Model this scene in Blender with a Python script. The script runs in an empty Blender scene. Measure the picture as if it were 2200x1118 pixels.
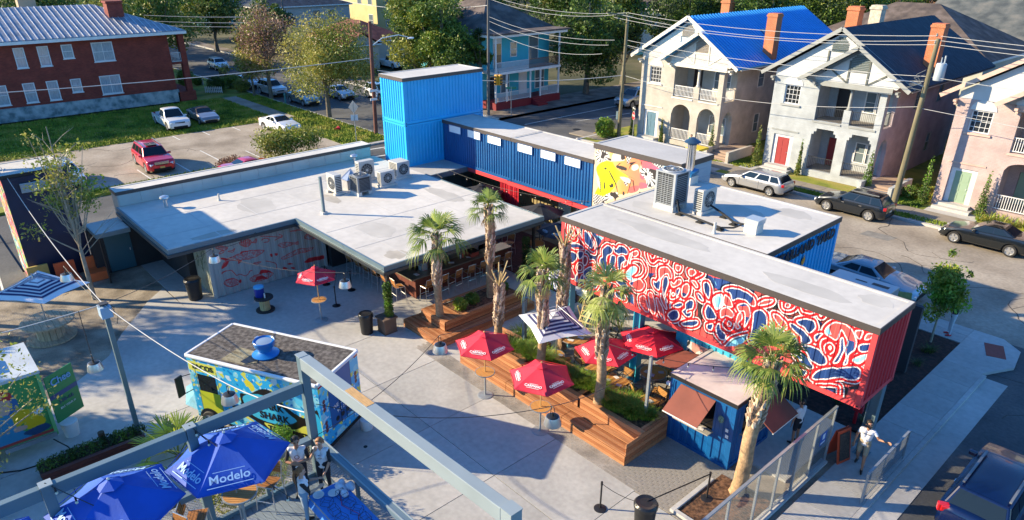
import bpy,math,random
import numpy as np
from mathutils import Vector,Matrix,Quaternion
R=math.radians
PI=math.pi
sc=bpy.context.scene
COL=sc.collection
# ---------------------------------------------------------------- camera
yaw,pit,rol=R(137.737237),R(25.3738265),R(0.1331248)
Fv=Vector((math.cos(pit)*math.cos(yaw),math.cos(pit)*math.sin(yaw),-math.sin(pit)))
Rv=Vector((math.sin(yaw),-math.cos(yaw),0));Uv=Rv.cross(Fv)
R2=Rv*math.cos(rol)+Uv*math.sin(rol);U2=-Rv*math.sin(rol)+Uv*math.cos(rol)
cd=bpy.data.cameras.new('camera');cam=bpy.data.objects.new('camera',cd);COL.objects.link(cam)
cam.matrix_world=Matrix(((R2.x,U2.x,-Fv.x,0),(R2.y,U2.y,-Fv.y,0),(R2.z,U2.z,-Fv.z,15),(0,0,0,1)))
cd.sensor_width=36;cd.lens=36*1507.115/2200;cd.shift_y=53/2200;cd.clip_end=3000;cd.clip_start=.1
sc.camera=cam
# ------------------------------------------------ light
SUN_AZ,SUN_EL=R(221.5),R(22.8)
w=bpy.data.worlds.new('World');sc.world=w;w.use_nodes=True
nt=w.node_tree;bg=nt.nodes['Background'];sky=nt.nodes.new('ShaderNodeTexSky')
sky.sky_type='NISHITA';sky.sun_disc=False;sky.sun_elevation=SUN_EL;sky.sun_rotation=R(90)-SUN_AZ+2*PI
sky.air_density=1.0;sky.dust_density=.3;sky.ozone_density=4.5
tint=nt.nodes.new('ShaderNodeVectorMath');tint.operation='MULTIPLY';tint.inputs[1].default_value=(.45,.78,1.03);nt.links.new(sky.outputs[0],tint.inputs[0]);nt.links.new(tint.outputs[0],bg.inputs[0]);bg.inputs[1].default_value=.13
sl=bpy.data.lights.new('sun','SUN');sl.energy=5.0;sl.angle=R(.5);sl.color=(1,.82,.54)
so=bpy.data.objects.new('sun',sl);COL.objects.link(so);so.location=(-60,-60,60)
sd=Vector((-math.cos(SUN_AZ)*math.cos(SUN_EL),-math.sin(SUN_AZ)*math.cos(SUN_EL),-math.sin(SUN_EL)))
so.rotation_euler=sd.to_track_quat('-Z','Y').to_euler()
vs=sc.view_settings;vs.view_transform='Standard';vs.look='None';vs.gamma=1;vs.use_curve_mapping=False;vs.exposure=1.22
rnd=random.Random(7)
# ---------------------------------------------------------------- materials
MATS={}
def mat(name,col,rough=.7,metal=0,nz=None,bump=None,coat=0,trans=0,emit=None,spec=None,nz2=None,streak=None):
    """col linear rgb; nz=(scale, amount[, stretch xyz]); bump=(scale, strength)"""
    if name in MATS:return MATS[name]
    m=bpy.data.materials.new(name);m.use_nodes=True;t=m.node_tree;N=t.nodes;L=t.links;b=N['Principled BSDF']
    c4=(*col,1);b.inputs['Base Color'].default_value=c4;b.inputs['Roughness'].default_value=rough;b.inputs['Metallic'].default_value=metal
    if coat:b.inputs['Coat Weight'].default_value=coat;b.inputs['Coat Roughness'].default_value=.05
    if spec is not None:b.inputs['Specular IOR Level'].default_value=spec
    if trans:b.inputs['Transmission Weight'].default_value=trans
    if emit:b.inputs['Emission Color'].default_value=(*emit[0],1);b.inputs['Emission Strength'].default_value=emit[1]
    tc=N.new('ShaderNodeTexCoord');src=None
    def noise(scale,detail=6,stretch=None):
        n=N.new('ShaderNodeTexNoise');n.inputs['Scale'].default_value=scale;n.inputs['Detail'].default_value=detail
        if stretch:
            mp=N.new('ShaderNodeMapping');mp.inputs['Scale'].default_value=stretch;L.new(tc.outputs['Object'],mp.inputs[0]);L.new(mp.outputs[0],n.inputs['Vector'])
        else:L.new(tc.outputs['Object'],n.inputs['Vector'])
        return n
    for q in (nz,nz2):
        if q:
            n=noise(q[0],7,q[2] if len(q)>2 else None);mr=N.new('ShaderNodeMapRange')
            mr.inputs[1].default_value=.3;mr.inputs[2].default_value=.7;mr.inputs[3].default_value=1-q[1];mr.inputs[4].default_value=1+q[1]
            L.new(n.outputs['Fac'],mr.inputs[0]);mx=N.new('ShaderNodeVectorMath');mx.operation='MULTIPLY'
            if src is None:mx.inputs[0].default_value=col
            else:L.new(src,mx.inputs[0])
            L.new(mr.outputs[0],mx.inputs[1]);src=mx.outputs[0]
    if src is not None:L.new(src,b.inputs['Base Color'])
    if bump:
        n=noise(bump[0],8,bump[2] if len(bump)>2 else None);bp=N.new('ShaderNodeBump');bp.inputs['Strength'].default_value=bump[1];bp.inputs['Distance'].default_value=.02
        L.new(n.outputs['Fac'],bp.inputs['Height']);L.new(bp.outputs[0],b.inputs['Normal'])
    MATS[name]=m;return m
def vcmat(name,rough=.5,bump=None):
    if name in MATS:return MATS[name]
    m=bpy.data.materials.new(name);m.use_nodes=True;t=m.node_tree;b=t.nodes['Principled BSDF'];b.inputs['Roughness'].default_value=rough
    a=t.nodes.new('ShaderNodeVertexColor');a.layer_name='Col';t.links.new(a.outputs[0],b.inputs[0]);MATS[name]=m;return m
def glassmat(name,col,rough=.05):
    return mat(name,col,rough,0,spec=.9,coat=.6)
def mix3(name,cols,scale,rough=.9,bump=None,detail=8,stretch=None,pos=(.35,.5,.65)):
    """three-colour noise mixture"""
    if name in MATS:return MATS[name]
    m=bpy.data.materials.new(name);m.use_nodes=True;t=m.node_tree;N=t.nodes;L=t.links;b=N['Principled BSDF'];b.inputs['Roughness'].default_value=rough
    tc=N.new('ShaderNodeTexCoord');n=N.new('ShaderNodeTexNoise');n.inputs['Scale'].default_value=scale;n.inputs['Detail'].default_value=detail
    if stretch:
        mp=N.new('ShaderNodeMapping');mp.inputs['Scale'].default_value=stretch;L.new(tc.outputs['Object'],mp.inputs[0]);L.new(mp.outputs[0],n.inputs['Vector'])
    else:L.new(tc.outputs['Object'],n.inputs['Vector'])
    r=N.new('ShaderNodeValToRGB');e=r.color_ramp.elements;e[0].position=pos[0];e[0].color=(*cols[0],1);e[1].position=pos[2];e[1].color=(*cols[2],1)
    x=e.new(pos[1]);x.color=(*cols[1],1);L.new(n.outputs['Fac'],r.inputs[0])
    n2=N.new('ShaderNodeTexNoise');n2.inputs['Scale'].default_value=scale*23;n2.inputs['Detail'].default_value=4;L.new(tc.outputs['Object'],n2.inputs['Vector'])
    mr=N.new('ShaderNodeMapRange');mr.inputs[1].default_value=.3;mr.inputs[2].default_value=.7;mr.inputs[3].default_value=.85;mr.inputs[4].default_value=1.15;L.new(n2.outputs['Fac'],mr.inputs[0])
    mx=N.new('ShaderNodeVectorMath');mx.operation='MULTIPLY';L.new(r.outputs[0],mx.inputs[0]);L.new(mr.outputs[0],mx.inputs[1]);L.new(mx.outputs[0],b.inputs[0])
    if bump:
        bp=N.new('ShaderNodeBump');bp.inputs['Strength'].default_value=bump;bp.inputs['Distance'].default_value=.03;L.new(n2.outputs['Fac'],bp.inputs['Height']);L.new(bp.outputs[0],b.inputs['Normal'])
    MATS[name]=m;return m
WHITE=mat('white_paint',(.66,.66,.66),.5,nz=(3,.06))
TRIM=mat('white_trim',(.72,.71,.68),.6,nz=(2,.08))
ROOFW=mat('white_roof_membrane',(.55,.525,.48),.8,nz=(.22,.15),nz2=(3,.07),bump=(.8,.25))
ROOFG=mat('grey_roof_membrane',(.44,.43,.41),.85,nz=(.5,.12),nz2=(9,.05),bump=(1.2,.3))
FASCIA=mat('brown_metal_fascia',(.085,.07,.065),.5,.3,nz=(1.5,.1))
BLACK=mat('black_metal',(.015,.015,.017),.45,nz=(4,.15))
RUBBER=mat('black_rubber',(.018,.018,.018),.85,bump=(20,.3))
PLASTIC=mat('black_plastic',(.012,.012,.013),.55,nz=(6,.2))
STEEL=mat('galvanised_steel',(.34,.37,.39),.45,.5,nz=(3,.12))
SLATE=mat('slate_blue_steel',(.13,.19,.22),.42,.15,nz=(1.2,.07))
SLATEL=mat('grey_green_steel',(.30,.35,.36),.4,.15,nz=(1.2,.07))
CHROME=mat('chrome',(.7,.7,.7),.18,1)
ALU=mat('brushed_aluminium',(.55,.56,.57),.35,.8,nz=(8,.06))
TEAK=mat('teak_slats',(.36,.155,.045),.5,nz=(5,.2,(1,6,1)),bump=(14,.2))
TEAKL=mat('golden_teak_slats',(.5,.25,.075),.5,nz=(5,.18,(1,6,1)),bump=(14,.2))
IPE=mat('oiled_hardwood_plank',(.30,.115,.045),.55,nz=(3,.25,(.6,8,8)),bump=(16,.25))
IPE2=mat('oiled_hardwood_plank_pale',(.40,.18,.08),.55,nz=(3,.25,(.6,8,8)),bump=(16,.25))
OLDWOOD=mat('weathered_wood',(.46,.36,.24),.85,nz=(4,.25,(1,7,1)),bump=(12,.4))
PALLET=mat('pale_pallet_wood',(.55,.42,.2),.8,nz=(4,.2))
GLASS=glassmat('dark_window_glass',(.02,.025,.03))
GLASSB=glassmat('blue_grey_window_glass',(.13,.17,.19))
CONC=mat('pale_concrete',(.42,.41,.39),.88,nz=(.3,.16),nz2=(5,.1),bump=(30,.15))
CONCO=mix3('old_concrete',((.20,.165,.125),(.30,.255,.20),(.37,.32,.26)),.3,.9,.3)
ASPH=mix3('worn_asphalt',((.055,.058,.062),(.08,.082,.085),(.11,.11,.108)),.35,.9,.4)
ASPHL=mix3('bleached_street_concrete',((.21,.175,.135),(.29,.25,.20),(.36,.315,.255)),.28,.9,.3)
DIRT=mix3('sandy_dirt',((.14,.115,.085),(.25,.21,.16),(.36,.31,.24)),.8,.95,.6)
MULCH=mix3('bark_mulch',((.05,.025,.014),(.16,.075,.035),(.28,.14,.07)),9,.95,1)
MULCHD=mix3('dark_mulch',((.012,.008,.008),(.035,.016,.014),(.07,.03,.025)),6,.95,1)
GRASSG=mix3('lawn',((.08,.12,.012),(.21,.23,.022),(.30,.24,.06)),.45,.95,.8)
LINE=mat('road_paint_white',(.6,.6,.57),.7,nz=(5,.25))
YLINE=mat('road_paint_yellow',(.55,.33,.04),.7,nz=(5,.25))
TILE=mat('red_tactile_pad',(.28,.07,.055),.8,nz=(8,.1))
SKIN=[mat('skin_light',(.52,.28,.19),.5),mat('skin_tan',(.36,.18,.11),.5)]
def solid(name,col,rough=.6,**k):return mat(name,col,rough,nz=k.pop('nz',(3,.08)),**k)
# ---------------------------------------------------------------- mesh builder
class MB:
    def __init__(s,org=(0,0,0)):
        s.v=[];s.f=[];s.m=[];s.o=org
    def pts(s,P):
        i=len(s.v);ox,oy,oz=s.o
        s.v += [(p[0]-ox,p[1]-oy,p[2]-oz) for p in P];return i
    def face(s,P,m=0):
        i=s.pts(P);s.f.append(tuple(range(i,i+len(P))));s.m.append(m)
    def faces(s,P,F,m=0):
        i=s.pts(P);s.f += [tuple(a+i for a in f) for f in F];s.m += [m]*len(F)
    BF=((0,3,2,1),(4,5,6,7),(0,1,5,4),(1,2,6,5),(2,3,7,6),(3,0,4,7))
    def box(s,x0,y0,z0,x1,y1,z1,m=0):
        if x0>x1:x0,x1=x1,x0
        if y0>y1:y0,y1=y1,y0
        if z0>z1:z0,z1=z1,z0
        s.faces([(x0,y0,z0),(x1,y0,z0),(x1,y1,z0),(x0,y1,z0),(x0,y0,z1),(x1,y0,z1),(x1,y1,z1),(x0,y1,z1)],MB.BF,m)
    def obox(s,c,d,rz=0,m=0,rx=0,ry=0):
        """box centred at c with size d rotated"""
        M=Matrix.Rotation(rz,3,'Z') @ Matrix.Rotation(ry,3,'Y') @ Matrix.Rotation(rx,3,'X');c=Vector(c);P=[]
        for z in (-.5,.5):
            for x,y in ((-.5,-.5),(.5,-.5),(.5,.5),(-.5,.5)):P.append(c+M @ Vector((x*d[0],y*d[1],z*d[2])))
        s.faces(P,MB.BF,m)
    def beam(s,p,q,w,h=None,m=0,up=(0,0,1)):
        p=Vector(p);q=Vector(q);h=h or w;d=(q-p).normalized();u=Vector(up)
        if abs(d.dot(u))>.98:u=Vector((1,0,0))
        a=d.cross(u).normalized();b=a.cross(d).normalized();P=[]
        for e in (p,q):
            for x,y in ((-.5,-.5),(.5,-.5),(.5,.5),(-.5,.5)):P.append(e+a*x*w+b*y*h)
        s.faces(P,MB.BF,m)
    def tube(s,p,q,r,n=8,r2=None,m=0,cap=True):
        p=Vector(p);q=Vector(q);r2=r if r2 is None else r2;d=(q-p).normalized();u=Vector((0,0,1))
        if abs(d.dot(u))>.95:u=Vector((1,0,0))
        a=d.cross(u).normalized();b=d.cross(a);P=[]
        for e,rr in ((p,r),(q,r2)):
            for k in range(n):t=2*PI*k/n;P.append(e+(a*math.cos(t)+b*math.sin(t))*rr)
        F=[(k,(k+1) % n,n+(k+1) % n,n+k) for k in range(n)]
        if cap:F += [tuple(range(n-1,-1,-1)),tuple(range(n,2*n))]
        s.faces(P,F,m)
    def path(s,P,r,n=6,m=0,r2=None):
        for i in range(len(P)-1):
            a=r if r2 is None else r+(r2-r)*i/(len(P)-1);b=r if r2 is None else r+(r2-r)*(i+1)/(len(P)-1)
            s.tube(P[i],P[i+1],a,n,b,m,True)
    def lathe(s,prof,c=(0,0,0),n=24,m=0,sx=1,sy=1):
        P=[];F=[];k=len(prof)
        for r,z in prof:
            for j in range(n):t=2*PI*j/n;P.append((c[0]+r*sx*math.cos(t),c[1]+r*sy*math.sin(t),c[2]+z))
        for i in range(k-1):
            for j in range(n):F.append((i*n+j,i*n+(j+1) % n,(i+1)*n+(j+1) % n,(i+1)*n+j))
        F.append(tuple(range(n-1,-1,-1)));F.append(tuple(range((k-1)*n,k*n)));s.faces(P,F,m)
    def prism(s,poly,z0,z1,m=0):
        n=len(poly);P=[(x,y,z0) for x,y in poly]+[(x,y,z1) for x,y in poly]
        F=[(k,(k+1) % n,n+(k+1) % n,n+k) for k in range(n)]+[tuple(range(n-1,-1,-1)),tuple(range(n,2*n))];s.faces(P,F,m)
    def slab(s,poly3,nrm,th,m=0):
        """extrude polygon poly3 (3-D points) along nrm*th"""
        n=len(poly3);v=Vector(nrm).normalized()*th;P=[Vector(p) for p in poly3];P += [p+v for p in P]
        F=[(k,(k+1) % n,n+(k+1) % n,n+k) for k in range(n)]+[tuple(range(n-1,-1,-1)),tuple(range(n,2*n))];s.faces(P,F,m)
    def sphere(s,c,r,n=10,m=0,sx=1,sy=1,sz=1):
        k=max(4,n//2);s.lathe([(max(1e-4,r*math.sin(PI*i/k))/1,-r*math.cos(PI*i/k)*sz) for i in range(k+1)],c,n,m,sx,sy)
    def mesh(s,name,mats,smooth=False):
        me=bpy.data.meshes.new(name);me.from_pydata(s.v,[],s.f)
        for m in (mats if isinstance(mats,(list,tuple)) else [mats]):me.materials.append(m)
        if len(me.materials)>1:me.polygons.foreach_set('material_index',s.m)
        if smooth:
            me.polygons.foreach_set('use_smooth',[True]*len(s.f));me.set_sharp_from_angle(angle=R(38)) if hasattr(me,'set_sharp_from_angle') else None
        me.update();return me
def link(name,me,parent=None,loc=(0,0,0),rot=(0,0,0)):
    o=bpy.data.objects.new(name,me);COL.objects.link(o);o.parent=parent;o.location=loc;o.rotation_euler=rot;return o
def part(name,mb,mats,parent=None,smooth=False,bev=0,label=None,kind=None,loc=(0,0,0),rot=(0,0,0)):
    o=link(name,mb.mesh(name,mats,smooth),parent,loc,rot)
    if bev:
        b=o.modifiers.new('bevel','BEVEL');b.width=bev;b.segments=2;b.limit_method='ANGLE'
    if label:o['label']=label
    if kind:o['kind']=kind
    return o
def thing(name,label,cat,loc=(0,0,0),rz=0,group=None):
    o=link(name,None,None,loc,(0,0,rz));o.empty_display_size=.2;o['label']=label;o['category']=cat
    if group:o['group']=group
    return o
def tag(o,label,cat,group=None,kind=None):
    o['label']=label;o['category']=cat
    if group:o['group']=group
    if kind:o['kind']=kind
    return o
def struct(name,mb,mats,parent=None,smooth=False,label=None):
    o=part(name,mb,mats,parent,smooth,kind='structure')
    if label:o['label']=label
    return o
KIDS={}
def copytree(src,loc=None,rz=None,label=None,group=None,parent=None):
    c=src.copy();COL.objects.link(c);c.parent=parent
    if loc is not None:c.location=loc
    if rz is not None:c.rotation_euler=(0,0,rz)
    if label:c['label']=label
    if group:c['group']=group
    for ch in [k for k in src.children]:
        copytree(ch,parent=c)
    return c
# dup() remembers the children of the prototypes so that later copies do not have to search
def text_mesh(txt,size,depth=.004,name='lettering',space=1.0,bold=0):
    cu=bpy.data.curves.new(name,'FONT');cu.body=txt;cu.size=size;cu.extrude=depth;cu.align_x='CENTER';cu.align_y='CENTER';cu.space_character=space;cu.offset=bold;cu.resolution_u=3
    o=bpy.data.objects.new(name,cu);COL.objects.link(o);dg=bpy.context.evaluated_depsgraph_get();me=bpy.data.meshes.new_from_object(o.evaluated_get(dg));bpy.data.objects.remove(o);bpy.data.curves.remove(cu);me.name=name;return me
def lettering(txt,size,m,parent,pos,xdir,ydir,depth=.004,space=1.0,bold=0,name='lettering'):
    """text whose reading direction is xdir and whose up direction is ydir, at pos (in the parent's space)"""
    me=text_mesh(txt,size,depth,name,space,bold);me.materials.clear();me.materials.append(m);o=link(name,me,parent)
    X=Vector(xdir).normalized();Y=Vector(ydir);Y=(Y-X*Y.dot(X)).normalized();Z=X.cross(Y)
    o.matrix_local=Matrix(((X.x,Y.x,Z.x,pos[0]),(X.y,Y.y,Z.y,pos[1]),(X.z,Y.z,Z.z,pos[2]),(0,0,0,1)));return o
def colgrid(name,parent,P,Fc,colr,material,smooth=False):
    """mesh from numpy verts P (n,3), quads Fc (m,4), vertex colours colr (n,3)"""
    me=bpy.data.meshes.new(name);me.from_pydata(P.tolist(),[],Fc.tolist());me.materials.append(material)
    a=me.color_attributes.new('Col','FLOAT_COLOR','POINT');c=np.ones((len(P),4),np.float32);c[:,:3]=colr;a.data.foreach_set('color',c.ravel())
    if smooth:me.polygons.foreach_set('use_smooth',[True]*len(Fc))
    me.update();return link(name,me,parent)
def gridfaces(nu,nz):
    i=np.arange(nu-1)[:,None]*nz+np.arange(nz-1)[None,:];i=i.ravel();return np.stack([i,i+nz,i+nz+1,i+1],1)
# 2-D paint helpers on arrays U,Z
def inpoly(U,Z,p):
    p=np.asarray(p,float).reshape(-1,2);ins=np.zeros(U.shape,bool);n=len(p)
    for i in range(n):
        x0,y0=p[i];x1,y1=p[(i+1) % n]
        if y0 == y1:continue
        c=((y0>Z) != (y1>Z))&(U<(x1-x0)*(Z-y0)/(y1-y0)+x0);ins ^= c
    return ins
def smoothpoly(p,closed=True,k=5):
    p=np.asarray(p,float).reshape(-1,2);n=len(p);out=[]
    rng=range(n) if closed else range(n-1)
    for i in rng:
        if closed:a,b,c,d=p[(i-1) % n],p[i],p[(i+1) % n],p[(i+2) % n]
        else:a,b,c,d=p[max(i-1,0)],p[i],p[i+1],p[min(i+2,n-1)]
        for t in np.linspace(0,1,k,endpoint=False):out.append(.5*((2*b)+(-a+c)*t+(2*a-5*b+4*c-d)*t*t+(-a+3*b-3*c+d)*t**3))
    if not closed:out.append(p[-1])
    return np.array(out)
def polydist(U,Z,p,closed=True,lim=.5):
    D=np.full(U.shape,9.);m=(U>p[:,0].min()-lim)&(U<p[:,0].max()+lim)&(Z>p[:,1].min()-lim)&(Z<p[:,1].max()+lim)
    if not m.any():return D
    u=U[m];z=Z[m];d=np.full(u.shape,9.);n=len(p)
    for i in range(n if closed else n-1):
        a=p[i];b=p[(i+1) % n];ab=b-a;L=(ab**2).sum()+1e-9;t=np.clip(((u-a[0])*ab[0]+(z-a[1])*ab[1])/L,0,1);d=np.minimum(d,np.hypot(u-a[0]-t*ab[0],z-a[1]-t*ab[1]))
    D[m]=d;return D
def vnoise(U,Z,s,seed=0):
    """cheap smooth value noise"""
    g=np.random.RandomState(seed).rand(128,128);x=U*s;y=Z*s;xi=np.floor(x).astype(int);yi=np.floor(y).astype(int);fx=x-xi;fy=y-yi;fx=fx*fx*(3-2*fx);fy=fy*fy*(3-2*fy)
    f=lambda a,b:g[a % 128,b % 128]
    return (f(xi,yi)*(1-fx)+f(xi+1,yi)*fx)*(1-fy)+(f(xi,yi+1)*(1-fx)+f(xi+1,yi+1)*fx)*fy
def corr_off(U,pitch=.28,dep=.04):
    t=np.mod(U/pitch,1.0);return dep*np.clip(np.where(t<.5,(t-.18)/.1,(.82-t)/.1),0,1)
def corr_mb(mb,p0,ud,nd,L,z0,z1,pitch=.28,dep=.04,m=0):
    """trapezoid corrugated sheet as few quads. p0 start point (x,y); ud along, nd outward; recesses go inward"""
    us=[0];k=0
    while k*pitch<L:
        for t in (.18,.28,.72,.82):
            u=(k+t)*pitch
            if u<L:us.append(u)
        k += 1
    us.append(L);P=[]
    for u in us:
        t=(u/pitch) % 1.0;o=-dep if .27<t<.73 else 0
        if u in (0,L):o=0
        x=p0[0]+ud[0]*u+nd[0]*o;y=p0[1]+ud[1]*u+nd[1]*o;P += [(x,y,z0),(x,y,z1)]
    F=[(2*i,2*i+2,2*i+3,2*i+1) for i in range(len(us)-1)];mb.faces(P,F,m)
MURAL=[[["N",1,[34,122,49,134,74,138,86,127,80,108,61,89,42,99]],["N",1,[91,147,115,154,116,137,102,120,90,129]],["M",1,[120,135,133,142,141,127,131,101,117,113]],["N",1,[124,72,161,106,165,79,148,41]],["M",1,[27,69,55,71,79,42,78,27,57,20,34,34]],["",0,[30,244,30,209,60,190,72,207,57,244]],["",0,[72,248,85,218,84,190,61,176,31,188]],["",0,[84,241,96,207,128,182,170,168,175,186,169,212,137,243]],["N",1,[120,243,138,236,163,207,164,190,152,183,123,201]],["N",1,[220,203,239,219,260,209,257,192,238,175,238,145,246,127,230,115,204,134,205,155,216,165,213,188]],["N",1,[265,221,279,215,290,232,313,235,329,227,329,211,304,206,289,198,272,203]],["N",1,[258,185,274,187,277,168,275,143,289,128,266,130,252,150,253,170]],["N",1,[289,188,312,199,325,186,307,167,305,147,298,137,290,162]],["",1,[322,182,333,186,333,169,316,157]],["",0,[347,180,351,198,384,210,408,200,418,174,402,143,370,125]],["L",1,[330,128,337,147,358,171,378,174,376,157,357,134,366,120,343,116]],["",1,[370,118,396,134,416,121,411,99,389,85,365,93,352,105]],["N",1,[268,107,296,110,325,102,342,88,339,77,315,75,290,87,266,89]],["N",1,[286,37,305,51,330,49,339,35,332,26,308,24]],["N",1,[178,76,195,85,206,72,202,45,186,22,178,48]],["",1,[338,191,343,219,350,208,343,179]],["",1,[90,82,101,96,114,90,111,75,96,70]],["M",1,[82,79,98,106,123,100,120,71,92,58]],["",1,[37,158,61,172,98,180,119,166,73,152]],["",1,[352,225,374,238,379,226,361,211]],["",1,[103,11,114,54,126,51,126,11]],["",1,[80,21,90,53,98,34,91,3]],["",0,[142,39,171,60,175,124,154,121]],["",0,[418,242,428,220,447,213,466,232,481,234]],["",0,[431,240,440,230,448,236,451,245]],["",1,[488,244,498,247,501,240,491,235]],["",1,[474,197,487,212,507,217,524,207,529,186,522,181,514,194,500,189,488,169,482,157]],["N",1,[456,148,469,148,478,164,485,166,485,136,479,120,459,133]],["N",1,[497,140,497,166,501,180,513,181,519,161,512,132,509,112,522,94,519,86,502,109]],["",1,[403,63,421,76,438,52,447,21,426,20,407,40]],["",1,[440,90,454,98,467,76,474,46,472,21,453,34]],["",1,[473,85,483,86,504,60,520,16,505,20,483,55]],["",1,[491,108,500,109,522,74,522,61,502,76]],["",1,[527,170,541,167,553,185,566,190,568,178,549,159,534,153]],["",1,[579,172,594,185,603,178,602,152,587,131,577,143]],["N",1,[554,148,566,158,565,142,557,123]],["",1,[536,125,542,134,551,130,543,120]],["",0,[526,131,531,139,531,107,548,110,564,125]],["N",1,[548,84,570,105,583,107,583,97,566,84]],["N",1,[530,40,547,64,567,71,577,59,571,40,548,27]],["N",1,[597,112,614,131,627,127,625,103,606,90,608,78,622,89,622,73,609,65,587,76,599,94]],["N",1,[590,31,618,52,650,65,653,54,634,37,601,26]],["N",1,[657,209,669,216,682,200,684,176,680,162,664,181]],["N",1,[637,165,650,163,664,150,659,146,645,149]],["N",1,[676,120,683,138,697,131,719,109,709,95,687,89,676,104]],["L",1,[701,170,714,187,728,180,728,158,718,139,705,153]],["",1,[543,238,560,238,555,221,543,223]],["",1,[594,237,609,245,621,236,609,220,596,222]],["",1,[609,201,625,204,637,190,627,186]],["N",1,[690,65,711,77,708,54,695,51]],["",0,[623,216,641,231,649,243,636,245]],["N",1,[723,69,733,89,742,70,764,54,757,35,734,41]],["L",1,[698,168,713,186,728,192,737,168,736,155,717,135,702,148]],["",1,[739,196,756,190,771,168,754,159,739,168]],["",1,[732,138,749,154,771,150,779,141,775,127,753,125,736,112]],["",1,[762,100,766,110,776,108,775,96,766,93]],["",0,[752,112,746,91,757,77,776,78,786,94,786,110]],["",1,[787,174,807,191,828,187,836,157,830,125,823,113,822,134,814,164,797,160]],["",1,[794,141,803,157,810,138,801,116,809,104,798,96,792,115]],["N",1,[848,150,847,174,866,190,887,183,893,162,894,145,879,127,889,107,884,80,859,76,849,78,850,109]],["",1,[737,213,762,229,800,233,837,223,847,200,836,193,811,204,785,200,768,188,756,208]],["",1,[859,211,876,229,900,238,894,224,863,205]],["",1,[911,193,930,194,955,178,961,160,947,161,926,170]],["N",1,[919,143,937,154,954,149,949,135,930,133]],["N",1,[964,129,976,152,990,149,1002,128,984,123,970,111]],["L",0,[759,26,779,60,812,87,836,103]],["",1,[943,237,948,246,956,243,954,233,946,231]],["",0,[930,240,935,225,950,221,967,232,975,246]],["N",1,[996,102,1015,102,1024,79,1008,81]],["N",1,[987,200,1009,215,1033,219,1044,205,1043,194,1030,176,1012,187,991,193]],["N",1,[968,184,988,183,1017,174,1038,158,1039,147,1025,132,1049,136,1074,132,1094,114,1095,96,1075,87,1049,93,1035,109,1014,130,1007,154,979,167]],["N",1,[966,146,982,153,998,141,1001,124,983,114,972,112]],["N",1,[997,104,1013,108,1041,93,1061,74,1058,63,1036,62,1009,82]],["N",1,[1014,56,1030,47,1047,49,1039,29,1020,26,1009,37]],["N",1,[1048,172,1056,184,1068,189,1063,178,1055,160]],["",1,[1094,153,1097,160,1101,156,1099,148]],["",0,[1088,132,1082,154,1093,170,1109,165,1111,148,1103,136]],["",0,[1080,129,1069,148,1070,169,1081,180]],["N",1,[1122,194,1129,197,1138,169,1136,151,1130,121,1116,112,1126,152]],["",1,[1074,203,1083,224,1100,240,1133,242,1150,229,1165,207,1166,179,1153,155,1154,126,1145,119,1148,144,1141,167,1143,194,1128,214,1117,221,1111,187,1081,192]],["N",1,[1176,197,1203,212,1206,193,1181,179]],["L",1,[1168,145,1184,164,1201,177,1198,158,1182,139]],["N",1,[1067,43,1081,68,1114,93,1129,98,1143,106,1175,124,1193,124,1196,98,1179,81,1144,74,1109,51,1072,33]],["",0,[1082,22,1144,48,1156,19]],["",1,[1050,244,1053,250,1057,247,1054,242]],["",1,[1161,239,1175,242,1175,228,1171,215,1157,229]],["",1,[1185,221,1190,240,1204,243,1198,227]],["",0,[990,246,1000,235,1019,237,1033,245]]],[["N",[127,237,188,244,206,226,191,198,186,155,179,126,182,85,157,133,135,153,127,203]],["L",[179,243,217,243,205,229]],["L",[355,196,372,200,350,128,338,131]],["N",[152,13,168,44,194,39,208,23,178,12]],["N",[345,52,368,63,380,23,352,26]],["L",[368,63,376,56,381,24]],["N",[652,244,684,243,698,212,673,233,651,226]],["L",[687,244,708,212,698,224]],["K",[644,136,664,131,669,76,648,84]],["K",[393,86,402,72,402,28,402,11]],["N",[428,171,458,178,439,152]],["N",[576,143,585,149,599,148,588,128]],["K",[622,228,652,241,644,205,623,216]],["L",[763,38,798,75,841,93,829,56,805,33,764,13]],["L",[852,94,879,110,860,85]],["N",[737,40,758,52,758,29]],["N",[798,75,836,101,838,89]],["N",[905,161,936,174,952,104,923,91,906,90]],["N",[819,151,837,152,841,129,821,121]],["K",[916,243,930,240,928,220,903,207,905,225]],["K",[940,216,968,209,988,217,959,200]],["N",[1142,200,1161,202,1165,172,1153,155,1154,126,1145,119,1145,158]],["L",[1074,203,1081,221,1093,197,1081,192]],["N",[1028,234,1040,239,1063,219,1059,212]],["L",[1127,96,1167,115,1155,85,1162,76,1135,66]],["C",[1167,115,1198,123,1201,98,1162,76,1155,85]],["N",[1093,21,1145,47,1153,20,1122,16]],["K",[1153,60,1175,49,1175,28,1168,25]],["K",[1174,55,1201,74,1203,63,1181,49]],["K",[977,241,987,248,997,225,980,224]]]]
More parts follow.
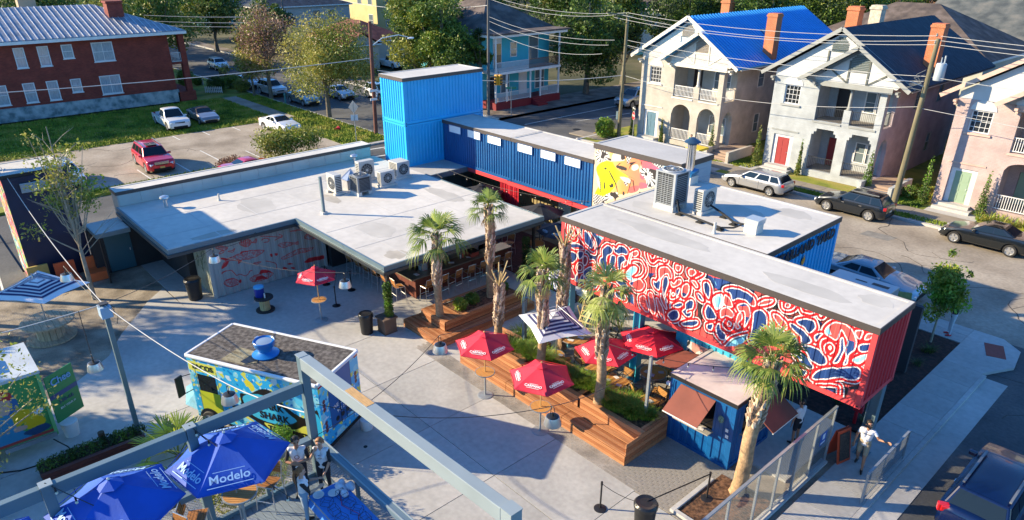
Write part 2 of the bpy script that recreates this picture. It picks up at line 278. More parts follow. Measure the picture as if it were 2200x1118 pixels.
FISH=[["f",[43,192,66,187,82,179,112,184,142,189,166,194,198,189,257,175,252,166,231,156,184,149,152,155,130,159,102,165,84,165,66,145,43,138,58,163,69,173]],["d",[43,192,66,187,82,179,69,173]],["d",[68,167,83,167,66,145,43,138]],["d",[142,189,166,194,151,198,145,196]],["d",[109,163,144,153,126,138,125,153]],["l",[82,179,142,189,198,189,257,175]],["f",[146,242,161,253,180,256,200,243,209,229,231,242,228,222,205,228,195,217,173,215,153,229]],["l",[160,252,158,227]],["l",[170,255,166,219]],["l",[179,255,175,216]],["l",[190,250,185,216]],["l",[199,241,194,219]],["l",[253,249,323,228,342,221,362,222,348,234]],["l",[321,211,359,217]],["l",[254,229,277,232,291,223,286,212,266,212]],["f",[334,181,360,186,395,179,418,169,439,173,437,157,413,164,364,159,339,174]],["f",[403,235,452,235,479,250,508,226,483,223,443,229]],["f",[475,182,496,197,530,196,567,187,546,163,501,167]],["l",[488,197,530,196,566,186]],["f",[341,108,375,119,437,131,482,122,519,116,488,104,434,107,392,102,355,98]],["d",[456,52,487,67,529,63,570,58,567,39,510,43,484,42]],["d",[285,145,295,146,299,133,289,129]],["d",[310,142,324,140,322,130,312,129]],["l",[39,114,65,121,86,117,98,100,106,85,122,86,149,70,165,75,174,88,184,88]],["l",[40,119,65,122]],["f",[40,62,57,76,83,76,106,61,111,44,90,34,59,42]],["d",[113,55,126,57,123,40,113,45]],["l",[49,71,83,76,109,58]],["l",[52,44,79,34,106,37]],["d",[69,57,77,61,73,53]],["d",[216,60,230,76,263,66,287,40,261,54,234,56]],["d",[189,25,204,47,229,46,255,23,226,28,199,28]],["f",[167,46,196,58,261,54,287,40,255,23,189,25]],["l",[259,116,306,90,310,60]],["f",[197,120,214,123,236,118,216,112]],["d",[367,68,380,70,397,61,378,60]],["d",[339,53,349,57,364,46,347,41]],["d",[382,43,392,45,406,35,391,33]],["f",[34,250,63,249,89,235,80,226,56,232]],["f",[88,214,103,215,122,220,109,206]],["f",[45,212,64,215,69,225,55,225]]]
GRAF=[["Y",[17,520,60,558,116,566,182,542,237,536,269,512,188,468,161,417,73,382,41,364,15,375,26,404,44,441,24,483]],["O",[103,623,189,634,199,608,251,624,291,602,283,570,293,542,337,509,295,480,231,434,165,411,113,402,142,445,167,489,223,514,151,536,116,569,98,594]],["W",[117,607,147,625,175,615,193,591,151,577,112,572]],["P",[250,630,310,630,364,605,420,582,379,567,342,571,301,574,291,602]],["P",[293,502,338,506,347,492,296,471]],["P",[235,466,287,485,286,459,238,435]],["P",[292,548,320,535,314,522,295,524]],["C",[411,627,498,628,501,599,430,590]],["W",[241,574,270,586,279,569,258,553,239,555]],["W",[169,502,224,508,241,487,203,484]],["W",[14,500,24,483,42,461,50,410,27,438]],["H",[189,631,247,630,230,605,214,574,199,608]],["H",[310,630,407,632,423,588,401,592,363,608]],["H",[195,482,222,485,216,465]],["H",[6,373,74,376,88,353,19,315]],["H",[-3,628,107,630,92,612,47,619,7,608]],["H",[339,497,376,521,389,505,350,490]],["F",[8,595,44,612,81,606,91,580,56,554,15,552]],["F",[290,569,337,579,382,567,381,513,339,497,328,525,297,543]],["F",[89,393,152,421,166,405,116,373,84,358]],["K",[105,449,130,448,127,438,111,434]],["K",[87,532,117,503,149,465,164,424,160,423,141,464,110,498]],["K",[26,483,48,449,56,395,52,394,44,445]],["K",[155,530,207,523,262,510,238,517]],["K",[239,505,223,429,227,430,245,506]],["K",[247,504,264,451,268,452,255,505]],["K",[160,569,175,575,142,546]],["K",[217,541,233,572,265,598,217,584,229,577]],["K",[290,605,294,606,294,582,291,581]],["K",[375,581,389,572,371,571]]]
# ================================================================ ground, streets
def gquad(name,mb_pts,z,m,label=None):
    b=MB();b.face([(x,y,z) for x,y in mb_pts]);return struct(name,b,m)
gquad('ground',[(-900,-300),(300,-300),(300,900),(-900,900)],-.20,mix3('rough_ground',((.035,.04,.018),(.09,.085,.04),(.16,.14,.09)),.08,.95))
# street along the houses (runs in X) and the two cross streets
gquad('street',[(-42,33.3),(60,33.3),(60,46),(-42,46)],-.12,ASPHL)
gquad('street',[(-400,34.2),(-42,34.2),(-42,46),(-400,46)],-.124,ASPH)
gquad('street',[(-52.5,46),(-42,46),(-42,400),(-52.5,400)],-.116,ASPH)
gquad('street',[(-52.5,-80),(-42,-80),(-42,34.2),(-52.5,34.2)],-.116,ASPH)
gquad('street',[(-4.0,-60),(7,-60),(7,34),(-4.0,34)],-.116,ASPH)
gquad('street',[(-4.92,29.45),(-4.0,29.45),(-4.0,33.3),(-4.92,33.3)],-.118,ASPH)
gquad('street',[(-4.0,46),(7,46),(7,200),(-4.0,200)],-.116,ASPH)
b=MB();b.box(-4.75,-60,-.2,-4.0,29.5,-.10);struct('gutter',b,CONC)
b=MB();b.box(-29,45.9,-.2,-8.7,46.12,.02);b.box(-42.2,46.0,-.2,-29,46.2,.02);struct('kerb',b,CONC)
b=MB();b.box(-4.9,-60,-.2,-4.75,29.5,.008);struct('kerb',b,CONC)
b=MB();b.box(-42,33.3,-.2,-8,33.5,.004);b.box(-400,33.8,-.2,-53,34,.0);b.box(-400,46.2,-.2,-53,46.4,.0);b.box(-53,46.4,-.2,-52.8,400,0);b.box(-42,46.2,-.2,-41.8,49,.02);struct('kerb',b,CONC)
# road markings
def mark(pts,z,m=LINE):
    b=MB();b.slab([(x,y,z) for x,y in pts],(0,0,-1),.003);return part('road_marking',b,m,kind='structure')
def strip(a,c,w,z,m=LINE):
    a=Vector((*a,0));c=Vector((*c,0));d=(c-a).normalized();n=Vector((-d.y,d.x,0))*w/2;mark([(a-n)[:2],(c-n)[:2],(c+n)[:2],(a+n)[:2]],z,m)
strip((-49.6,46.7),(-49.6,62),.12,-.11);strip((-47.3,51.5),(-46.2,58.5),.12,-.109);strip((-42.8,48.6),(-42.8,52),.14,-.109,YLINE)
for x in (-51.6,-49.2):strip((x,28.5),(x+.6,33.5),.22,-.109)
strip((-50.9,31.6),(-43,29.3),.22,-.106)
strip((-52.0,32.9),(-43,31.4),.22,-.106)
b=MB();b.lathe([(.38,-.112),(.38,-.1),(.3,-.098)],(-44.8,48.9,0),20);struct('manhole_cover',b,BLACK)
# slabs with real joints on pavements and the plaza
CONC2=mat('pale_concrete_warm',(.40,.385,.36),.88,nz=(.35,.18),nz2=(4,.1),bump=(30,.15));CONC3=mat('pale_concrete_dull',(.375,.37,.355),.88,nz=(.5,.17),nz2=(6,.1),bump=(30,.15))
def slabs(x0,x1,y0,y1,nx,ny,z,m,gap=.014,th=.1,name='concrete_slab',mask=None,parent=None):
    dx=(x1-x0)/nx;dy=(y1-y0)/ny;b=MB((0,0,0));b.box(gap/2,gap/2,-th,dx-gap/2,dy-gap/2,0);me=b.mesh(name,m);mv=[me]
    if m is CONC:
        for q in (CONC2,CONC3):m2=me.copy();m2.materials.clear();m2.materials.append(q);mv.append(m2)
    for i in range(nx):
        for j in range(ny):
            x=x0+i*dx;y=y0+j*dy
            if mask and not mask(x+dx/2,y+dy/2):continue
            o=link(name,rnd.choice(mv),parent,(x,y,z+rnd.uniform(-.003,.003)));o['kind']='structure'
ybase=MB();ybase.box(-41.6,-14,-.3,-4.9,33.28,-.09);struct('yard_base',ybase,DIRT)
slabs(-23.6,-9.9,-2,14.7,4,5,0,CONC,.022)
slabs(-9.9,-6.6,-2,14.1,1,5,-.002,CONC,.016)
# curved edge of the plaza against the sand
b=MB();e=[(-23.62,14.7),(-23.62,-2),(-27.5,-2),(-27.3,0),(-27.4,1.6),(-28.2,3.0),(-29.4,4.4),(-31.0,5.3),(-32.2,6.2),(-33.6,7.2),(-34.6,8.2),(-31.5,8.3),(-31.5,14.7)]
b.prism(e[::-1],-.09,.002);struct('plaza_slab',b,CONC)
gquad('sandy_ground',[(-41.5,-14),(-27.2,-14),(-27.2,8.5),(-41.5,8.5)],-.035,DIRT)
gquad('driveway',[(-52.4,-14),(-38.3,-14),(-38.3,3.5),(-52.4,3.5)],-.03,ASPH);strip((-51,3.1),(-39.2,2.3),.1,-.024)
b=MB();b.box(-38.9,8.3,-.09,-31.5,23,-.004);b.box(-31.5,14.7,-.09,-19.3,22.3,0);struct('plaza_slab',b,CONC)
b=MB();b.box(-31.6,22.3,-.09,-18.2,26.6,.05);struct('brick_floor',b,mix3('dark_red_brick_floor',((.06,.015,.015),(.11,.03,.025),(.16,.05,.04)),3,.8,.4,stretch=(1,4,1)))
b=MB();b.box(-19.3,18,-.09,-7,29.5,-.006);struct('plaza_slab',b,CONC)
# unit pavers in front of the kiosk and along the bench
PAV=mix3('grey_unit_paver',((.20,.185,.165),(.28,.26,.235),(.33,.31,.285)),1.3,.9,.4)
def pavers(x0,x1,y0,y1,z,maxn,tone,w=.235,h=.115):
    b=MB();b.box(.004,.004,-.06,w-.004,h-.004,0);me=b.mesh('paver',tone);n=0;rest=MB();j=0;y=y0;L=[]
    while y<y1-1e-3:
        x=x0-(w/2 if j % 2 else 0)
        while x<x1:L.append((x,y));x += w
        y += h;j += 1
    L.sort(key=lambda q:q[0]*.8-q[1]*.6,reverse=True)
    for x,y in L:
        dz=rnd.uniform(-.003,.003)
        if n<maxn:o=link('paver',me,None,(x,y,z+dz));o['kind']='structure'
        else:rest.box(x+.004,y+.004,z-.06,x+w-.004,y+h-.004,z+dz)
        n += 1
    if rest.v:o=part('paver_field',rest,tone,kind='stuff');o['label']='grey unit pavers laid in staggered rows';o['category']='paving'
gquad('paver_joint_bed',[(-11.3,14.1),(-8.2,14.1),(-8.2,17.2),(-11.3,17.2)],-.03,MULCH)
pavers(-11.2,-8.25,14.12,17.15,.004,290,PAV)
pavers(-21.5,-11.2,14.12,14.72,.006,0,PAV)
pavers(-19.3,-10.9,17.2,22.2,.012,0,PAV,.3,.15)
# pavement along the side street, planting bed, ramp
slabs(-6.35,-4.9,-2,29.6,1,21,.01,CONC,.016)
slabs(-8.8,-6.35,31.6,33.28,1,2,.01,CONC,.016);b=MB();b.prism([(-6.35,29.6),(-4.9,29.6),(-4.2,31),(-4.4,32.6),(-5.2,33.3),(-6.35,33.3)],-.1,.008);struct('pavement_corner',b,CONC)
b=MB();b.obox((-5.15,31.9,.014),(.7,1.2,.012),R(20));struct('tactile_pad',b,TILE)
b=MB();b.box(-12.2,22.2,-.1,-6.36,31.55,-.005);struct('planting_bed',b,MULCHD)
b=MB();b.box(-30,31.6,-.1,-8.85,33.28,.004);struct('pavement',b,CONC)
slabs(-44,-8.5,47.0,48.6,24,1,.02,mat('warm_old_pavement',(.25,.215,.17),.9,nz=(1,.15),bump=(20,.2)),.02)
b=MB();b.box(-42.2,48.6,-.2,4,70,-.01);b.box(-41.8,46.2,-.2,4,47,.0);struct('lawn',b,GRASSG)
slabs(-8.5,2.5,47.0,48.6,7,1,.02,CONC,.02)
b=MB();b.box(-29.5,46.2,-.1,-28,48.8,.016);b.box(-14,46.2,-.1,-11,50,.016);b.box(-27.5,48.6,-.1,-24,50.2,.017);struct('footpath',b,CONC)
def cracks(name,label,seeds,z,m,w=.03,n=26,step=.45):
    b=MB();g=np.random.RandomState(9)
    for x,y,a in seeds:
        p=Vector((x,y,z))
        for k in range(n):
            a += g.normal()*.38;q=p+Vector((math.cos(a),math.sin(a),0))*step*(.5+g.rand());b.beam(p,q,w*(.4+g.rand()),.004);p=q
            if g.rand()<.12:r=a+g.choice([-1,1])*1.1;b.beam(p,p+Vector((math.cos(r),math.sin(r),0))*step*2,w*.5,.004)
    o=part(name,b,m,kind='structure');o['label']=label
TAR=mat('dark_crack',(.07,.06,.05),.9)
cracks('street_crack','irregular cracks in the sunlit street',((-20,38,0),(-12,40,-.2),(-4,38.5,.1),(-9,42,-1.4),(2,35,2.4),(-25,41,.1),(-3,43,3.0)),-.114,TAR,.035)
cracks('lot_crack','irregular cracks in the parking lot',((-66,5,1.5),(-62,10,1.4),(-57,12,1.7),(-66,17,.2),(-60,24,0)),-.026,TAR,.04)
cracks('gutter_crack','cracks in the shaded side street',((-1.5,20,1.5),(-3.5,27,1.2),(1,26,1.9)),-.112,TAR,.03)
for x,y,w,h in ((-3.2,37.6,2.2,2.6),(-15,41.5,1.6,1.1),(3,40,3,2)):b=MB();b.prism([(x,y),(x+w,y+.15),(x+w+.2,y+h),(x+.1,y+h-.1)],-.13,-.116);struct('street_patch',b,mat('street_patch',(.2,.19,.17),.9,nz=(3,.2),bump=(20,.4)))
b=MB();b.lathe([(.07,.0),(.07,.006),(.03,.008)],(-17.3,7.9+1.2,.0),12);struct('floor_drain',b,BLACK)
# parking lot on the left
b=MB();b.box(-67.1,-30,-.2,-54.3,29.4,-.03);struct('parking_lot',b,CONCO)
b=MB();b.box(-81.9,29.9,-.2,-67.2,31.6,-.01);struct('footpath',b,CONCO)
b=MB();b.box(-54.3,-30,-.2,-53,27,-.02);b.box(-82,-30,-.2,-67.1,29.9,-.02);b.box(-67.1,29.4,-.2,-53.2,33.8,-.02);b.box(-110,31.6,-.2,-67.1,33.8,-.02);b.box(-110,25.9,-.2,-82,31.6,-.024);b.box(-69.9,-30,-.18,-67.1,8,-.012);struct('lawn',b,GRASSG)
for y in (13.8,16.66,19.5,22.28):strip((-57.6 if y != 19.5 else -60.2,y),(-54.4,y),.1,-.02)
for y in (19.55,22.2,25,27.8):strip((-67 if y<27 else -67,y),(-65.1 if y<27 else -63,y),.1,-.02)
b=MB();b.box(-53,27,-.2,-52.5,33.8,0);b.box(-52.5,26.5,-.2,-50.4,29.0,-.02);struct('pavement',b,CONC)
b=MB();b.box(-51.9,27.6,-.03,-51,28.8,-.012);struct('tactile_pad',b,TILE)
b=MB();b.box(-57.8,46.4,-.2,-52.8,100,.0);b.box(-140,46.4,-.2,-57.8,48.5,-.01);struct('pavement',b,mix3('leafy_pavement',((.1,.075,.06),(.17,.14,.115),(.23,.2,.17)),.7,.95,.5))
# distant lawns beyond the street so that the land is not bare
b=MB();b.box(-400,48.5,-.19,-57.8,400,-.05);b.box(-41.8,70,-.19,200,400,-.05);struct('lawn',b,mix3('shaded_yard',((.03,.035,.012),(.07,.07,.025),(.13,.11,.06)),.12,.95,.6))
# grass tufts as real blades on the lit lawns
def grass(name,label,n,rects,h,m,seed=1):
    g=np.random.RandomState(seed);A=np.array([(x1-x0)*(y1-y0) for x0,x1,y0,y1,z in rects]);k=g.choice(len(rects),n,p=A/A.sum());rr=np.array(rects)[k]
    x=rr[:,0]+g.rand(n)*(rr[:,1]-rr[:,0]);y=rr[:,2]+g.rand(n)*(rr[:,3]-rr[:,2]);z=rr[:,4];a=g.rand(n)*2*PI;hh=h*(.5+g.rand(n));wd=hh*.35
    P=np.stack([np.stack([x-np.cos(a)*wd,y-np.sin(a)*wd,z],1),np.stack([x+np.cos(a)*wd,y+np.sin(a)*wd,z],1),np.stack([x+(g.rand(n)-.5)*hh,y+(g.rand(n)-.5)*hh,z+hh],1)],1).reshape(-1,3)
    me=bpy.data.meshes.new(name);me.from_pydata(P.tolist(),[],np.arange(3*n).reshape(-1,3).tolist());me.materials.append(m);o=link(name,me);tag(o,label,'grass',kind='stuff');return o
GB=mix3('grass_blades',((.07,.13,.012),(.2,.27,.022),(.34,.31,.06)),.5,.9)
grass('lawn_grass','short green grass on the vacant lawn beside the parking lot',60000,[(-82,-67.1,2,29.9,-.02),(-67.1,-53.2,29.4,33.8,-.02),(-82,-67,31.6,33.8,-.02),(-54.2,-53.1,5,27,-.02)],.13,GB)
grass('verge_grass','short green grass in front of the terrace of gabled houses',22000,[(-41.7,-29,48.7,50,0),(-28.8,-26.7,48.9,56,0),(-24,-12,46.2,47,0),(-9,3,46.2,47,0),(-17,-14.4,48.7,54,0)],.10,GB,2)

# ================================================================ shipping containers
def member(b,x0,y0,z0,x1,y1,z1,m=0):b.box(x0,y0,z0,x1,y1,z1,m)
def container(name,label,x0,x1,y0,y1,z0,z1,body,group=None,frame=None,skip='',roof=ROOFW,fascia=FASCIA,fh=.17,over=.05,roofless=False,pitch=.28):
    t=thing(name,label,'shipping container',((x0+x1)/2,(y0+y1)/2,z0),group=group);O=tuple(t.location);frame=frame or body
    f=MB(O);p=.16;zt=z1-.02
    for x in (x0,x1-p):
        for y in (y0,y1-p):f.box(x,y,z0,x+p,y+p,zt)
    for z,h in ((z0,.16),(zt-.12,.12)):
        f.box(x0+p,y0+.004,z,x1-p,y0+.1,z+h);f.box(x0+p,y1-.1,z,x1-p,y1-.004,z+h);f.box(x0+.004,y0+p,z,x0+.1,y1-p,z+h);f.box(x1-.1,y0+p,z,x1-.004,y1-p,z+h)
    part('frame',f,frame,t)
    for x in (x0,x1-.17):
        for y in (y0,y1-.17):
            for z in (z0,zt-.12):
                c=MB(O);c.box(x-.006,y-.006,z-.004,x+.176,y+.176,z+.124);yy=y-.008 if y == y0 else y+.178
                c.box(x+.05,yy,z+.035,x+.12,yy+.002,z+.09,1);xx=x+.178 if x != x0 else x-.008;c.box(xx,y+.05,z+.035,xx+.002,y+.12,z+.09,1)
                part('corner_casting',c,[frame,BLACK],t)
    za,zb=z0+.16,zt-.12
    for k in 'SNWE':
        if k in skip:continue
        b=MB(O)
        if k == 'S':corr_mb(b,(x0+p,y0+.012),(1,0),(0,-1),x1-x0-2*p,za,zb,pitch)
        if k == 'N':corr_mb(b,(x0+p,y1-.012),(1,0),(0,1),x1-x0-2*p,za,zb,pitch)
        if k == 'W':corr_mb(b,(x0+.012,y0+p),(0,1),(-1,0),y1-y0-2*p,za,zb,pitch)
        if k == 'E':corr_mb(b,(x1-.012,y0+p),(0,1),(1,0),y1-y0-2*p,za,zb,pitch)
        part('side_panel' if k in 'SN' else 'end_panel',b,body,t)
    if not roofless:roofcap(t,O,x0,x1,y0,y1,z1,roof,fascia,fh,over)
    return t
def roofcap(t,O,x0,x1,y0,y1,z1,roof,fascia,fh=.17,over=.05):
    b=MB(O);b.box(x0-over+.03,y0-over+.03,z1-.05,x1+over-.03,y1+over-.03,z1+.01);part('roof',b,roof,t)
    b=MB(O);a,c,d,e=x0-over,x1+over,y0-over,y1+over;zl,zh=z1-fh,z1+.03
    b.box(a,d,zl,c,d+.03,zh);b.box(a,e-.03,zl,c,e,zh);b.box(a,d+.03,zl,a+.03,e-.03,zh);b.box(c-.03,d+.03,zl,c,e-.03,zh);part('fascia',b,fascia,t)
    b=MB(O);b.box(a+.03,d+.03,z1,c-.03,d+.16,z1+.034);b.box(a+.03,e-.16,z1,c-.03,e-.03,z1+.034);b.box(a+.03,d+.16,z1,a+.16,e-.16,z1+.034);b.box(c-.16,d+.16,z1,c-.03,e-.16,z1+.034);part('roof_kerb',b,roof,t)
SKYB=mat('sky_blue_container_paint',(.012,.38,.74),.42,nz=(1.2,.06),bump=(40,.06))
NAVY=mat('navy_container_paint',(.003,.085,.26),.42,nz=(1.2,.12),bump=(40,.08))
REDC=mat('coral_red_container_paint',(.68,.06,.065),.42,nz=(1.2,.08),bump=(40,.06))
REDD=mat('crimson_container_paint',(.5,.02,.035),.42,nz=(1.2,.08),bump=(40,.06))
TAN=mat('olive_tan_container_paint',(.30,.24,.12),.5,nz=(1.2,.1))
TEALC=mat('teal_container_paint',(.04,.36,.5),.45,nz=(1.2,.08))
GREYC=mat('pale_grey_container_paint',(.42,.41,.38),.5,nz=(1,.08),bump=(30,.06))
LBLUE=mat('light_blue_column_paint',(.25,.55,.6),.5,nz=(1.5,.06))
# --- mural container
mc=container('mural_container','long raised shipping container with a red, white and navy rose mural along its side',-17.9,-5.72,18.9,21.3,2.96,5.63,REDD,frame=REDC,skip='S',over=.04)
O=tuple(mc.location)
def mural_colours(U,Z):
    LP,BG=MURAL;C={'N':(.012,.045,.17),'M':(.22,.012,.04),'L':(.22,.60,.74),'K':(.03,.03,.035),'C':(.55,.05,.05)}
    col=np.empty(U.shape+(3,));n=vnoise(U,Z,1.3,3);st=vnoise(U*6,Z*.5,1.5,8)
    col[:]=(.68,.085,.08);nv=vnoise(U+2,Z,.9,17);col[nv>.72]=(.02,.06,.22);col *= (.82+.3*n[...,None])*(.9+.2*st[...,None])
    for f,p in BG:
        m=inpoly(U,Z,np.array(p)/100.);col[m]=np.array(C[f])*(.75+.6*st[m][:,None])
    W=.115;Dm=np.full(U.shape,9.);inside=np.zeros(U.shape,bool);fills=[];polys=[]
    for f,cl,p in LP:
        q=smoothpoly(np.array(p)/100.,cl,5);d=polydist(U,Z,q,cl,.4);i=inpoly(U,Z,q) if cl else np.zeros(U.shape,bool);polys.append((f,d,i));inside |= i
        Dm=np.minimum(Dm,np.where(inside&i,d,d))
    out=~inside
    band=out&(Dm<W);col[out&(Dm<W+.07)&(Dm >= W)] *= .25
    col[band]=np.array((.66,.012,.018))*(.85+.3*st[band][:,None])
    wl=out&(np.abs(Dm-W)<.017);col[wl]=(.70,.69,.68)
    for f,d,i in polys:
        if f and i.any():col[i&(d>.02)]=np.array(C[f])*(.8+.45*st[i&(d>.02)][:,None])
    col[(Dm<.018)]=(.72,.71,.70)
    return np.clip(col,0,1)
nu,nz=860,170;u=np.linspace(0,11.86,nu);z=np.linspace(0,2.39,nz);UU,ZZ=np.meshgrid(u,z,indexing='ij')
off=corr_off(UU,.28,.022);off[0]=0;off[-1]=0;P=np.stack([UU-17.74-O[0],18.912+off-O[1],ZZ+3.12-O[2]],-1).reshape(-1,3)
mm=vcmat('mural_paint',.42)
colgrid('mural_panel',mc,P,gridfaces(nu,nz),mural_colours(UU+.16,ZZ+.16).reshape(-1,3),mm)['label']='side panel painted with white outlined red and navy roses'
# support columns
for x,y,m in ((-17.45,19.05,LBLUE),(-13.9,19.05,TEALC),(-17.4,21.2,LBLUE),(-6.0,21.15,SLATE)):
    b=MB();b.box(x-.16,y-.15,0,x-.13,y+.15,2.94);b.box(x+.13,y-.15,0,x+.16,y+.15,2.94);b.box(x-.13,y-.02,0,x+.13,y+.02,2.94);b.box(x-.22,y-.22,0.01,x+.22,y+.22,.03)
    o=part('support_column',b,m);tag(o,{(-17.45):'pale blue steel column under the left end of the rose mural container',(-13.9):'teal steel column under the rose mural container behind the red umbrella',(-17.4):'pale blue steel column at the back of the raised container',(-6.0):'dark steel column under the right end of the rose mural container'}[x],'column','steel columns under the raised container')
# --- rear wing of the upper storey
rw=container('rear_container','grey roofed upper container wing with STARLAND YARD lettering on its blue end',-17.7,-10.55,21.42,27.0,2.96,5.63,SKYB,skip='S',over=.04)
b=MB(tuple(rw.location));b.box(-17.66,21.25,5.59,-10.6,21.6,5.645);part('roof_joint',b,ROOFW,rw)
TXT=mat('navy_lettering',(.006,.014,.03),.6,nz=(20,.3))
lettering('STARLAND YARD',.52,TXT,rw,(-10.49-rw.location.x,24.3-rw.location.y,5.13-rw.location.z),(0,1,0),(0,0,1),.012,1.12,.026)
b=MB(tuple(rw.location));cx,cy,cz=-10.52,24.25,4.55
b.slab([(cx,cy+dx*.15,cz+dz*.15) for dx,dz in ((-.7,0),(-.4,.7),(.1,1.2),(.5,1.9),(.6,1),(1,.5),(.8,-.5),(.2,-1),(-.4,-.7))],(1,0,0),.01);part('flame_emblem',b,mat('orange_print',(.8,.3,.02),.6),rw)
# pale blue lower container under the mural one, with a black and white painting
lc=container('lower_container','teal ground floor container in the shade beneath the rose mural container',-12.4,-9.3,19.3,21.2,0.02,2.8,TEALC,roofless=True)
nu,nz=70,60;u=np.linspace(0,1.5,nu);z=np.linspace(0,2.0,nz);UU,ZZ=np.meshgrid(u,z,indexing='ij');n=vnoise(UU,ZZ,3.2,5);ring=np.sin(np.hypot(UU-.75,ZZ-1.1)*22+n*5)
cc=np.where(((n>.5)&(ring>0))[...,None],np.array((.03,.03,.03)),np.array((.6,.58,.55)));cc[(n<.3)]=(.6,.25,.2)
colgrid('painting',lc,np.stack([UU-11.9-lc.location.x,0*UU+19.29-lc.location.y,ZZ+.5-lc.location.z],-1).reshape(-1,3),gridfaces(nu,nz),cc.reshape(-1,3),vcmat('painting_paint',.5))
b=MB();b.box(-18.2,27.3,0,-7,27.5,2.9);o=part('back_wall',b,mat('dark_backdrop',(.03,.03,.035),.7));tag(o,'dark backdrop wall behind the raised containers','wall')  # plain dark backdrop behind the open space under the containers
# --- navy upper containers with window strip and red frame below
def blue_pair():
    wins=[(-34.85,-33.7),(-33.05,-31.85),(-31.2,-30.0),(-28.6,-27.4),(-26.75,-25.6),(-24.95,-23.8)]
    lit=mat('frosted_window_film',(.88,.87,.83),.25,coat=.4)  # near-white base colour stands in for the bright reflection on the panes
    for i,(x0,x1,lab) in enumerate(((-35.5,-29.18,'navy upper container with three high windows, half shaded by the blue tower'),(-29.1,-22.95,'navy upper container with three high reflection-white windows beside the colourful mural box'))):
        t=container('navy_container',lab,x0,x1,26.4,28.84,2.98,5.5,NAVY,'navy containers on the upper storey',pitch=.21);O=tuple(t.location)
        for a,c in wins:
            if x0<a<x1:
                f=MB(O);f.box(a-.04,26.34,4.86,c+.04,26.40,4.90);f.box(a-.04,26.34,5.34,c+.04,26.40,5.37);f.box(a-.04,26.34,4.9,a,26.4,5.34);f.box(c,26.34,4.9,c+.04,26.4,5.34)
                w=part('window',f,NAVY,t);g=MB(O);g.box(a,26.37,4.9,c,26.385,5.34);part('pane',g,lit,w)
blue_pair()
rf=thing('red_frame_container','red framed open container bay under the navy containers, tan corrugated inside','shipping container',(-29,27.6,0));O=tuple(rf.location)
b=MB(O);b.box(-33.5,26.41,2.74,-29.5,26.6,2.97);b.box(-29.5,26.41,2.70,-23.0,26.6,2.93);b.box(-36,26.46,2.72,-33.5,26.6,2.95);b.box(-23.2,26.4,0,-23.0,26.6,2.7);b.box(-36,28.7,2.7,-23,28.85,2.95);part('rail',b,REDC,rf)
b=MB(O);corr_mb(b,(-30.15,26.44),(1,0),(0,-1),1.6,.05,2.7,.2,.03);part('door_panel',b,REDD,rf)
b=MB(O)
for x in (-30.0,-29.7,-29.2,-28.8):b.tube((x,26.4,.1),(x,26.4,2.72),.018,6)
part('lock_rod',b,REDD,rf)
b=MB(O);corr_mb(b,(-36,28.68),(1,0),(0,-1),13,.05,2.72,.3,.04);b.box(-23.06,26.6,0,-23.0,28.7,2.7);part('back_panel',b,TAN,rf)
b=MB(O);b.box(-26.0,28.6,.9,-25.1,28.64,2.1);b.box(-27.4,28.6,.9,-26.4,28.64,2.1);part('window',b,mat('bright_pane',(.7,.72,.55),.3,coat=.3),rf)
# --- sky blue tower: two stacked 20 ft containers
for k,(z0,z1,lab) in enumerate(((2.98,5.58,'sky blue container forming the lower half of the tall tower'),(5.59,8.28,'sky blue container with white roof forming the top of the tall tower'))):
    container('tower_container',lab,-38.0,-35.55,23.6,29.7,z0,z1,SKYB,'containers of the sky blue tower',roofless=(k == 0),pitch=.24)
tb=thing('ground_floor_room','slate coloured ground floor room carrying the sky blue tower','building',(-36.8,26.6,0));b=MB(tuple(tb.location));b.box(-37.9,23.7,0,-35.6,29.6,2.98);part('wall',b,SLATE,tb)
